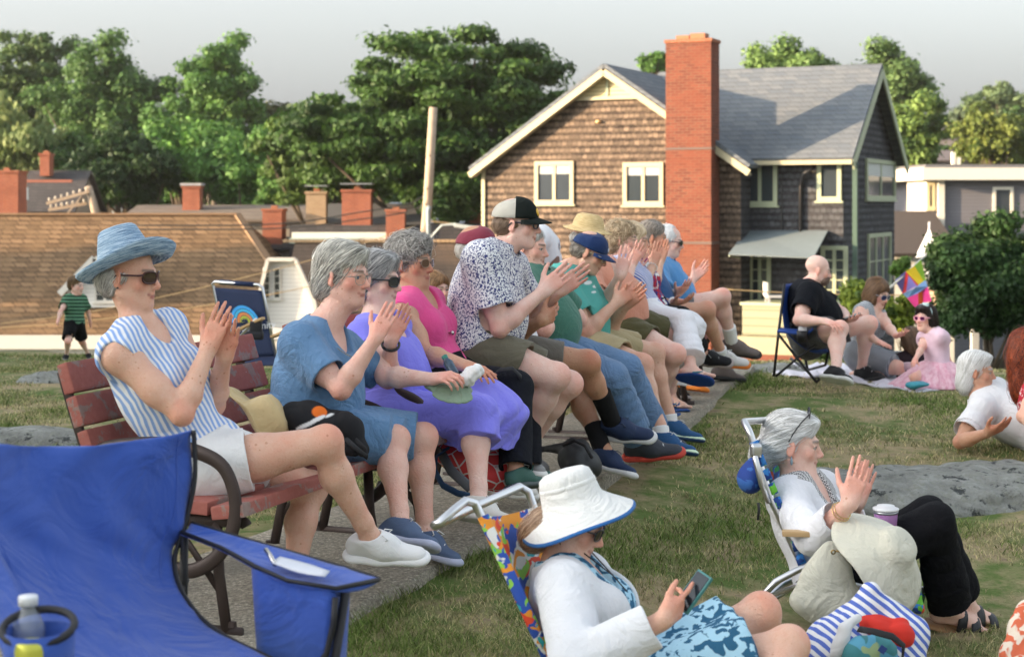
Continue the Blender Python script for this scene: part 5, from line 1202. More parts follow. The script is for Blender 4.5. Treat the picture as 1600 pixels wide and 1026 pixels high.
def poles():
    wd = plain('weathered pole wood', (.34, .27, .20), .9, 0, .25, 5., .5)
    a, b = Pt(677, 168, 48.5), Pt(655, 470, 48.5); b2 = b+(b-a)*.55; r = empty('utility_pole', b2, 'leaning bare wooden utility pole in the middle of the picture', 'utility pole', 'utility poles')
    MB().tube([b2, b, a.lerp(b, .5)+V(.04, 0, 0), a], [.16, .15, .14, .125], 14).build('pole', wd, r, True)
    MB().tube([Pt(672, 470, 48.2), Pt(669, 330, 48.2), Pt(671, 322, 48.2)], .07, 8).build('conduit', plain('grey conduit', (.22, .27, .30), .5), r, True)
    for t in (.25, .42, .5): MB().box(a.lerp(b, t)+V(0, -.14, 0), (.03, .03, .06)).build('bolt', plain('rust', (.1, .05, .03), .8), r)
    m = MB(); m.tube([Pt(672, 372, 48.1), Pt(690, 352, 48.1), Pt(712, 350, 48.1)], .035, 6); m.box(Pt(725, 354, 48.1), (.6, .22, .12), Matrix.Rotation(.15, 3, 'Y'), .03); m.build('street_lamp_arm', plain('lamp grey', (.45, .50, .50), .5), r)
    c, d_ = Pt(138, 291, 66), Pt(152, 345, 66); e = d_+(d_-c)*3; r = empty('crossarm_pole', e, 'wooden pole with a leaning crossarm of glass insulators above the brown roof', 'utility pole', 'utility poles')
    MB().tube([e, d_, c], [.17, .16, .15], 12).build('pole', wd, r, True)
    for (p, q) in ((Pt(73, 318, 65.8), Pt(140, 299, 65.8)), (Pt(76, 328, 66.2), Pt(136, 318, 66.2))):
        o = MB().beam(p, q, .12, .12).build('crossarm', wd, r)
        for i in range(7): t = (i+.4)/7; k = p.lerp(q, t); MB().lathe([(0, .13), (.035, .12), (.05, .07), (.03, .05), (.045, .02), (.02, 0), (.02, -.03)], k+V(0, 0, .08), None, 8).build('insulator', plain('glass insulator', (.55, .50, .42), .3), o, True)
    MB().beam(Pt(104, 335, 65.8), Pt(128, 306, 65.8), .05, .05).build('brace', wd, r)
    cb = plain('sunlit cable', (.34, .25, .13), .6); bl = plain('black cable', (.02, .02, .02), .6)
    def wire(pts, d, r_, mat, label):
        P = [Pt(x, y, d) for x, y in pts]; Q = []
        for i in range(len(P)-1):
            p0, p1, p2, p3 = P[max(i-1, 0)], P[i], P[i+1], P[min(i+2, len(P)-1)]
            for j in range(6): t = j/6; Q.append(.5*((2*p1)+(p2-p0)*t+(2*p0-5*p1+4*p2-p3)*t*t+(3*p1-p0-3*p2+p3)*t**3))
        Q.append(P[-1]); o = MB().tube(Q, r_, 6).build('cable', mat, None, True); tag(o, label, 'cable', 'overhead cables')
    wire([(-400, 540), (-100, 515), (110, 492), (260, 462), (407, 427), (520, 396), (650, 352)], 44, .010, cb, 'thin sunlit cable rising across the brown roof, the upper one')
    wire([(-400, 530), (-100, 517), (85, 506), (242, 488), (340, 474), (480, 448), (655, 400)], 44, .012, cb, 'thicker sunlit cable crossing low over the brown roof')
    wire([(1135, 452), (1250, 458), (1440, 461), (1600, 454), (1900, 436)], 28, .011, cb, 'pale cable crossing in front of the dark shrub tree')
    wire([(200, 352), (430, 350), (560, 332), (640, 318), (668, 300)], 50, .02, bl, 'black cable passing the chimneys left of the pole, the upper one')
    wire([(200, 358), (430, 357), (560, 343), (640, 330), (668, 312)], 50, .02, bl, 'black cable passing the chimneys left of the pole, the lower one')
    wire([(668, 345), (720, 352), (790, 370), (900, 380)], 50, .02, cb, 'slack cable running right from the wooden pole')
    # kite flag and sail
    p0, p1 = Pt(1385, 455, 23), Pt(1447, 398, 23); r = empty('flag_pole', p0-V(0, 0, 1.2), 'slanting pole with a colourful patchwork flag below the grey house', 'flag')
    MB().tube([p0, p1], [.018, .012], 8).build('pole', plain('pole white', (.5, .5, .5), .5), r, True)
    m = MB(); cols = [(.18, .16, .45), (.55, .04, .04), (.60, .45, .03), (.22, .40, .04), (.16, .28, .50), (.60, .12, .03), (.55, .04, .20)]
    a, b, c, d_ = Pt(1398, 438, 23), Pt(1440, 405, 22.9), Pt(1455, 470, 22.8), Pt(1425, 480, 23.1)
    K = 6
    def fp(u, v): p = a.lerp(b, u).lerp(d_.lerp(c, u), v); return p+V(0, .05*math.sin(u*7+v*3), 0)
    for cl, pg in ((0, ((0, 0), (.42, 0), (0, .5))), (1, ((.42, 0), (.0, .5), (.14, .5), (.44, .12), (.58, .5), (.66, .5))), (0, ((.44, .12), (.14, .5), (.58, .5))), (2, ((.42, 0), (.70, 0), (.92, .5), (.66, .5))), (3, ((.70, 0), (1, 0), (1, .5), (.92, .5))), (4, ((0, .5), (.5, .5), (1, .5), (1, .66), (.5, .68), (.06, .68))), (6, ((.06, .68), (.5, .68), (.3, 1), (.1, 1))), (5, ((.5, .68), (.8, .67), (.62, 1), (.3, 1))), (6, ((.8, .67), (1, .66), (1, 1), (.62, 1)))):
        m.col = cols[cl]; m.add([fp(*q)-(V(0, .01, 0) if False else V(0, 0, 0)) for q in pg], [tuple(range(len(pg)))])
    m.build('flag', attr_cloth('flag nylon'), r, cols=True, solid=.004)
    q = Pt(1452, 356, 40); m = MB(); bb = [Pt(1430, 402, 40), Pt(1467, 402, 39.6), Pt(1450, 404, 40.7)]; m.add([q]+bb, [(0, 1, 2), (0, 2, 3), (0, 3, 1), (1, 3, 2)]); m.tube([q+V(0, 0, .15), Pt(1449, 520, 40)], .025, 6)
    o = m.build('garden_umbrella', plain('white sailcloth', (.55, .58, .62), .7), None); tag(o, 'closed white garden umbrella beside the dark roof', 'umbrella')
ROCKS = [((1500-800)/F*8.4, 8.35, .85, .55), ((95-800)/F*15, 15, .5, .35), ((40-800)/F*10.2, 10.3, 1.0, .30)]
if only('set'):
    ground(); path()
    rock((2.55, 8.6, -.06), (1.15, .62, .20), 2, 'broad flat grey rock in front of the reclining white haired person', .1)
    rock(((95-800)/F*14.6, 14.6, g1(-4.1, 14.6)-.02), (.42, .3, .10), 3, 'low rounded rock in the grass below the boy')
    rock(((50-800)/F*9.9, 10.0, g1(-3, 10)-.01), (.95, .26, .10), 6, 'flat rock strip in the grass left of the bench')
    rock(((1225-800)/F*13.6, 13.9, .03), (.5, .3, .08), 5, 'pale stone slab edge behind the legs of the blue folding chair')
    rock((1.55, 9.6, -.035), (.22, .14, .05), 7, 'small stone in the grass between the near beach chair and the blanket'); rock((1.75, 9.0, -.065), (.16, .08, .05), 8, 'small dark stone in the grass above the silver haired woman')
    grass(); trees(); main_house(); left_house(); small_houses(); poles()
if only('set'):
    m = MB(); m.box((0, 1140, 4.5), (3300, 2960, 27)); n = Nd('haze air'); n.t.nodes.remove(n.b); vp = n.t.nodes.new('ShaderNodeVolumePrincipled'); vp.inputs['Color'].default_value = (.93, .95, .97, 1); vp.inputs['Density'].default_value = .00016; vp.inputs['Anisotropy'].default_value = .0
    n.t.links.new(vp.outputs[0], n.o.inputs['Volume']); tag(m.build('haze', n.m, None), kind='stuff')
# ---------------------------------------------------------------- benches
def bench_paint():
    if 'bp' not in _M:
        n = Nd('peeling red bench paint'); v = n.coord(); f = n.noise(v, 9, 6, .7, .4); g = n.noise(v, 42, 4, .7)
        col = n.mix(g, (.26, .065, .052), (.40, .14, .11)); col = n.mix(n.ramp(f, [(.54, (0, 0, 0)), (.58, (.85, .85, .85))]), col, n.mix(g, (.16, .115, .10), (.34, .28, .25)))
        col = n.mix(n.ramp(n.noise(v, 17, 6, .75), [(.66, (0, 0, 0)), (.69, (1, 1, 1))]), col, (.60, .56, .52)); n.set(Base_Color=col, Roughness=.8); n.bump(n.math('ADD', f, g), .5, .004); _M['bp'] = n.m
    return _M['bp']
def bench(E0, E1, z, label):
    E0, E1 = V(*E0, z), V(*E1, z); d = (E1-E0).normalized(); f = V(d.y, -d.x, 0); L = (E1-E0).length; c = (E0+E1)/2; u = V(0, 0, 1)
    root = empty('park_bench', c, label, 'bench', 'red slatted benches in a row'); pm = bench_paint(); iron = plain('brown iron', (.050, .034, .030), .55, .3, .25, 12)
    fr = Matrix((d, f, u)).transposed(); T = Matrix.Translation(c) @ fr.to_4x4()
    for i, (y, h, a) in enumerate(((.235, .425, -8), (.095, .432, 3), (-.045, .425, 6), (-.180, .425, 10))):
        MB().box(c+f*y+u*h, (L+.02-.01*(i % 2), .125, .045), fr @ Matrix.Rotation(R_(-a), 3, 'X'), .008).build('seat_slat', pm, root, frame=T)
    for i, (y, h, a) in enumerate(((-.275, .500, 68), (-.318, .615, 70), (-.360, .730, 71), (-.402, .842, 72))):
        MB().box(c+f*y+u*h, (L+.02-.012*(i % 2), .108, .045), fr @ Matrix.Rotation(R_(-a), 3, 'X'), .010).build('back_slat', pm, root, frame=T)
    for e in (-1, 1):
        o = c+d*(e*(L/2-.05)); P = lambda y, h: o+f*y+u*h
        m = MB(); kw = dict(n=8, flat=.45, up=f.cross(u))
        m.tube(smooth([P(-.455, .86), P(-.36, .60), P(-.27, .42), P(-.20, .385), P(.02, .375), P(.24, .385), P(.275, .37)], 4), .022, **kw)
        m.tube([P(-.20, .39), P(-.23, .2), P(-.27, .012)], .022, **kw); m.tube([P(.16, .38), P(.17, .2), P(.20, .012)], .022, **kw)
        m.tube([P(-.33, .012), P(.26, .012)], .020, **kw); m.tube([P(-.24, .15), P(-.1, .30), P(.05, .30), P(.17, .15)], .014, **kw); m.build('end_frame', iron, root, True)
        oo = o+d*(e*.055); Q = lambda y, h: oo+f*y+u*h
        MB().tube(smooth([Q(-.30, .57), Q(-.24, .61), Q(-.12, .63), Q(.0, .635), Q(.13, .615), Q(.22, .57), Q(.262, .47), Q(.25, .36), Q(.19, .27), Q(.10, .22), Q(.02, .225)]), .025, n=8, flat=.5, up=f.cross(u)).build('arm_ring', iron, root, True)
        for y in (-.29, .22): MB().lathe([(0, .02), (.014, .018), (.016, .0)], P(y, .03), None, 6).build('bolt', iron, root)
# ---------------------------------------------------------------- chairs
def sheet(name, rows, mat, parent, nu=20, nv=24, sag=None, solid=.003, cols=None):
    """rows: list of (left point, right point); smooth cloth through them"""
    def cr(P, t):
        n = len(P)-1; i = min(int(t*n), n-1); u = t*n-i; p0, p1, p2, p3 = P[max(i-1, 0)], P[i], P[i+1], P[min(i+2, n)]
        return .5*((2*p1)+(p2-p0)*u+(2*p0-5*p1+4*p2-p3)*u*u+(p3-p0+3*p1-3*p2)*u**3)
    Lp = [r[0] for r in rows]; Rp = [r[1] for r in rows]; G = []
    for j in range(nv+1):
        t = j/nv; a, b = cr(Lp, t), cr(Rp, t); row = []
        for i in range(nu+1):
            s_ = i/nu; p = a.lerp(b, s_)
            if sag: p = p+sag(s_, t)
            row.append(p)
        G.append(row)
    global _G; _G = G
    m = MB(); m.grid(G); return m.build(name, mat, parent, True, solid=solid)
def blue_chair():
    nb = Nd('blue chair canvas'); v = nb.coord(); f = nb.noise(v, 4, 4); nb.set(Base_Color=nb.mix(f, (.030, .080, .36), (.045, .110, .46)), Roughness=.8, Sheen_Weight=.2, Specular_IOR_Level=.3)
    nb.bump(nb.math('ADD', nb.math('MULTIPLY', nb.noise(v, 5, 3, .5, 1.5), 1.), nb.math('MULTIPLY', nb.noise(v, 500, 2), .05)), .6, .06); blue = nb.m; blk = plain('black piping', (.010, .010, .014), .6)
    root = empty('folding_chair', Pt(150, 1100, 3.7)-V(0, 0, .3), 'big bright blue padded folding camp chair, empty, filling the lower left corner', 'folding chair')
    root.location.z = g1(root.location.x, root.location.y)
    R = [(Pt(-72, 684, 3.62), Pt(300, 672, 4.15)), (Pt(-55, 760, 3.60), Pt(302, 745, 4.14)), (Pt(-25, 840, 3.57), Pt(287, 820, 4.12)), (Pt(10, 905, 3.54), Pt(270, 875, 4.07)), (Pt(42, 962, 3.48), Pt(285, 930, 3.98)), (Pt(30, 1010, 3.36), Pt(335, 985, 3.85)), (Pt(10, 1080, 3.2), Pt(440, 1038, 3.68)), (Pt(20, 1200, 3.0), Pt(530, 1090, 3.5))]
    def sag(s, t):
        b = math.sin(math.pi*s); q = V(-.82, .57, 0); z = V(0, 0, 1)
        w_ = .010*math.sin(s*19+3*math.sin(t*9))*math.sin(t*13+1)+.007*math.sin(t*42+5*math.sin(s*7))*(t > .62)+.012*math.sin(math.pi*s*2+t*4)*(1-t)
        return q*(b*(.045-.015*t)+w_)-z*(b*.035*max(0, 1-t*5)+b*.05*max(0, t-.55))
    sheet('seat_cloth', R, blue, root, 44, 60, sag, .006)
    for k, nm in ((0, 'edge'), (1, 'edge')):
        pts = [r[k]+(V(.004, 0, 0) if k else V(-.004, 0, 0)) for r in R]; Q = []
        for i in range(len(pts)-1):
            p0, p1, p2, p3 = pts[max(i-1, 0)], pts[i], pts[i+1], pts[min(i+2, len(pts)-1)]
            for j in range(8): u = j/8; Q.append(.5*((2*p1)+(p2-p0)*u+(2*p0-5*p1+4*p2-p3)*u*u+(p3-p0+3*p1-3*p2)*u**3))
        MB().tube(Q, .007, 6).build('edge_binding', blk, root, True)
    # raised seams of the padded back
    off = V(.82, -.57, 0)*.0035; GG = _G
    def seam(ij): MB().tube([GG[j][i]+off for j, i in ij], .0022, 5).build('seam', blue, root, True)
    seam([(j, 3) for j in range(1, 40)]); seam([(j, 41) for j in range(1, 40)])
    seam([(40+int(2*math.sin(i*.3)), i) for i in range(2, 43)])
    # right arm with the cooler pouch
    A = [(Pt(283, 832, 4.08), Pt(300, 818, 4.12)), (Pt(345, 856, 3.98), Pt(380, 842, 4.05)), (Pt(400, 886, 3.86), Pt(470, 868, 3.98)), (Pt(450, 908, 3.78), Pt(540, 888, 3.93)), (Pt(525, 920, 3.72), Pt(592, 905, 3.84))]
    arm = sheet('armrest', A, blue, root, 8, 20, lambda s, t: V(0, 0, -.010*math.sin(math.pi*s)), .012)
    for k in (0, 1):
        MB().tube([a[k]+V(0, 0, .002) for a in A]+([] if k else [A[-1][1]]), .006, 6).build('arm_binding', blk, arm, True)
    mesh_ = plain('white mesh', (.62, .64, .70), .8); sheet('cup_mesh', [(Pt(425, 886, 3.84)+V(0, 0, .012), Pt(437, 877, 3.90)+V(0, 0, .012)), (Pt(465, 901, 3.80)+V(0, 0, .012), Pt(480, 888, 3.87)+V(0, 0, .012)), (Pt(508, 908, 3.76)+V(0, 0, .012), Pt(515, 900, 3.82)+V(0, 0, .012))], mesh_, arm, 4, 6)
    MB().tube([Pt(415, 868, 3.9)+V(0, 0, .016), Pt(422, 880, 3.88)+V(0, 0, .02), Pt(430, 892, 3.84)+V(0, 0, .016)], .006, 6).build('zip', plain('silver', (.6, .58, .55), .25, 1.), arm, True)
    t0, t1, t2, t3 = Pt(393, 888, 3.86), Pt(522, 926, 3.72), Pt(548, 908, 3.86), Pt(440, 876, 4.0)
    m = MB(); rows = []
    for j in range(9):
        t = j/8; z = V(0, 0, -.205*t); k = 1-.10*t; c = (t0+t1+t2+t3)/4; ring = []
        for a, b in ((t0, t1), (t1, t2), (t2, t3), (t3, t0)):
            for i in range(8): p = a.lerp(b, i/8); ring.append(c+(p-c)*(k+.03*math.sin(math.pi*t)*math.sin(i/8*math.pi))+z)
        rows.append(ring)
    m.grid(rows, True); m.add([V(*q) for q in rows[-1]], [tuple(range(32))]); pouch = m.build('cooler_pouch', blue, arm, True)
    bb = t1+V(.003, -.004, -.01); MB().tube([bb, bb-V(.004, 0, .06), bb-V(.02, 0, .13), bb-V(.07, 0, .20)], .008, 6).build('pouch_binding', blk, pouch, True)
    for pts in (((288, 828, 4.1), (287, 920, 4.1), (284, 1150, 4.15)), ((290, 905, 4.12), (150, 1180, 3.6)), ((540, 925, 3.75), (500, 1180, 3.7)), ((-60, 700, 3.62), (-75, 1200, 3.6)), ((30, 960, 3.46), (300, 1200, 3.9))):
        q = [Pt(*p) for p in pts]; 
        MB().tube(q, .011, 8).build('leg', blk, root, True)
    la = sheet('armrest', [(Pt(-60, 866, 3.5), Pt(-5, 858, 3.58)), (Pt(-30, 930, 3.4), Pt(35, 935, 3.47)), (Pt(0, 1000, 3.25), Pt(60, 1010, 3.33)), (Pt(20, 1060, 3.12), Pt(78, 1070, 3.2))], blue, root, 6, 14, None, .012)
    c = Pt(60, 1030, 3.17); m = MB(); m.tube([c+V(math.cos(a)*.07, math.sin(a)*.06, .065+.02*math.sin(a)) for a in [2*math.pi*i/24 for i in range(24)]], .008, 6, closed=True); m.build('cup_ring', blk, la, True)
    m = MB(); m.lathe([(.068, .06), (.066, 0), (.05, -.08), (0, -.08)], c, None, 24, wob=lambda r, z, a: (r*(1+.03*math.sin(a*3)), z)); m.build('cup_pouch', blue, la, True, solid=.003)
    b = Pt(44, 985, 3.22); k = 'bottle plastic'
    if k not in _M:
        nn = Nd(k); nn.set(Base_Color=(.85, .9, .95), Roughness=.08, Transmission_Weight=.85, IOR=1.2); _M[k] = nn.m
    r2 = empty('water_bottle', b-V(0, 0, .12), 'clear plastic water bottle with a white cap in the arm of the blue chair', 'bottle')
    MB().lathe([(.030, -.12), (.031, -.02), (.033, .0), (.031, .012), (.022, .034), (.0135, .046), (.0135, .05)], b, None, 20).build('bottle', _M[k], r2, True, solid=.001)
    MB().lathe([(0, .071), (.0185, .071), (.0195, .068), (.0195, .052), (0, .051)], b, None, 20).build('bottle_cap', plain('white cap', (.75, .77, .8), .4), r2, True)
    c2 = Pt(48, 1045, 3.12); m = MB(); m.lathe([(.0, .055), (.026, .055), (.029, .05), (.031, .04), (.032, -.05)], c2, None, 20); o = m.build('drink_can', plain('yellow can', (.55, .55, .08), .35, .4), None, True); tag(o, 'yellow green drink can in the cup pouch of the blue chair', 'can')
def tropical(name, base, cols):
    n = Nd(name); v = n.coord(); c = base
    for i, (q, sc, th) in enumerate(cols):
        mp = n.n('Mapping'); n.t.links.new(v, mp.inputs[0]); mp.inputs['Rotation'].default_value = (i*.8, i*1.3, i*.7); mp.inputs['Scale'].default_value = (1, .32, 1); mp.inputs['Location'].default_value = (i*3, 0, i)
        c = n.mix(n.ramp(n.noise(mp.outputs[0], sc, 2, .4, .6), [(th, (0, 0, 0)), (th+.015, (1, 1, 1))]), c, q)
    n.set(Base_Color=c, Roughness=.8); n.bump(n.noise(v, 40, 3), .2, .005); return n.m
def alu(): return plain('aluminium tube', (.62, .63, .65), .28, .95, .05)
def beach_chairs():
    woodm = plain('pale wood', (.50, .33, .16), .5, 0, .2, 9.); al = alu()
    tr = tropical('navy tropical print', (.010, .050, .24), (((.025, .18, .50), 24, .52), ((.12, .42, .03), 30, .56), ((.02, .25, .05), 22, .60), ((.55, .06, .02), 14, .68)))
    r = empty('beach_chair', V(1.25, 6.15, -.18), 'low beach chair with a blue and green tropical print under the silver haired woman', 'beach chair', 'low beach chairs')
    N0, N1, F0, F1 = Pt(1170, 672, 6.00), Pt(1258, 892, 5.93), Pt(1212, 660, 6.50), Pt(1302, 886, 6.42); N2, F2 = Pt(1432, 942, 5.80), Pt(1448, 922, 6.28)
    sheet('back_cloth', [(N0.lerp(N1, .06), F0.lerp(F1, .06)), (N0.lerp(N1, .5), F0.lerp(F1, .5)), (N1, F1)], tr, r, 10, 12, lambda s, t: V(-.03, 0, -.02)*math.sin(math.pi*s)+V(-.03, 0, 0)*math.sin(math.pi*t)); sheet('seat_cloth', [(N1, F1), (N1.lerp(N2, .5), F1.lerp(F2, .5)), (N2, F2)], tr, r, 10, 12, lambda s, t: V(0, 0, -.04)*math.sin(math.pi*s))
    MB().tube([N1, N0.lerp(N1, .5)+V(-.02, 0, 0), N0.lerp(N1, .04), N0, N0+V(-.01, .05, .025), F0+V(-.02, -.06, .02), F0, F0.lerp(F1, .5), F1], .0135, 10).build('back_frame', al, r, True)
    m = MB()
    for i in range(9): t = .08+i*.1; q = N0.lerp(N1, t); m.tube([q, N0.lerp(N1, t+.075)], .017, 10)
    m.build('cloth_sleeve', tr, r, True)
    MB().tube([N1, N2, N2+V(.05, .2, .0), F2, F1], .0125, 10).build('seat_frame', al, r, True)
    B = lambda px, py, d: Pt(px, py, d)
    MB().tube([B(1395, 838, 5.86), B(1310, 866, 5.88), B(1250, 888, 5.90), B(1212, 908, 5.90), B(1192, 930, 5.9), B(1184, 945, 5.92), B(1196, 936, 6.2), B(1225, 912, 6.38), B(1330, 865, 6.4)], .0125, 10).build('rear_leg', al, r, True)
    MB().tube([B(1276, 900, 5.92), B(1240, 916, 6.0), B(1200, 932, 6.1), B(1204, 938, 6.2), B(1260, 905, 6.4)], .010, 8).build('rear_brace', al, r, True)
    MB().tube([B(1340, 838, 5.86), B(1388, 905, 5.82), B(1402, 935, 5.80), B(1430, 948, 5.95), B(1432, 935, 6.25), B(1390, 850, 6.35)], .0125, 10).build('front_leg', al, r, True)
    MB().tube([B(1183, 700, 5.97), B(1180, 715, 5.94), B(1190, 755, 5.95), B(1202, 785, 5.95)], .012, 8).box(B(1181, 703, 5.96), (.04, .05, .05), None, .01).build('adjuster', al, r, True)
    for a, b in ((B(1222, 832, 5.78), B(1400, 836, 5.72)), (B(1255, 820, 6.42), B(1404, 823, 6.34))): MB().beam(a, b, .045, .020, ch=.006).build('arm', woodm, r)
    MB().tube([B(1228, 832, 5.85), B(1232, 832, 5.84)], .006, 6).build('rivet', al, r, True)
    S = Sdf((.2, .3, .5)); S.ell(B(1172, 748, 6.1), (.05, .08, .055), k=.02); S.ell(B(1178, 734, 6.1), (.03, .06, .05), k=.03); S.build('rolled_pouch', tropical('pouch print', (.010, .045, .25), (((.03, .12, .40), 24, .55),)), r, .006)
    m = MB(); m.tube([B(1185, 785, 5.9), B(1186, 797, 5.9), B(1184, 812, 5.9)], .005, 6); m.build('zip_pull', plain('black cord', (.01, .01, .01), .6), r, True)
    S = Sdf(); a, b = B(1312, 846, 5.72), B(1402, 940, 5.70); S.cone(a, b, .020, .022, n=(0, 1, 0), fl=.6); S.cone(B(1402, 940, 5.70), B(1436, 950, 5.75), .02, .016); S.cone(B(1436, 950, 5.75), B(1432, 900, 5.8), .016, .012); S.build('carry_strap', tr, r, .006)
    # near chair
    ht = tropical('bright tropical print', (.020, .075, .38), (((.70, .70, .66), 14, .58), ((.75, .28, .02), 20, .55), ((.70, .06, .02), 17, .60), ((.25, .55, .06), 24, .60), ((.02, .35, .40), 20, .62)))
    r = empty('beach_chair', V(.1, 4.7, -.2), 'low beach chair with orange flowers on blue under the woman in the bucket hat', 'beach chair', 'low beach chairs')
    N0, N1, F0, F1 = Pt(752, 800, 4.72), Pt(885, 1090, 4.62), Pt(834, 792, 5.16), Pt(962, 1075, 5.08); N2, F2 = Pt(1110, 1150, 4.5), Pt(1150, 1120, 4.95)
    sheet('back_cloth', [(N0, F0), (N0.lerp(N1, .5), F0.lerp(F1, .5)), (N1, F1)], ht, r, 10, 12, lambda s, t: V(-.03, 0, -.02)*math.sin(math.pi*s)); sheet('seat_cloth', [(N1, F1), (N1.lerp(N2, .5), F1.lerp(F2, .5)), (N2, F2)], ht, r, 10, 12)
    MB().tube([N1, N0.lerp(N1, .5), N0+V(0, 0, -.01), Pt(742, 786, 4.72), Pt(727, 782, 4.70), Pt(712, 794, 4.66), Pt(686, 817, 4.60), Pt(679, 820, 4.62), Pt(690, 816, 4.68), Pt(750, 788, 4.92), Pt(812, 760, 5.16), Pt(826, 768, 5.17), F0, F1], .0135, 10).build('back_frame', al, r, True)
    MB().tube([N0.lerp(N1, .02), N0.lerp(N1, .5), N1], .0175, 10).build('cloth_sleeve', ht, r, True)
    MB().tube([N1, N2, F2, F1], .0125, 10).build('seat_frame', al, r, True); MB().tube([Pt(840, 1100, 4.6), Pt(800, 1190, 4.6), Pt(820, 1180, 5.0), Pt(900, 1080, 5.1)], .0125, 10).build('rear_leg', al, r, True); MB().tube([Pt(1060, 1050, 4.5), Pt(1090, 1180, 4.5), Pt(1110, 1160, 4.95), Pt(1080, 1030, 5.0)], .0125, 10).build('front_leg', al, r, True)
    for a, b in ((Pt(850, 1048, 4.48), Pt(1060, 1050, 4.40)), (Pt(905, 985, 5.06), Pt(1112, 996, 4.98))): MB().beam(a, b, .045, .020, ch=.006).build('arm', woodm, r)
    # navy printed chair left, behind the bench
    nv = plain('navy canvas', (.006, .018, .065), .8, 0, .15, 5); d = 14.0; r = empty('beach_chair', V((390-800)/F*d, d, g1(-2.3, d)), 'navy low chair with a rainbow print standing empty behind the near bench', 'beach chair', 'low beach chairs')
    TL, TR, BR, BL = Pt(334, 449, d), Pt(411, 454, d-.25), Pt(431, 556, d-.42), Pt(356, 560, d-.16)
    bc = sheet('back_cloth', [(TL, TR), (TL.lerp(BL, .5), TR.lerp(BR, .5)), (BL, BR)], nv, r, 8, 10, None, .006)
    MB().tube([BL, TL, Pt(332, 444, d), Pt(336, 440, d), Pt(404, 445, d-.24), Pt(410, 449, d-.25), TR, BR], .013, 8).build('back_frame', al, r, True); MB().tube([Pt(344, 440.5, d), Pt(396, 444.5, d-.22)], .022, 10).build('padded_handle', nv, r, True)
    ex = (TR-TL).normalized(); ez = (TL-BL).normalized(); nn = ex.cross(ez); nn = nn if nn.y < 0 else -nn
    for i, (r0, r1, cl) in enumerate(((.148, .122, (.03, .33, .75)), (.116, .094, (.05, .42, .70)), (.086, .060, (.62, .22, .07)), (.054, .0, (.45, .50, .05)))):
        c = Pt(384, 503, d-.32)+nn*.002; m = MB(); m.grid([[c+ex*math.cos(a)*q+ez*math.sin(a)*q for a in [math.pi*(-.04+1.08*j/24) for j in range(25)]] for q in (r0, max(r1, .002))]); m.build('rainbow_arc', plain('arc'+str(i), cl, .7), bc, solid=.004)
    m = MB(); c = Pt(384, 503, d-.32)+nn*.008
    for x in (-.03, -.012, .004, .020): m.add([c+ex*(x-.012), c+ex*(x+.012), c+ex*x+ez*(.030+.012*(x > -.02))], [(0, 1, 2)])
    m.build('pine_print', plain('navy print', (.006, .018, .065), .8), bc)
    tc = bpy.data.curves.new('txt', 'FONT'); tc.body = 'Community'; tc.size = .092; tc.extrude = .001; to = bpy.data.objects.new('txt', tc); COL.objects.link(to); bpy.context.view_layer.update()
    me = bpy.data.meshes.new_from_object(to.evaluated_get(bpy.context.evaluated_depsgraph_get())); bpy.data.objects.remove(to); me.materials.append(plain('white print', (.7, .72, .75), .7)); to = bpy.data.objects.new('printed_word', me); COL.objects.link(to)
    Mx = Matrix.Translation(Pt(360, 520, d-.25)+nn*.010) @ Matrix((ex, ez, nn)).transposed().to_4x4(); to.matrix_world = Mx; fm = to.matrix_basis.copy(); adopt(to, bc); to.matrix_basis = fm
    for a, b in ((Pt(350, 526, d-.75), Pt(411, 497, d-1.0)), (Pt(426, 526, d-.45), Pt(452, 516, d-.9))): MB().beam(a, b, .05, .022, ch=.006).build('arm', woodm, r)
    MB().tube([Pt(400, 498, d-.9), Pt(358, 545, d-.6)], .012, 8).tube([Pt(394, 528, d-.7), Pt(398, 556, d-.7)], .014, 8).build('side_post', al, r, True)
    sheet('seat_cloth', [(BL, BR), (BL+V(.3, -.35, -.03), BR+V(.3, -.35, -.03))], nv, r, 4, 4, None, .006); MB().tube([Pt(360, 551, d-.9), Pt(395, 543, d-.9)], .03, 10).build('rolled_towel', tropical('orange teal', (.60, .20, .02), (((.03, .25, .30), 9, .5), ((.6, .4, .05), 12, .6))), r, True)
    MB().box(Pt(400, 512, d-.95), (.10, .06, .11), None, .02).box(Pt(398, 524, d-.95), (.14, .07, .07), None, .02).build('hanging_pouch', plain('black nylon', (.01, .011, .016), .7), r, True)
    # blue folding chair of the far family
    r = empty('folding_chair', V((1262-800)/F*13, 13.0, .05), 'blue folding camp chair with thin black legs under the bald man', 'folding chair'); bl = plain('royal blue cloth', (.012, .06, .30), .7); bk = plain('black tube', (.010, .010, .012), .45)
    B = lambda px, py, d: Pt(px, py, d)
    sheet('back_cloth', [(B(1224, 444, 12.9), B(1252, 441, 13.35)), (B(1222, 480, 12.85), B(1258, 480, 13.3)), (B(1226, 520, 12.8), B(1266, 515, 13.3))], bl, r, 8, 8); sheet('seat_cloth', [(B(1226, 518, 12.8), B(1262, 512, 13.3)), (B(1260, 546, 12.75), B(1290, 536, 13.2)), (B(1290, 545, 12.7), B(1318, 536, 13.1))], bl, r, 8, 8, lambda s, t: V(0, 0, -.05)*math.sin(math.pi*s))
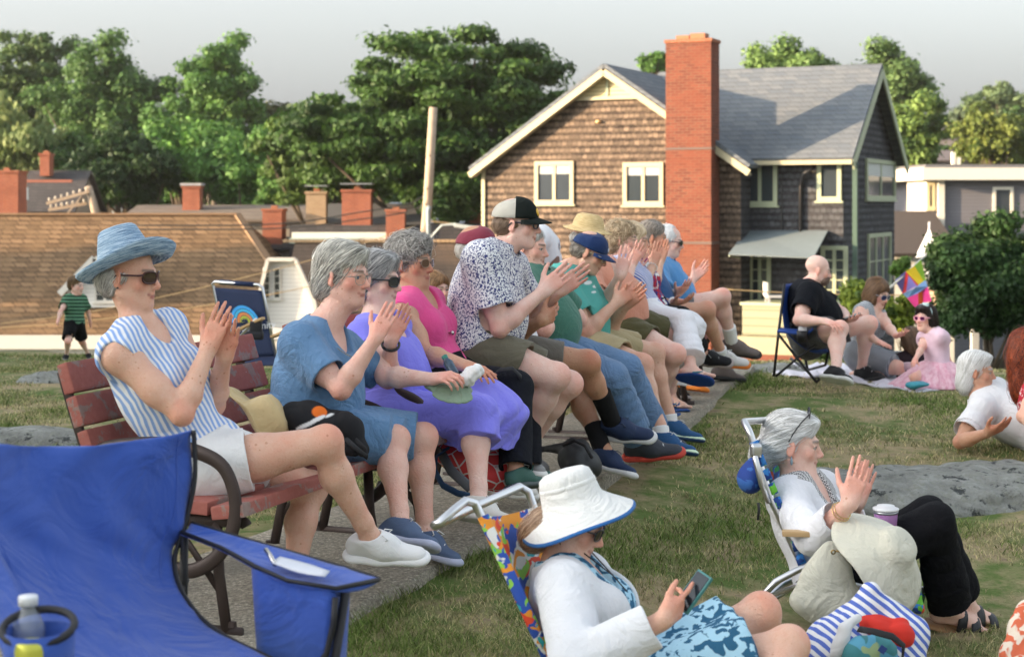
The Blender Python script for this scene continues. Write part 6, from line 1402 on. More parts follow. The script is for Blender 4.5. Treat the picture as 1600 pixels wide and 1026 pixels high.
    for k, pts in enumerate((((1226, 443, 12.86), (1217, 515, 12.75), (1209, 588, 12.7)), ((1212, 588, 12.7), (1245, 560, 12.7), (1300, 520, 12.65)), ((1216, 522, 12.7), (1250, 565, 12.65), (1276, 597, 12.6)), ((1276, 597, 12.6), (1262, 580, 12.9), (1236, 560, 13.2)), ((1255, 440, 13.4), (1250, 520, 13.3), (1262, 578, 13.3)), ((1300, 522, 12.65), (1290, 570, 12.9), (1262, 578, 13.3)), ((1276, 597, 12.6), (1310, 560, 12.7), (1320, 540, 13.0)))):
        MB().tube([B(*p) for p in pts], .011, 6).build('leg', bk, r, True)
    sheet('armrest', [(B(1214, 518, 12.66), B(1220, 513, 12.78)), (B(1256, 522, 12.6), B(1262, 516, 12.72)), (B(1268, 516, 12.55), B(1272, 510, 12.7))], bl, r, 4, 6, None, .015)
    MB().lathe([(.045, .04), (.042, -.05), (0, -.05)], B(1254, 524, 12.6), None, 12).build('cup_pouch', bk, r, True, solid=.003); MB().lathe([(0, .05), (.033, .045), (.034, .0), (.030, -.03)], B(1254, 518, 12.6), None, 12).build('cup_lid', plain('white lid', (.7, .7, .72), .4), r, True)
# ---------------------------------------------------------------- hats, bags and other belongings
def hat(c, M, prof, mat, name, label, wob=None, band=None, n=40):
    m = MB(); m.lathe(prof, c, M, n, wob); o = m.build(name, mat, None, True, solid=.004); tag(o, label, 'hat'); return o
def belongings():
    straw = cloth_mat('cream straw', (.60, .46, .24), .5, .85, .12)
    # cream hat on the near bench
    S = Sdf((.6, .46, .24)); c = Pt(398, 655, 6.0); Mh = Matrix.Rotation(R_(-58), 3, 'Y') @ Matrix.Rotation(R_(10), 3, 'X')
    def wob(r, z, a): t = max(0, (r-.09)/.08); return r*(1-.25*t*abs(math.sin(a))), z+t*.055*math.sin(a)**2+.006*math.sin(5*a)*t
    prof = [(0, .105), (.05, .104), (.075, .092), (.086, .06), (.094, .0), (.12, -.016), (.150, -.026), (.172, -.03)]
    hat(Pt(402, 662, 5.95), Matrix.Rotation(R_(62), 3, 'Y'), prof, straw, 'straw_hat', 'floppy cream straw hat lying on the bench between the two clapping women', wob)
    # black tote with an orange and white print on the denim lap
    S = Sdf((.012, .012, .014)); S.ell(Pt(505, 668, 6.0), (.15, .10, .075), Matrix.Rotation(.25, 3, 'Y'), k=.05); S.ell(Pt(470, 652, 6.0), (.07, .06, .05), k=.05); S.cone(Pt(545, 668, 5.95), Pt(565, 700, 5.9), .05, .025, k=.05); S.cone(Pt(500, 690, 5.92), Pt(552, 706, 5.85), .03, .018, k=.03)
    c = Pt(505, 652, 5.9); S.ell(Pt(500, 642, 5.92), (.03, .05, .022), op='paint', col=(.75, .16, .02), cr=.004)
    for px, py, rx in ((520, 647, .035), (496, 655, .03), (478, 664, .04), (534, 640, .02)): S.ell(Pt(px, py, 5.9), (rx, .06, .006), Matrix.Rotation(-.4, 3, 'Y'), op='paint', col=(.7, .7, .7), cr=.003)
    S.disp = folds(.010, 26, None, (1, 1, 1), 4, True); o = S.build('tote_bag', attr_cloth('black printed cotton'), None, .0045); tag(o, 'black cloth bag with an orange and white print on the denim lap', 'bag')
    MB().tube([Pt(540, 685, 5.86), Pt(556, 700, 5.82), Pt(574, 714, 5.84), Pt(572, 702, 5.86), Pt(550, 682, 5.9)], .010, 6, .4).build('strap', plain('black strap', (.012, .012, .014), .8), o, True)
    # sage cap, tissue and bottle on the lavender lap
    S = Sdf(); c = Pt(700, 606, 6.45); S.ell(c, (.10, .09, .028), Matrix.Rotation(.12, 3, 'Y'), k=.02); S.ell(c+V(.02, -.08, -.018), (.085, .07, .012), Matrix.Rotation(.15, 3, 'Y') @ Matrix.Rotation(.35, 3, 'X'), k=.015); S.disp = folds(.004, 30); o = S.build('cap', cloth_mat('sage cotton', (.22, .30, .21)), None, .0045); tag(o, 'sage green cap lying flat on the lavender lap', 'cap')
    S = Sdf(); S.ell(Pt(738, 585, 6.42), (.05, .04, .03), Matrix.Rotation(-.6, 3, 'Y'), k=.02); S.ell(Pt(726, 594, 6.42), (.035, .03, .02), k=.02); S.disp = folds(.010, 60, None, (1, 1, 1), 9, True); o = S.build('paper_tissue', cloth_mat('tissue paper', (.78, .78, .78)), None, .004); tag(o, 'crumpled white paper tissue held over the lavender lap', 'tissue')
    a, b = Pt(694, 556, 6.52), Pt(716, 596, 6.46); dd = (b-a).normalized(); x = dd.orthogonal().normalized(); M = Matrix((x, dd.cross(x), dd)).transposed(); r = empty('small_bottle', b, 'small bottle with a green cap in the hands of the lavender dressed woman', 'bottle')
    MB().lathe([(0, .10), (.019, .10), (.021, .09), (.021, .035), (.012, .02), (.011, .012)], a, M, 14).build('bottle', plain('dark label bottle', (.05, .08, .12), .2, .2, .5, 60), r, True); MB().lathe([(.012, .016), (.013, .0), (0, -.004)], a, M, 14).build('bottle_cap', plain('teal cap', (.02, .20, .15), .4), r, True)
    MB().tube([Pt(768, 590, 7.0), Pt(782, 578, 6.95), Pt(800, 576, 6.95), Pt(813, 588, 6.98), Pt(812, 600, 7.0), Pt(800, 596, 7.02), Pt(782, 594, 7.04)], .016, 8, .5).build('x', plain('black strap', (.012, .012, .014), .8), None, True).name = 'handbag_handle'
    o = bpy.data.objects['handbag_handle']; o.name = 'handbag'; tag(o, 'looped black handbag strap on the dark jeans beside the print shirt man', 'bag')
    # red and white backpack under the lavender dress
    rm = Nd('red flower print'); v = rm.coord(); q = rm.n('TexVoronoi', Scale=16., _feature='DISTANCE_TO_EDGE'); rm.t.links.new(v, q.inputs['Vector']); rm.set(Base_Color=rm.ramp(q.outputs['Distance'], [(.035, (.75, .68, .66)), (.06, (.70, .055, .055))]), Roughness=.8)
    r = empty('backpack', Pt(760, 790, 6.85), 'red backpack with white flower outlines lying on the path under the lavender dress', 'backpack')
    S = Sdf(); S.ell(Pt(740, 728, 6.95), (.20, .13, .075), Matrix.Rotation(.45, 3, 'Y'), k=.04); S.ell(Pt(790, 725, 7.0), (.12, .12, .06), Matrix.Rotation(.7, 3, 'Y'), k=.04); S.disp = folds(.006, 18); S.build('pack', rm.m, r, .005)
    MB().tube([Pt(700, 700, 6.8), Pt(681, 712, 6.75), Pt(679, 735, 6.7), Pt(692, 758, 6.65), Pt(715, 770, 6.62), Pt(735, 775, 6.65)], .017, 8, .4).build('strap', plain('navy webbing', (.02, .06, .14), .8), r, True)
    MB().tube([Pt(688, 705, 6.82), Pt(705, 735, 6.74), Pt(735, 762, 6.68)], .022, 8, .4).build('side_panel', plain('grey webbing', (.16, .17, .19), .8), r, True)
    # black backpack
    r = empty('backpack', Pt(905, 745, 7.9), 'dark grey backpack slumped beside the black socks at the edge of the path', 'backpack')
    S = Sdf(); S.ell(Pt(905, 722, 7.9), (.11, .14, .085), Matrix.Rotation(.5, 3, 'Y'), k=.04); S.ell(Pt(900, 700, 8.0), (.07, .08, .05), k=.04); S.cone(Pt(895, 698, 8.0), Pt(835, 702, 8.1), .035, .022, k=.03, n=(0, 0, 1), fl=.6); S.disp = folds(.010, 26, None, (1, 1, 1), 3, True); S.build('pack', plain('black ripstop', (.022, .024, .026), .6, 0, .3, 8, .3), r, .006)
    MB().tube([Pt(880, 696, 7.9), Pt(898, 688, 7.86), Pt(914, 696, 7.8), Pt(925, 715, 7.75)], .008, 6).build('strap', plain('black strap', (.012, .012, .014), .8), r, True)
    # cream hat, canvas bag, striped bag and tumbler by the tropical chair
    cm = cloth_mat('natural canvas', (.60, .585, .49), .5, .85, .06)
    def wob2(r, z, a): t = max(0, (r-.09)/.11); return r*(1+.10*t*math.cos(a*2+.5)), z-t*(.02+.05*abs(math.cos(a+.3))**2)+t*.008*math.sin(a*5)
    Z_ = V(.50, -.62, .60).normalized(); X_ = V(.8, 0, -.66); X_ = (X_-Z_*X_.dot(Z_)).normalized(); M = Matrix((X_, Z_.cross(X_), Z_)).transposed()
    hat(Pt(1398, 856, 5.60), M, [(0, .05), (.035, .05), (.062, .042), (.072, .024), (.079, .0), (.10, -.012), (.135, -.026), (.17, -.044), (.185, -.050)], cm, 'sun_hat', 'wide cream canvas sun hat hung on the wooden arm of the beach chair', wob2)
    S = Sdf(); P_ = lambda px, py, d=5.68: Pt(px, py, d)
    S.chain([P_(1300, 856), P_(1296, 880), P_(1290, 915), P_(1292, 940)], [.02, .045, .075, .090], k=.05, n=(0, 1, 0), fl=.55); S.ell(P_(1262, 938), (.055, .04, .032), k=.05); S.ell(P_(1320, 945), (.075, .05, .055), k=.05); S.half(P_(1290, 972), (0, 0, -1)); S.disp = folds(.004, 20, None, (1, 1, .5), 8)
    o = S.build('canvas_bag', cm, None, .005); tag(o, 'slouched cream canvas shoulder bag hanging from the beach chair arm', 'bag'); MB().tube([P_(1318, 838, 5.7), P_(1322, 850, 5.66), P_(1316, 862, 5.62), P_(1306, 860, 5.62)], .004, 6).build('clip', plain('brass', (.35, .25, .1), .35, 1.), o, True)
    MB().lathe([(.004, .001), (.009, .001), (.009, -.002)], P_(1302, 862, 5.60), Matrix.Rotation(R_(90), 3, 'X'), 12).build('eyelet', plain('brass', (.35, .25, .1), .35, 1.), o, True)
    st = mat_stripes('blue white bag stripes', (.10, .16, .52), (.76, .76, .78), 165, (1, .3, 1.1), 6, thr=(.47, .53))
    r = empty('beach_bag', Pt(1355, 1090, 5.2), 'blue and white striped beach bag stuffed with a red cloth at the bottom edge', 'bag')
    S = Sdf(); Q = lambda px, py, d=5.25: Pt(px, py, d); S.ell(Q(1350, 1015), (.15, .13, .13), k=.06); S.ell(Q(1300, 1020), (.10, .11, .10), k=.06); S.ell(Q(1410, 1010), (.075, .11, .11), k=.05); S.cone(Q(1350, 960), Q(1360, 922), .055, .025, k=.06); S.cone(Q(1385, 955), Q(1425, 985), .045, .05, k=.05); S.ell(Q(1375, 985, 5.12), (.09, .08, .045), Matrix.Rotation(.5, 3, 'X'), k=.03, op='sub'); S.disp = folds(.010, 22, None, (1, 1, .6), 6); S.build('striped_cloth', st, r, .0045)
    S = Sdf(); S.ell(Q(1372, 978, 5.2), (.07, .06, .035), Matrix.Rotation(.25, 3, 'Y'), k=.02); S.ell(Q(1408, 990, 5.18), (.04, .05, .045), k=.03); S.disp = folds(.008, 42, None, (1, 1, 1), 2, True); o = S.build('red_cloth', plain('red cotton', (.62, .025, .012), .8, 0, .1, 8, .2), None, .0045); o.name = 'cloth'; tag(o, 'crumpled bright red cloth stuffed in the striped beach bag', 'cloth')
    S = Sdf(); S.ell(Q(1362, 1022, 5.1), (.085, .05, .06), k=.03); S.ell(Q(1340, 1030, 5.1), (.05, .05, .05), k=.03); S.disp = folds(.006, 30, None, (1, 1, 1), 12); o = S.build('pouch', tropical('teal batik', (.05, .22, .24), (((.10, .35, .50), 16, .5), ((.30, .40, .20), 12, .62))), None, .0045); tag(o, 'teal patterned pouch in front of the striped beach bag', 'pouch')
    MB().tube([Q(1342, 982, 5.08), Q(1365, 986, 5.02), Q(1395, 994, 5.02), Q(1412, 1008, 5.03), Q(1410, 1030, 5.03), Q(1390, 1036, 5.0)], .012, 8, .35).build('strap', plain('black strap', (.012, .012, .014), .8), o, True)
    MB().box(Q(1379, 1014, 5.02), (.022, .004, .022), Matrix.Rotation(.6, 3, 'Y')).build('logo_patch', plain('navy patch', (.02, .05, .2), .7), o)
    S = Sdf(); S.ell(Q(1313, 1005, 5.12), (.025, .03, .06), Matrix.Rotation(.4, 3, 'Y'), k=.03); S.cone(Q(1318, 980, 5.12), Q(1340, 965, 5.15), .016, .014); S.build('white_handle', cloth_mat('white rope', (.7, .7, .7)), r, .0045)
    c = Pt(1384, 808, 5.98); r = empty('tumbler', c-V(0, 0, .09), 'lavender insulated tumbler with a white lid beside the black trousers', 'tumbler')
    MB().lathe([(0, -.09), (.036, -.09), (.044, .02)], c, None, 24).build('cup', plain('lavender enamel', (.45, .22, .50), .35), r, True); MB().lathe([(.0450, .016), (.0465, .017), (.0465, .024), (.0450, .025)], c, None, 24).build('steel_ring', plain('steel', (.35, .36, .38), .3, .9), r, True); MB().lathe([(.044, .026), (.048, .028), (.048, .036), (.034, .038), (.032, .046), (0, .047)], c, None, 24).build('lid', plain('white lid', (.7, .7, .72), .4), r, True)
    # patterned towel at the right edge
    S = Sdf(); S.cone(Pt(1608, 960, 5.4), Pt(1600, 1090, 5.3), .05, .10, k=.03, n=(0, 1, 0), fl=.6); S.disp = folds(.008, 20); o = S.build('towel', mat_blobs('coral print', (.62, .14, .07), (.72, .62, .52), 26, .5, .03), None, .006); tag(o, 'coral and white patterned cloth at the lower right corner', 'towel')
    # blanket and picnic things
    ne = [(1206, 586), (1260, 590), (1300, 592), (1340, 600), (1400, 609), (1440, 614), (1489, 606)]; fa = [(1232, 570), (1270, 571), (1300, 572), (1340, 573), (1390, 574), (1440, 578), (1480, 583)]
    def gp(px, py): d = 1.45*F/(py-HY); return Pt(px, py, d)
    rows = [(gp(*a), gp(*b)) for a, b in zip(ne, fa)]
    o = sheet('blanket', rows, cloth_mat('white blanket', (.66, .64, .72), .5), None, 14, 50, lambda s, t: V(.03*math.sin(s*9+t*30), 0, .020*math.sin(t*60+3*math.sin(s*5))*(.4+.6*math.sin(s*8)**2)+.01), .012); tag(o, 'rumpled white picnic blanket under the far family', 'blanket')
    S = Sdf(); S.ell(Pt(1434, 600, 12.3), (.09, .07, .022), k=.02); S.ell(Pt(1425, 602, 12.3), (.05, .05, .02), k=.02); S.disp = folds(.008, 30); o = S.build('bag', plain('teal plastic', (.03, .26, .34), .5), None, .008); tag(o, 'flat teal bag on the blanket in front of the pink dress', 'bag')
    m = MB(); m.lathe([(.050, .0), (.075, .055), (.078, .060), (.070, .058), (.045, .005)], Pt(1405, 560, 13.6), None, 4); o = m.build('food_tub', plain('clear tub', (.45, .47, .45), .2), None, solid=.004); tag(o, 'pale plastic tub behind the tank dress woman', 'tub')
    m = MB(); m.lathe([(0, .03), (.05, .03), (.058, .026), (.052, -.03), (0, -.03)], Pt(1423, 572, 13.0), None, 14); o = m.build('snack_pot', plain('pink white pot', (.60, .42, .48), .4), None, True); tag(o, 'pink and white snack pot beside the pink dress', 'pot')
    S = Sdf((.65, .60, .03)); c = Pt(1406, 519, 13.3)
    for a, b in ((0, .02), (.025, .0), (-.02, -.005), (.008, -.022)): S.ell(c+V(a, 0, b), (.02, .022, .018), k=.01)
    S.ell(c+V(.035, 0, -.015), (.02, .02, .016), k=.01); o = S.build('toy', attr_cloth('yellow toy plastic', .5), None, .006); tag(o, 'small yellow toy in the hand of the woman on the blanket', 'toy')
if only('things'):
    bench((-1.16, 5.38), (-.72, 6.60), .055, 'nearest red slatted bench with peeling paint, holding the straw hat woman'); bench((-.58, 6.72), (-.12, 7.92), .09, 'second bench along the path, under the lavender dress and the print shirt')
    bench((-.06, 8.08), (.44, 9.5), .09, 'third bench along the path, under the blue jeans and khaki shorts'); bench((.52, 9.62), (.96, 10.98), .09, 'fourth bench along the path, under the white skirt'); bench((1.00, 11.1), (1.30, 12.6), .10, 'farthest bench along the path, under the man in light blue')
    blue_chair(); beach_chairs(); belongings()
WHITE = (.74, .74, .76)
G_ROW = 'spectators on the row of benches'
AW, TO = (.15, 1, .1), (-.15, -1, .1)      # palm turned away from / towards the camera
CL = dict(curl=(.10, .13, .17, .22))
PP = {}
FAIR = (.78, .53, .44); TAN = (.74, .47, .35); RUDDY = (.76, .49, .40); PALE = (.80, .57, .49)
def p_hat_woman():
    p = PP['p1'] = Person('woman in a blue straw hat and striped sleeveless top clapping on the nearest bench', 5.6, 1.70, w=1.02, bust=.9, skin=TAN, group=G_ROW)
    p.pose((320, 722, 0), -19, (216, 512, 1), (202, 431, 1), (-12, -2, 0), R=((284, 646, -1), (325, 545, 1), (357, 468, 1), AW, CL), L=((334, 632, 1), (350, 560, -1), (368, 490, -1), TO, CL),
           lR=((508, 692, -1), (578, 838, 1), (672, 868, 1)), lL=((486, 762, 1), (456, 930, -1), (562, 985, 1)), trunk=.52)
    p.body(lips=(.42, .18, .15)); p.eyes()
    p.hair([('e', (0, -.030, .002), (.0775, .085, .045)), ('e', (0, -.055, -.02), (.071, .055, .055))], (.22, .20, .18), (.60, .57, .53), n=1500, L=.06)
    p.glasses(r=(.031, .020), gap=.034, wrap=.55, frame=(.05, .012, .012), lens=(.03, .008, .008), thick=.003)
    p.top(mat_stripes('blue white stripes', (.26, .40, .72), (.78, .80, .84), 260, (.9, 1, .10), 13, thr=(.30, .70)), 'sleeveless_top', 0, g=.020, neck='scoop', amp=.009, hem=-.05, nk=.72)
    p.bottom(cloth_mat('white denim', (.78, .78, .78)), 'shorts', .42, g=.02, gk=.03)
    p.shoe('R', (.80, .80, .80), sole=(.85, .85, .85), kk=1.12); p.shoe('L', (.80, .80, .80), sole=(.85, .85, .85), kk=1.12)
    n = Nd('blue straw'); v = n.coord('Object', (1, 1, 26)); f = n.noise(v, 14, 5, .75); c = n.ramp(f, [(.34, (.02, .05, .11)), (.46, (.17, .29, .43)), (.60, (.50, .62, .72))])
    n.set(Base_Color=c, Roughness=.8); n.bump(f, .5, .004)
    def wob(r, z, a):
        t = max(0, (r-.10)/.10); return r, z+t*t*.030*(.5+.5*math.sin(a))+t*.012*math.sin(2*a+.6)-(.008*t*math.cos(a*3))
    p.brimhat(n.m, [(0, .126), (.04, .127), (.060, .125), (.068, .118), (.084, .070), (.101, .012), (.104, -.004), (.12, -.016), (.142, -.022), (.160, -.018), (.178, -.002), (.182, .006)], c=(0, -.012, .046), tilt=(22, -4), wob=wob)
    m = MB(); m.lathe([(0, .004), (.004, .002), (.004, -.002), (0, -.004)], p.q(.080, -.004, -.038), None, 8).build('earring', plain('dark stud', (.02, .02, .02), .3), p.root, True)
def p_denim_woman():
    p = PP['p2'] = Person('grey haired woman with wire glasses in a denim dress clapping', 6.3, 1.58, w=1.16, bust=1.1, belly=.05, skin=RUDDY, group=G_ROW)
    p.hs = 1.04; p.sd = .095
    p.pose((480, 672, 0), -25, (508, 507, 1), (537, 430, 0), (-27, -3, 0), R=((533, 608, -1), (587, 528, 1), (617, 472, 1), AW, CL), L=((606, 592, 1), (611, 530, -1), (645, 470, -1), TO, CL),
           lR=((616, 688, -1), (626, 818, -1), (682, 848, -1)), lL=((660, 684, -1), (664, 832, -1), (716, 872, -1)), trunk=.50)
    p.body(old=1.3, lips=(.48, .22, .19), neckr=1.1); p.eyes((.10, .14, .20))
    p.hair(HAIR_EAR, (.15, .145, .13), (.64, .62, .56), part=-.02, flow=(0, -.8, -.9), n=4200, L=.10, cuts=EAR_CUT, lift=.006)
    p.glasses(kind='clear', frame=(.35, .30, .25), thick=.0013, r=(.026, .022), z0=-.006)
    dm = cloth_mat('denim', (.12, .24, .42), .7, .9, .25)
    p.top(dm, 'denim_dress', .70, g=.020, neck='scoop', amp=.008, nk=.85, loose=.02, sg=.020, hem=-.08)
    p.bottom(dm, 'dress_skirt', .93, g=.03, gk=.035, skirt=True, top=.12, amp=.008, k=.06)
    for k in 'RL': p.shoe(k, (.09, .13, .22), sole=(.45, .48, .62), kk=1.12)
    m = MB(); wr = p.arm['L'][1]; e = p.arm['L'][0]; d = (wr-e).normalized(); x = d.orthogonal().normalized(); y = d.cross(x); c = wr-d*.03
    m.tube([c+x*.035*math.cos(a)+y*.035*math.sin(a) for a in [2*math.pi*i/20 for i in range(20)]], .006, 6, closed=True).build('bangle', plain('black bangle', (.01, .01, .01), .25), p.root, True)
    m = MB(); nb = p.N+p.F2*.02; m.tube([nb+p.L2*math.cos(a)*.085+p.F2*(.05+math.sin(a)*.095)+p.U*(.0-.055*(1+math.sin(a))) for a in [2*math.pi*i/28 for i in range(28)]], .0012, 5, closed=True)
    m.build('necklace', plain('gold chain', (.6, .4, .15), .25, 1.), p.root, True)
def p_purple_woman():
    p = PP['p3'] = Person('woman in a lavender dress and dark wraparound sunglasses', 6.85, 1.60, w=1.15, bust=1.0, belly=.03, skin=PALE, group=G_ROW)
    p.pose((624, 640, 0), -19, (588, 500, 1), (588, 437, 0), (-16, -4, 0), R=((602, 588, -1), (678, 592, -1), (722, 584, -1), (.1, .5, -.8), dict(curl=(.7, .75, .8, .8), thumb=(.3, .5))),
           L=((640, 580, 1), (674, 566, -1), (708, 545, -1), (.1, -.6, -.7), dict(curl=(.7, .8, .9, .9), thumb=(.3, .5))),
           lR=((748, 648, -1), (748, 782, -1), (800, 812, -1)), lL=((772, 640, 1), (794, 745, 1), (838, 768, 1)))
    p.body(old=1.3, lips=(.50, .25, .22)); p.eyes()
    p.hair(HAIR_EAR, (.10, .10, .10), (.46, .45, .44), part=.02, flow=(0, -.8, -1), n=2800, L=.10, cuts=EAR_CUT[:2], lift=.006)
    p.glasses(r=(.031, .021), gap=.033, wrap=.5, lens=(.006, .010, .03), thick=.003)
    m = cloth_mat('lavender cotton', (.23, .22, .80), .35)
    p.top(m, 'lavender_dress', .35, g=.018, neck='scoop', amp=.007, nk=.9, hem=-.06)
    p.bottom(m, 'dress_skirt', .9, g=.022, gk=.035, skirt=True, shin=.30, top=.12, amp=.012, k=.05, drop=.12, mid=-.02)
    for k in 'RL': p.shoe(k, (.68, .66, .62), sole=(.70, .68, .64), kk=1.1)
def p_pink_woman():
    p = PP['p4'] = Person('woman with short grey curls in a pink tank top and dark jeans', 7.3, 1.66, w=1.02, bust=.9, skin=(.58, .34, .23), group=G_ROW)
    p.pose((688, 590, 0), -19, (646, 462, 1), (642, 410, 0), (-28, 0, 0), R=((664, 552, -1), (730, 572, -1), (772, 584, -1), (0, .2, -1), dict(curl=(.3, .35, .4, .4))),
           L=((700, 545, 1), (742, 572, -1), (782, 590, -1), (0, .2, -1), dict(curl=(.3, .35, .4, .4))),
           lR=((806, 606, -1), (806, 735, -1), (848, 752, 1)), lL=((822, 600, 1), (822, 730, -1), (862, 742, 1)))
    p.body(old=1.2); p.eyes()
    p.hair([('e', (0, -.018, .052), (.082, .102, .088)), ('e', (0, -.050, -.005), (.076, .068, .064)), ('e', (0, .05, .098), (.05, .045, .025))], (.06, .055, .05), (.42, .40, .37), curly=.55, n=2800, L=.06, amp=.011, lift=.008)
    p.glasses(r=(.024, .019), gap=.032, frame=(.35, .25, .18), thick=.0014, tint=(.10, .045, .025))
    p.top(cloth_mat('pink knit', (.80, .09, .30), .3), 'tank_top', 0, g=.014, neck='scoop', amp=.006, nk=.75, hem=-.04)
    p.bottom(cloth_mat('black denim', (.012, .013, .018), .4), 'jeans', 1, g=.014, gk=.02, shin=.96, amp=.004)
    for k in 'RL': p.shoe(k, (.05, .12, .10), sole=(.08, .10, .10))
    m = MB(); nb = p.N; pts = [nb+p.L2*math.cos(a)*.07+p.F2*(.03+math.sin(a)*.085)+p.U*(.0-.105*(1+math.sin(a))) for a in [2*math.pi*i/28 for i in range(28)]]
    m.tube(pts, .0014, 5, closed=True); m.lathe([(0, .012), (.009, .006), (.010, 0), (.007, -.008), (0, -.012)], nb+p.F2*.125-p.U*.215, None, 10)
    m.build('pendant_necklace', plain('silver', (.6, .58, .55), .25, 1.), p.root, True)
def p_behind_woman():
    p = PP['p5'] = Person('woman with shoulder length brown hair sitting on the grass behind the benches', 11.9, 1.66, w=.95, bust=.8, skin=FAIR)
    p.pose((668, 552, 0), -70, (680, 482, 1), (683, 451, 0), (-52, -4, 0), trunk=.48, lR=((710, 560, -1), (690, 580, 1), (720, 585, 1)), lL=((720, 566, 1), (700, 585, 1), (730, 588, 1)))
    p.body(); p.eyes(); p.hair(HAIR_BOB+[('e', (0, -.03, -.07), (.092, .07, .06)), ('e', (.066, .012, -.055), (.024, .04, .05)), ('e', (-.066, .012, -.055), (.024, .04, .05))], (.10, .05, .022), (.30, .17, .08), L=.14, n=1400)
    p.top(mat_blobs('burgundy print', (.20, .02, .05), (.55, .45, .45), 45, .55), 'blouse', .5, neck='v'); p.bottom(cloth_mat('blue jeans', (.05, .09, .18)), 'jeans', 1, shin=.9)
def p_print_man():
    p = PP['p6'] = Person('tall man in a white floral print shirt and grey and black trucker cap clapping', 7.6, 1.80, w=1.12, belly=.035, sex='m', skin=PALE, group=G_ROW)
    p.pose((742, 543, 0), -20, (781, 394, 0), (808, 349, 0), (-12, -3, 0), R=((781, 512, -1), (848, 456, 1), (893, 418, 1), AW, CL), L=((832, 494, 1), (874, 454, -1), (920, 420, -1), TO, CL),
           lR=((868, 588, -1), (818, 700, 1), (850, 740, -1)), lL=((888, 600, 1), (822, 700, 1), (860, 735, 1)), trunk=.47)
    p.body(brow=(.18, .11, .07), jaw=1.08, nose=1.1); p.eyes((.06, .12, .16))
    p.hair(HAIR_CAP, (.09, .055, .035), (.22, .15, .10), n=900, L=.03)
    p.glasses(kind='clear', frame=(.015, .02, .045), thick=.0032, r=(.025, .019))
    p.cap(cloth_mat('black twill', (.012, .016, .014)), back=cloth_mat('grey mesh', (.48, .46, .40)), badge=((.75, .45, .04), .019), z0=.038, k=1.09)
    p.top(mat_blobs('navy floral print', (.03, .04, .17), (.78, .78, .80), 125, .47, .03), 'shirt', .68, g=.026, neck='collar', amp=.008, hem=-.06, sg=.024, loose=.02)
    p.bottom(cloth_mat('olive grey twill', (.135, .125, .088)), 'shorts', .66, g=.022, gk=.035, amp=.007)
    for k in 'RL': p.shoe(k, (.3, .3, .3))
def p_maroon_man():
    p = PP['p7'] = Person('man in a maroon cap and black socks behind the man in the print shirt', 8.1, 1.76, w=1.0, sex='m', skin=(.52, .30, .19), group=G_ROW)
    p.pose((792, 548, 0), -20, (756, 430, 0), (747, 389, 0), (-15, -4, 0), R=((800, 528, -1), (846, 500, -1), (880, 484, 1), (0, 1, .3), dict(curl=(.3, .3, .35, .4))), L=((812, 530, 1), (848, 508, 1), (884, 492, 1), (0, -.6, .8), dict(curl=(.3, .35, .4, .4))),
           lR=((918, 566, -1), (958, 660, 1), (1034, 684, 1)), lL=((900, 600, 1), (946, 706, -1), (992, 738, -1)))
    p.body(); p.hair(HAIR_CAP, (.2, .18, .16), (.4, .38, .35), n=400, L=.03); p.cap(cloth_mat('maroon cloth', (.22, .035, .06)), k=1.03)
    p.top(cloth_mat('white cotton', WHITE), 'shirt', .6, g=.02, hem=-.07, amp=.008, loose=.02)
    p.bottom(cloth_mat('grey shorts cloth', (.15, .14, .12)), 'shorts', .72, g=.016, gk=.022)
    p.shoe('R', (.02, .035, .085), sole=(.62, .62, .62), sock=(.008, .008, .009), sockh=.75, lace=(.05, .07, .12), kk=1.12); p.shoe('L', (.02, .035, .085), sole=(.62, .62, .62), sock=(.008, .008, .009), sockh=.55, lace=(.05, .07, .12), kk=1.1)
def p_green_man():
    p = PP['p8'] = Person('man in a dark green polo and blue jeans behind the print shirt man', 8.6, 1.78, w=1.12, belly=.05, sex='m', skin=RUDDY, group=G_ROW)
    p.pose((850, 547, 0), -20, (832, 428, 0), (826, 386, 0), (-20, -6, 0), R=((850, 515, -1), (858, 500, 1), (880, 492, 1), (0, 1, 0)), L=((905, 500, 1), (890, 480, 1), (872, 470, 1), (0, -1, 0)),
           lR=((954, 590, -1), (1000, 690, 1), (1066, 702, 1)), lL=((978, 578, 1), (1022, 672, 1), (1070, 694, 1)))
    p.body(); p.eyes(); p.hair(HAIR_SHORT, (.2, .18, .16), (.4, .38, .35), n=500, L=.03)
    p.top(cloth_mat('green pique', (.055, .17, .125)), 'polo_shirt', .7, g=.022, neck='collar', hem=-.02, amp=.007)
    p.bottom(cloth_mat('washed blue denim', (.12, .21, .36), .6, .9, .3), 'jeans', 1, g=.020, gk=.032, shin=.93, amp=.007)
    p.shoe('R', (.05, .055, .07), sole=(.50, .06, .04), kk=1.15); p.shoe('L', (.05, .055, .07), sole=(.50, .06, .04), kk=1.15)
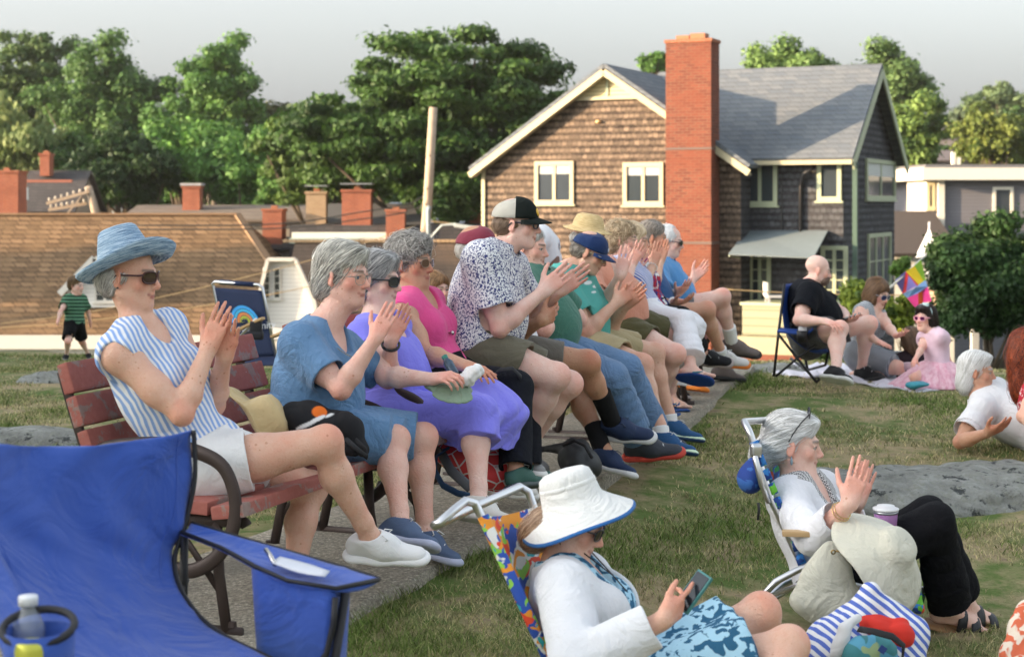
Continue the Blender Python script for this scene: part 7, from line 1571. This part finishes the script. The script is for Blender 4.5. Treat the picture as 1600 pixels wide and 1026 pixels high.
def p_standing_man():
    p = PP['p9'] = Person('dark skinned man in a white t shirt standing behind the benches', 12.5, 1.74, w=1.0, sex='m', skin=(.16, .075, .045))
    p.pose((848, 452, 0), 185, (838, 362, 0), (813, 350, 0), (185, -40, 0), R=((866, 396, -1), (863, 430, -1), (858, 458, -1), (-1, 0, 0)), L=((820, 396, -1), (822, 440, -1), (822, 470, -1), (1, 0, 0)),
           lR=((845, 540, -1), (850, 620, 1), (840, 635, 1)), lL=((855, 540, 1), (860, 620, 1), (850, 635, 1)))
    p.body(); p.hair(HAIR_SHORT, (.01, .01, .01), (.03, .03, .03), n=200, L=.02)
    def pt(S, q):
        for dx, dz in ((-.06, .0), (-.02, -.05), (.03, -.01), (0, .06)): S.ell(q.ch-q.F2*.12+q.L2*dx*1.3+q.U*(dz-.03), (.022, .05, .034), Matrix((q.L2, q.F2, q.U)).transposed(), op='paint', col=(.25, .38, .62), cr=.004)
    p.top(attr_cloth('white printed tee'), 't_shirt', .7, g=.03, amp=.008, loose=.03, hem=-.05, col=WHITE, paint=pt, sg=.03, nk=.75); p.bottom(cloth_mat('dark shorts', (.04, .04, .05)), 'shorts', .8)
def p_teal_man():
    p = PP['p10'] = Person('man in a navy baseball cap and teal t shirt with khaki shorts clapping low', 9.3, 1.78, w=1.04, belly=.02, sex='m', skin=(.66, .42, .31), group=G_ROW)
    p.pose((908, 535, 0), -20, (888, 424, 0), (922, 394, 0), (-12, -24, 0), R=((917, 518, -1), (963, 473, 1), (996, 446, 1), AW, CL), L=((948, 520, 1), (978, 476, -1), (1010, 448, -1), TO, CL),
           lR=((1003, 570, -1), (1035, 680, -1), (1086, 703, -1)), lL=((1022, 552, 1), (1048, 660, 1), (1097, 683, 1)), trunk=.46)
    p.body(brow=(.2, .18, .15), jaw=1.06, nose=1.1, ears=True); p.eyes(); p.hair(HAIR_CAP, (.07, .055, .045), (.25, .22, .19), n=700, L=.03)
    p.glasses(frame=(.6, .5, .3), thick=.0016, r=(.026, .021))
    p.cap(cloth_mat('navy twill', (.008, .028, .105)), z0=.034, k=1.06, badge=((.55, .6, .7), .012))
    def pt(S, q):
        for dz in (.05, .02, -.01): S.ell(q.ch+q.F2*.12+q.U*(dz)+q.L2*(.03*math.sin(dz*90)), (.055, .05, .010), Matrix((q.L2, q.F2, q.U)).transposed(), op='paint', col=(.7, .75, .75), cr=.003)
    p.top(attr_cloth('teal jersey'), 't_shirt', .62, g=.024, amp=.007, hem=-.05, col=(.085, .36, .32), paint=pt, sg=.024, nk=1.05)
    p.bottom(cloth_mat('khaki twill', (.40, .33, .19)), 'shorts', .72, g=.022, gk=.034, amp=.007)
    for k in 'RL': p.shoe(k, (.02, .08, .20), sole=(.60, .75, .55), sock=(.75, .75, .75), sockh=.0, kk=1.1, tread=(.02, .05, .12))
    for k in 'RL':
        m = MB(); f, u, sd = p.footframe(k); a = p.leg[k][1]; e = -1 if k == 'R' else 1
        b = a-u*.045+f*.055+sd*.040; q = [b+f*0-u*.016, b+u*.016, b+f*.022-u*.016, b+f*.024+u*.014]
        m.tube(q, .0035, 5).build('shoe_emblem', plain('lime emblem', (.55, .75, .45), .5), p.root, True)
def p_straw_man():
    p = PP['p11'] = Person('man in a pale straw hat and peach shirt clapping high beside the teal t shirt', 9.95, 1.78, w=1.12, belly=.05, sex='m', skin=PALE, group=G_ROW)
    p.pose((966, 507, 0), -20, (926, 412, 0), (921, 371, 0), (-12, -6, 0), R=((945, 478, -1), (969, 430, -1), (981, 386, 1), AW, dict(curl=(.1, .1, .15, .2), spread=.10)), L=((972, 470, 1), (985, 428, 1), (1010, 396, 1), TO, dict(curl=(.2, .2, .25, .3), spread=.10)),
           lR=((1054, 553, -1), (1028, 628, 1), (1060, 640, -1)), lL=((1073, 533, 1), (1040, 620, 1), (1075, 632, -1)))
    p.body(); p.eyes(); p.hair(HAIR_CAP, (.16, .15, .14), (.45, .44, .42), n=700, L=.05)
    p.top(cloth_mat('peach cotton', (.62, .27, .18)), 'shirt', .75, g=.024, neck='collar', hem=-.03, amp=.007, loose=.03)
    p.bottom(cloth_mat('olive twill', (.075, .07, .028)), 'shorts', .62, g=.022, gk=.03, amp=.006)
    for k in 'RL': p.sandal(k)
    n = Nd('pale straw'); v = n.coord('Object', (1, 1, 8)); f = n.noise(v, 30, 3); n.set(Base_Color=n.ramp(f, [(.3, (.50, .34, .14)), (.7, (.72, .56, .30))]), Roughness=.8); n.bump(f, .5, .004)
    p.brimhat(n.m, [(0, .080), (.05, .080), (.080, .066), (.095, .030), (.100, .0), (.12, -.010), (.140, -.016), (.158, -.020)], c=(0, -.014, .066), tilt=(-4, 0), wob=lambda r, z, a: (r, z-max(0, r-.11)*.25*abs(math.cos(a))))
def p_skirt_woman():
    p = PP['p12'] = Person('woman with blonde curls in a long white skirt and blue flip flops clapping', 10.5, 1.66, w=1.0, bust=.8, skin=FAIR, group=G_ROW)
    p.pose((1008, 495, 0), -20, (972, 408, 1), (972, 374, 0), (-14, -4, 0), R=((975, 455, -1), (988, 412, 1), (1005, 374, 1), AW, dict(curl=(.2, .2, .25, .3), spread=.10)), L=((990, 450, 1), (994, 415, 1), (1012, 380, 1), TO, dict(spread=.10)),
           lR=((1068, 505, -1), (1080, 575, -1), (1124, 592, -1)), lL=((1060, 520, 1), (1048, 620, -1), (1080, 634, -1)))
    p.body(feet=('bare', 'bare')); p.hair([('e', (0, -.018, .046), (.081, .100, .083)), ('e', (0, -.045, -.02), (.080, .068, .070))], (.22, .15, .08), (.50, .40, .27), curly=.45, n=1500, amp=.009, lift=.01, L=.06)
    p.top(mat_stripes('blue white seersucker', (.05, .11, .45), WHITE, 260, (1, .5, .6), 1), 'blouse', .6, g=.02); p.bottom(cloth_mat('white linen', (.76, .76, .80), .4), 'long_skirt', 1, g=.016, gk=.045, skirt=True, shin=.80, amp=.010, k=.06)
    for k in 'RL': p.sandal(k, (.012, .05, .20), (.01, .16, .20))
def p_capri_woman():
    p = PP['p13'] = Person('woman in black capri trousers with a beaded bracelet clapping', 10.95, 1.66, w=.98, bust=.8, skin=(.68, .44, .32), group=G_ROW)
    p.pose((1020, 492, 0), -20, (990, 410, 1), (990, 376, 0), (-14, -4, 0), R=((1003, 448, -1), (1021, 414, 1), (1032, 374, 1), AW), L=((1022, 446, 1), (1032, 408, 1), (1043, 372, 1), TO),
           lR=((1064, 496, -1), (1098, 552, 1), (1144, 566, 1)), lL=((1062, 510, 1), (1046, 604, -1), (1076, 618, -1)))
    p.body(); p.hair(HAIR_BOB, (.35, .25, .14), (.6, .5, .35), n=600)
    p.top(mat_blobs('red blue white print', (.4, .02, .05), (.03, .04, .2), 28, .5, c=(.7, .7, .7)), 'blouse', .5); p.bottom(cloth_mat('black stretch cloth', (.008, .008, .009)), 'capri_trousers', 1, g=.012, gk=.016, shin=.85)
    p.shoe('R', (.012, .012, .014), sole=(.35, .30, .28), kk=1.1, lace=(.3, .3, .3)); p.shoe('L', (.012, .012, .014), sole=(.35, .30, .28), kk=1.1, lace=None)
    m = MB(); e, wr = p.arm['R'][:2]; d = (wr-e).normalized(); x = d.orthogonal().normalized(); y = d.cross(x); c = wr-d*.025
    for i in range(14): a = 2*math.pi*i/14; m.lathe([(0, .006), (.005, .003), (.005, -.003), (0, -.006)], c+x*.034*math.cos(a)+y*.034*math.sin(a), None, 6)
    m.build('bead_bracelet', plain('pearl beads', (.75, .72, .68), .3), p.root, True)
def p_navy_man():
    p = PP['p14'] = Person('man with short grey hair in a dark blue polo shirt and a white wristwatch', 11.6, 1.78, w=1.05, belly=.03, sex='m', skin=(.60, .37, .26), group=G_ROW)
    p.pose((1012, 497, 0), -20, (1006, 410, 0), (1020, 371, 0), (-4, -4, 0), R=((1016, 474, -1), (1054, 473, -1), (1086, 468, -1), (0, 0, 1), dict(curl=(.3, .3, .4, .4))), L=((1040, 470, 1), (1058, 474, 1), (1082, 466, 1), (0, -.3, .9)),
           lR=((1104, 484, -1), (1127, 552, 1), (1168, 566, 1)), lL=((1096, 502, 1), (1078, 588, -1), (1102, 604, -1)))
    p.body(); p.eyes(); p.hair(HAIR_SHORT, (.10, .085, .07), (.30, .27, .24), n=1200, L=.025)
    p.top(cloth_mat('dark blue pique', (.035, .10, .26)), 'polo_shirt', .7, g=.022, neck='collar', hem=-.02); p.bottom(cloth_mat('pale aqua cloth', (.35, .52, .50)), 'shorts', .6, g=.018, gk=.025)
    p.shoe('R', (.60, .58, .56), sole=(.65, .18, .03), kk=1.15, sock=(.75, .75, .75), sockh=.0); p.shoe('L', (.60, .58, .56), sole=(.75, .22, .03), kk=1.15)
    m = MB(); e, wr = p.arm['R'][:2]; d = (wr-e).normalized(); x = d.orthogonal().normalized(); y = d.cross(x); c = wr-d*.02
    m.tube([c+x*.033*math.cos(a)+y*.033*math.sin(a) for a in [2*math.pi*i/16 for i in range(16)]], .009, 6, closed=True).build('wristwatch', plain('white strap', (.78, .78, .78), .5), p.root, True)
def p_blue_man():
    p = PP['p15'] = Person('white haired man in sunglasses and a light blue shirt on the farthest bench', 12.3, 1.80, w=1.12, belly=.05, sex='m', skin=PALE, group=G_ROW)
    p.pose((1046, 490, 0), -20, (1036, 412, 0), (1046, 377, 0), (-14, -8, 0), R=((1040, 462, -1), (1060, 458, -1), (1080, 440, -1), (-.3, .3, 1), dict(curl=(.15, .2, .2, .3), spread=.10)), L=((1066, 470, 1), (1083, 436, 1), (1109, 410, 1), (-.4, -1, .2), dict(curl=(.2, .25, .3, .4), spread=.10)),
           lR=((1128, 464, -1), (1144, 534, 1), (1186, 552, 1)), lL=((1122, 488, 1), (1128, 574, 1), (1160, 590, 1)))
    p.body(lips=(.4, .15, .13), feet=('none', 'none')); p.hair(HAIR_SHORT, (.55, .55, .55), (.80, .80, .80), n=900, L=.035, cuts=(((0, .06, .09), (.06, .05, .05)),)); p.glasses(r=(.027, .019))
    p.top(cloth_mat('light blue cotton', (.09, .27, .55)), 'shirt', .75, g=.024, neck='collar', hem=-.04, loose=.02); p.bottom(cloth_mat('grey walking shorts', (.2, .2, .2)), 'shorts', .55)
    for k in 'RL': p.shoe(k, (.16, .13, .12), sole=(.03, .03, .03), name='sandal', lace=None, sock=(.78, .78, .76), sockh=.45, kk=1.15)
G_LAWN = 'family on the far side of the lawn'
def p_bald_man():
    p = PP['p16'] = Person('bald bearded man in a black t shirt on the blue folding chair', 13.0, 1.80, w=1.22, belly=.09, sex='m', skin=PALE, group=G_LAWN)
    p.pose((1264, 522, 0), -10, (1264, 447, 0), (1278, 422, 0), (-2, -12, 0), R=((1248, 500, -1), (1290, 502, -1), (1314, 510, -1), (0, .4, -1), dict(curl=(.4, .4, .5, .5))), L=((1316, 488, -1), (1322, 500, -1), (1338, 500, -1), (0, 0, 1), dict(curl=(.4, .4, .5, .5))),
           lR=((1312, 514, -1), (1306, 578, -1), (1330, 592, -1)), lL=((1358, 506, 1), (1346, 576, 1), (1376, 586, -1)))
    p.body(brow=(.1, .06, .04), jaw=1.1, nose=1.15); p.eyes()
    p.hair([('e', (0, .045, -.075), (.062, .058, .045)), ('e', (0, .075, -.055), (.030, .030, .018))], (.10, .06, .045), (.22, .15, .11), face=False, n=500, L=.012, amp=.001, cuts=(((0, .0, .02), (.2, .2, .055)), ((0, .10, -.068), (.02, .02, .008))), flow=(0, .2, -1))
    p.top(cloth_mat('black jersey', (.006, .007, .010)), 't_shirt', .68, g=.026, hem=-.04, sg=.024, loose=.02); p.bottom(cloth_mat('dark grey shorts', (.065, .067, .07)), 'shorts', .66, g=.022, gk=.03)
    p.shoe('R', (.012, .012, .014), sole=(.62, .62, .6), kk=1.12, lace=(.6, .6, .6)); p.shoe('L', (.012, .012, .014), sole=(.03, .03, .03), kk=1.12, lace=(.6, .6, .6))
    m = MB(); h = p.arm['L']; c = h[1]+h[2]*.09+V(0, 0, .03); m.box(c, (.15, .075, .009), Matrix.Rotation(R_(-20), 3, 'Y'), .003)
    m.build('phone_held', plain('black glass', (.01, .01, .012), .15), None); tag(bpy.data.objects['phone_held'], 'black phone held by the bald man in the folding chair', 'phone'); bpy.data.objects['phone_held'].name = 'phone'
def p_tank_woman():
    p = PP['p17'] = Person('woman in sunglasses and a grey striped tank dress kneeling on the white blanket', 13.5, 1.66, w=.98, bust=1.0, skin=FAIR, group=G_LAWN)
    p.pose((1346, 553, 0), -40, (1362, 480, 1), (1371, 458, 0), (-50, -20, 0), R=((1350, 520, -1), (1372, 534, -1), (1390, 540, -1), (0, -.3, -1)), L=((1389, 512, -1), (1400, 524, -1), (1416, 522, -1), (0, 0, 1), dict(curl=(.5, .5, .5, .5))),
           lR=((1402, 574, -1), (1340, 584, 1), (1316, 588, 1)), lL=((1390, 566, 1), (1350, 580, 1), (1326, 584, 1)))
    p.body(); p.hair(HAIR_BOB+[('e', (.065, .03, -.08), (.022, .03, .07)), ('e', (-.065, .03, -.09), (.022, .03, .08)), ('e', (0, -.05, -.06), (.08, .05, .07))], (.035, .018, .010), (.16, .09, .045), L=.14, n=1300); p.glasses(r=(.026, .022), frame=(.3, .3, .35), lens=(.02, .02, .10))
    mm = mat_stripes('thin grey stripes', (.22, .24, .27), (.50, .52, .55), 420, (0, .1, 1), 1)
    p.top(mm, 'tank_dress', 0, g=.014, neck='scoop', hem=-.06, nk=.85); p.bottom(mat_stripes('thin grey stripes skirt', (.16, .18, .21), (.30, .32, .35), 420, (0, 1, .1), 1), 'dress_skirt', .9, g=.02, gk=.035, skirt=True)
def p_girl():
    p = PP['p18'] = Person('girl with long dark hair and pink sunglasses in a pink tulle dress', 12.6, 1.12, w=.85, skin=FAIR, group=G_LAWN)
    p.hs = .86
    p.pose((1464, 575, 0), -160, (1457, 520, 1), (1446, 497, -1), (-138, 2, 0), R=((1440, 544, -1), (1430, 562, -1), (1424, 572, -1), (0, 0, -1)), L=((1476, 546, 1), (1484, 566, 1), (1490, 578, -1), (0, 0, -1)),
           lR=((1430, 590, -1), (1410, 594, 1), (1396, 596, 1)), lL=((1440, 590, 1), (1420, 598, 1), (1400, 600, 1)))
    p.body(); p.eyes(); p.hair(HAIR_BOB+[('e', (0, -.06, -.10), (.085, .05, .10)), ('e', (0, -.07, -.17), (.07, .045, .08)), ('e', (0, .05, .095), (.06, .05, .02))], (.008, .006, .006), (.035, .022, .018), L=.16, n=1100)
    p.glasses(r=(.026, .021), frame=(.75, .35, .40), lens=(.09, .01, .06), thick=.005)
    m = MB(); m.tube([p.q(math.cos(a)*.088, .028, math.sin(a)*.098+.036) for a in [math.pi*i/14 for i in range(15)]], .007, 6, .5)
    m.box(p.q(-.03, .045, .128), (.05, .02, .03), p.HM, .006); m.build('hair_bow', plain('pale blue ribbon', (.45, .60, .62), .6), p.root, True)
    p.top(cloth_mat('pale pink cotton', (.72, .52, .62)), 'dress_bodice', .22, g=.014, neck='crew', sg=.018)
    n = Nd('pink tulle'); v = n.coord('Object', (14, 14, 1)); n.set(Base_Color=n.ramp(n.noise(v, 2.5, 3), [(.35, (.66, .30, .40)), (.65, (.80, .52, .60))]), Roughness=.8, Sheen_Weight=.3); n.bump(n.noise(v, 3, 3), .6, .02)
    mm = MB(); rows = []; c = p.P+V(0, 0, .06)
    for i in range(12):
        t = i/11; row = []
        for j in range(60):
            a = 2*math.pi*j/60; r = .085+.17*t**.8+.012*t*math.sin(a*13+t)+.008*t*math.sin(a*7); row.append(c+V(math.cos(a)*r*1.15-.08*t*t*(math.cos(a) < 0)*abs(math.cos(a)), math.sin(a)*r, -.20*t**1.15))
        rows.append(row)
    mm.grid(rows, True).build('tulle_skirt', n.m, p.root, True, solid=.003)
def p_hidden_child():
    p = PP['p19'] = Person('child with brown hair seen from behind beside the girl in pink', 13.3, 1.05, w=.9, skin=FAIR, group=G_LAWN)
    p.hs = .88
    p.pose((1424, 588, 0), 100, (1424, 556, 1), (1423, 533, 1), (110, -15, 0), trunk=.40, lR=((1435, 590, 1), (1428, 596, 1), (1430, 600, 1)), lL=((1415, 590, 1), (1418, 596, 1), (1420, 600, 1)))
    p.body(); p.hair(HAIR_BOB+[('e', (0, -.06, -.07), (.08, .05, .08))], (.05, .028, .015), (.14, .08, .045), L=.14, n=700); p.top(cloth_mat('dark child top', (.03, .02, .025)), 't_shirt', .5); p.bottom(cloth_mat('dark child shorts', (.04, .04, .05)), 'shorts', .7)
def p_reclining():
    p = PP['p20'] = Person('white haired person in a white t shirt propped on one elbow beyond the flat rock', 9.8, 1.74, w=1.02, skin=(.58, .34, .23), sex='m')
    p.pose((1640, 690, 0), -20, (1532, 618, 1), (1526, 580, 0), (-18, -2, 0), syaw=-30, R=((1500, 690, -1), (1543, 676, -1), (1580, 660, -1), (0, .5, 1), dict(curl=(.2, .2, .25, .3))), L=((1606, 640, 1), (1590, 652, -1), (1552, 666, -1), (0, -.5, -.6), dict(curl=(.2, .2, .25, .3))),
           lR=((1740, 690, -1), (1800, 700, -1), (1820, 690, -1)), lL=((1740, 680, 1), (1800, 690, 1), (1820, 680, 1)), trunk=.53)
    p.body(brow=(.4, .4, .4)); p.eyes(); p.hair(HAIR_EAR+[('e', (0, -.060, -.085), (.080, .050, .060))], (.40, .40, .38), (.74, .73, .70), part=0, L=.14, n=2000, cuts=EAR_CUT)
    p.top(cloth_mat('white tee', WHITE), 't_shirt', .72, g=.026, sg=.028, loose=.02, amp=.009); p.bottom(cloth_mat('beige shorts', (.4, .35, .28)), 'shorts', .7)
def p_redhead():
    p = PP['p21'] = Person('woman with long dark red hair and red straps at the right edge', 9.3, 1.68, w=1.0, bust=.9, skin=(.70, .46, .35))
    p.pose((1660, 700, 0), -10, (1614, 594, 1), (1612, 548, 0), (-10, 0, 0), R=((1600, 650, -1), (1640, 680, -1), (1660, 670, -1), (0, 1, 0)), L=((1660, 650, 1), (1680, 680, -1), (1700, 670, -1), (0, -1, 0)),
           lR=((1750, 690, -1), (1780, 750, -1), (1820, 750, -1)), lL=((1750, 680, 1), (1780, 750, 1), (1820, 750, 1)))
    p.body(); p.eyes(); p.hair(HAIR_BOB+[('e', (0, -.055, -.05), (.090, .070, .10)), ('e', (0, -.065, -.14), (.082, .055, .10)), ('e', (.02, -.07, -.22), (.06, .045, .08))], (.040, .007, .004), (.26, .05, .015), L=.14, n=2600, amp=.012, curly=.35, lift=.008)
    p.glasses(r=(.026, .019)); p.top(mat_blobs('red dotted cloth', (.65, .55, .55), (.45, .03, .05), 60, .4), 'sun_top', 0, g=.010, neck='scoop', nk=1.25); p.bottom(cloth_mat('red skirt cloth', (.4, .04, .05)), 'skirt', .8, skirt=True)
def p_silver_woman():
    p = PP['p22'] = Person('silver haired woman in a white cardigan clapping in a low beach chair', 6.15, 1.68, w=.9, bust=.75, skin=FAIR)
    p.pose((1296, 906, 0), -34, (1250, 752, 1), (1240, 694, 0), (-10, -4, 0), R=((1272, 838, -1), (1328, 786, -1), (1352, 702, 1), AW, dict(curl=(.05, .06, .08, .12), spread=.06)), L=((1312, 835, 1), (1340, 785, -1), (1366, 704, -1), TO, dict(curl=(.05, .06, .08, .12), spread=.06)),
           lR=((1462, 820, -1), (1484, 948, 1), (1548, 978, 1)), lL=((1450, 806, 1), (1508, 940, 1), (1566, 968, 1)), trunk=.44)
    p.body(feet=('bare', 'bare'), lips=(.45, .17, .15), brow=(.25, .2, .17)); p.eyes((.07, .09, .12))
    p.hair([('e', (0, -.018, .046), (.081, .100, .085)), ('e', (0, -.055, -.012), (.070, .060, .058)), ('e', (0, -.115, -.045), (.045, .042, .050), .02), ('e', (0, -.12, -.085), (.03, .028, .03)), ('e', (0, .05, .092), (.05, .045, .022))], (.30, .30, .29), (.80, .79, .77), flow=(0, -1, -.45), L=.13, n=3600,
           cuts=(((-.065, .055, -.005), (.03, .05, .055)), ((.065, .055, -.005), (.03, .05, .055)), ((-.08, .0, -.02), (.02, .035, .05))))
    m = MB(); ml = MB()
    for e in (-1, 1):
        m.tube([p.q(.030*e+.024*math.cos(a), .050+.004*math.cos(a), .128+.019*math.sin(a)) for a in [2*math.pi*i/16 for i in range(16)]], .0022, 6, closed=True)
        c = p.q(.030*e, .051, .128); b = len(ml.v); ring = [p.q(.030*e+.023*math.cos(a), .050+.004*math.cos(a), .128+.018*math.sin(a)) for a in [2*math.pi*i/16 for i in range(16)]]; ml.add(ring+[c], [(j, (j+1) % 16, 16) for j in range(16)])
        m.tube([p.q(.054*e, .050, .128), p.q(.080*e, .020, .095), p.q(.087*e, -.005, .055), p.q(.084*e, -.02, .02)], .0024, 6)
    g = m.build('sunglasses', plain('black plastic', (.01, .01, .012), .25), p.root, True); ml.build('lenses', plain('dark lens', (.01, .01, .012), .08, 0, .02, spec=.9), g)
    p.top(mat_check('gingham cloth', (.02, .02, .03), (.75, .75, .75), 170), 'gingham_blouse', .4, g=.012, neck='v', hem=-.02, nk=1.1)
    p.top(cloth_mat('white cardigan knit', (.76, .76, .80), .4), 'cardigan', 1.66, g=.016, neck='v', hem=-.06, sg=.022, open_=(.045, .0), nk=1.5, amp=.007, fs=(12, (1, 1, .6)), seed=5)
    p.bottom(cloth_mat('black wide leg cloth', (.007, .007, .009), .4), 'wide_trousers', 1, g=.014, gk=.032, shin=.93, amp=.012)
    for k in 'RL': p.sandal(k, (.35, .20, .10), (.008, .008, .012), kind='slide', th=.016)
    m = MB(); m.lathe([(0, .02), (.003, .01), (.006, -.004), (.004, -.014), (0, -.018)], p.q(.082, -.004, -.052), None, 8).build('earring', plain('blue grey stone', (.25, .35, .42), .3), p.root, True)
    e, wr = p.arm['R'][:2]; d = (wr-e).normalized(); x = d.orthogonal().normalized(); y = d.cross(x); m = MB()
    for o_, r_ in ((.05, .033), (.062, .036)): m.tube([wr-d*o_+x*r_*math.cos(a)+y*r_*math.sin(a) for a in [2*math.pi*i/20 for i in range(20)]], .0018, 5, closed=True)
    m.build('gold_bangles', plain('gold', (.7, .5, .2), .25, 1.), p.root, True)
def p_phone_woman():
    p = PP['p23'] = Person('woman in a white bucket hat and white jacket looking down at her phone', 4.78, 1.66, w=1.05, bust=1.0, skin=TAN)
    p.sd = .075
    p.pose((985, 1085, 0), -12, (880, 880, 1), (893, 812, 0), (-12, -22, 0), R=((900, 1040, -1), (1036, 968, -1), (1092, 926, 1), (0, .9, .35), dict(curl=(.12, .6, .7, .75), thumb=(.5, .4), spread=.1)), L=((1010, 1030, 1), (1050, 985, 1), (1080, 930, -1), (0, -.5, .5), dict(curl=(.5, .6, .7, .8), thumb=(.3, .6))),
           lR=((1230, 1010, -1), (1190, 1160, -1), (1260, 1180, -1)), lL=((1188, 958, 1), (1240, 1120, 1), (1300, 1140, 1)), trunk=.50)
    p.body(old=1.2); p.hair([('e', (0, -.035, -.028), (.077, .070, .036)), ('e', (0, -.055, -.045), (.070, .052, .050)), ('e', (0, -.085, -.085), (.06, .045, .05))], (.16, .09, .055), (.40, .28, .19), L=.12, n=2200)
    p.glasses(r=(.028, .019))
    p.top(mat_blobs('blue leaf print', (.03, .12, .22), (.40, .64, .78), 30, .49, .015), 'print_dress', .4, g=.016, neck='v', hem=-.05)
    p.bottom(mat_blobs('blue leaf print skirt', (.03, .12, .22), (.40, .64, .78), 30, .49, .015), 'dress_skirt', .80, g=.03, gk=.045, skirt=True, amp=.008, k=.05)
    p.top(cloth_mat('white jacket cloth', (.74, .75, .78), .45), 'jacket', 1.86, g=.026, neck='v', hem=-.06, sg=.028, open_=(.060, -.01), nk=1.3, amp=.009, fs=(12, (1, 1, .6)), seed=7)
    m = MB(); n1 = p.N; m.tube([p.q(-.075, .0, -.06), p.q(-.06, .03, -.10), n1+p.F2*.075-p.L2*.02, n1+p.F2*.12-p.U*.10, n1+p.F2*.135-p.U*.16], .0022, 5); m.tube([p.q(.075, .0, -.06), p.q(.06, .03, -.10), n1+p.F2*.085+p.L2*.04, n1+p.F2*.12-p.U*.10], .0022, 5)
    m.build('hat_cord', plain('dark cord', (.04, .03, .03), .7), p.root, True)
    def wob(r, z, a):
        t = max(0, (r-.10)/.09); return r, z-t*(.018+.032*abs(math.cos(a))**2)+.012*t*math.sin(3*a+1)
    pr = [(0, .092), (.03, .093), (.064, .088), (.080, .077), (.085, .062), (.090, .036), (.095, .005), (.10, -.004), (.125, -.018), (.150, -.030), (.178, -.044), (.183, -.046), (.184, -.052), (.176, -.049), (.13, -.028), (.095, -.010)]
    p.brimhat(None, pr, c=(0, -.024, .060), tilt=(40, 0), wob=wob, name='bucket_hat', solid=0, mats=[cloth_mat('off white canvas', (.78, .78, .76), .5), cloth_mat('blue trim', (.03, .14, .40), .2)], msplit=10)
    p.brimhat(cloth_mat('off white canvas', (.78, .78, .76), .5), [(.086, .048), (.0885, .050), (.0905, .044), (.0915, .038), (.089, .034)], c=(0, -.024, .060), tilt=(40, 0), wob=wob, name='hat_seam', solid=0)
    m = MB()
    for a, z in ((math.pi*.93, .030), (math.pi*1.04, .030)): m.lathe([(0, .002), (.004, .0015), (.005, 0), (.004, -.002)], p.q(math.cos(a)*.0835, -.012+math.sin(a)*.0915, .056+z-.01), p.HM @ Matrix.Rotation(math.pi/2, 3, 'Y'), 10)
    m.build('hat_eyelets', plain('dull metal', (.3, .3, .3), .4, 1.), p.root, True)
    h = p.arm['L']; c = Pt(1083, 924, 4.56); X_ = V(.60, .15, .78).normalized(); Z_ = V(-.62, -.42, .55); Z_ = (Z_-X_*Z_.dot(X_)).normalized(); Mx = Matrix((X_, Z_.cross(X_), Z_)).transposed()
    m = MB(); m.box(c, (.125, .070, .010), Mx, .004); o = m.build('phone', plain('teal phone case', (.05, .20, .20), .5), None); tag(o, 'phone in a teal case held by the woman in the bucket hat', 'phone')
    m = MB(); m.box(c+Mx @ V(0, 0, .0058), (.113, .060, .0016), Mx).build('screen', plain('dark screen', (.02, .03, .04), .1), o)
def p_boy():
    p = PP['p24'] = Person('small boy in a green striped t shirt and black shorts standing on the grass crest', 18.0, .98, w=.9, sex='f', skin=PALE)
    p.hs = .86
    p.pose((116, 505, 0), -40, (117, 464, 0), (119, 446, 0), (-20, -4, 0), R=((95, 486, -1), (90, 503, -1), (88, 512, -1), (1, 0, 0), dict(curl=(.8, .8, .8, .8))), L=((137, 486, 1), (141, 504, 1), (144, 514, 1), (-1, 0, 0)),
           lR=((106, 533, -1), (104, 554, 1), (100, 561, -1)), lL=((128, 533, 1), (137, 552, 1), (140, 560, -1)), trunk=.54)
    p.body(); p.eyes(); p.hair(HAIR_SHORT+[('e', (0, .05, .092), (.06, .045, .03))], (.06, .035, .018), (.16, .10, .05), n=600, L=.05)
    p.top(mat_stripes('green stripes', (.015, .05, .03), (.12, .26, .16), 160, (0, 0, 1), .3), 't_shirt', .75, g=.03, sg=.025, hem=-.05); p.bottom(cloth_mat('black kid shorts', (.008, .008, .009)), 'shorts', .85, g=.025, gk=.035)
    for k in 'RL': p.shoe(k, (.01, .01, .012), sole=(.3, .3, .3), lace=None)
for k_, f_ in (('p1', p_hat_woman), ('p2', p_denim_woman), ('p3', p_purple_woman), ('p4', p_pink_woman), ('p5', p_behind_woman), ('p6', p_print_man), ('p7', p_maroon_man), ('p8', p_green_man), ('p9', p_standing_man),
               ('p10', p_teal_man), ('p11', p_straw_man), ('p12', p_skirt_woman), ('p13', p_capri_woman), ('p14', p_navy_man), ('p15', p_blue_man), ('p16', p_bald_man), ('p17', p_tank_woman), ('p18', p_girl), ('p19', p_hidden_child),
               ('p20', p_reclining), ('p21', p_redhead), ('p22', p_silver_woman), ('p23', p_phone_woman), ('p24', p_boy)):
    if only(k_): f_()
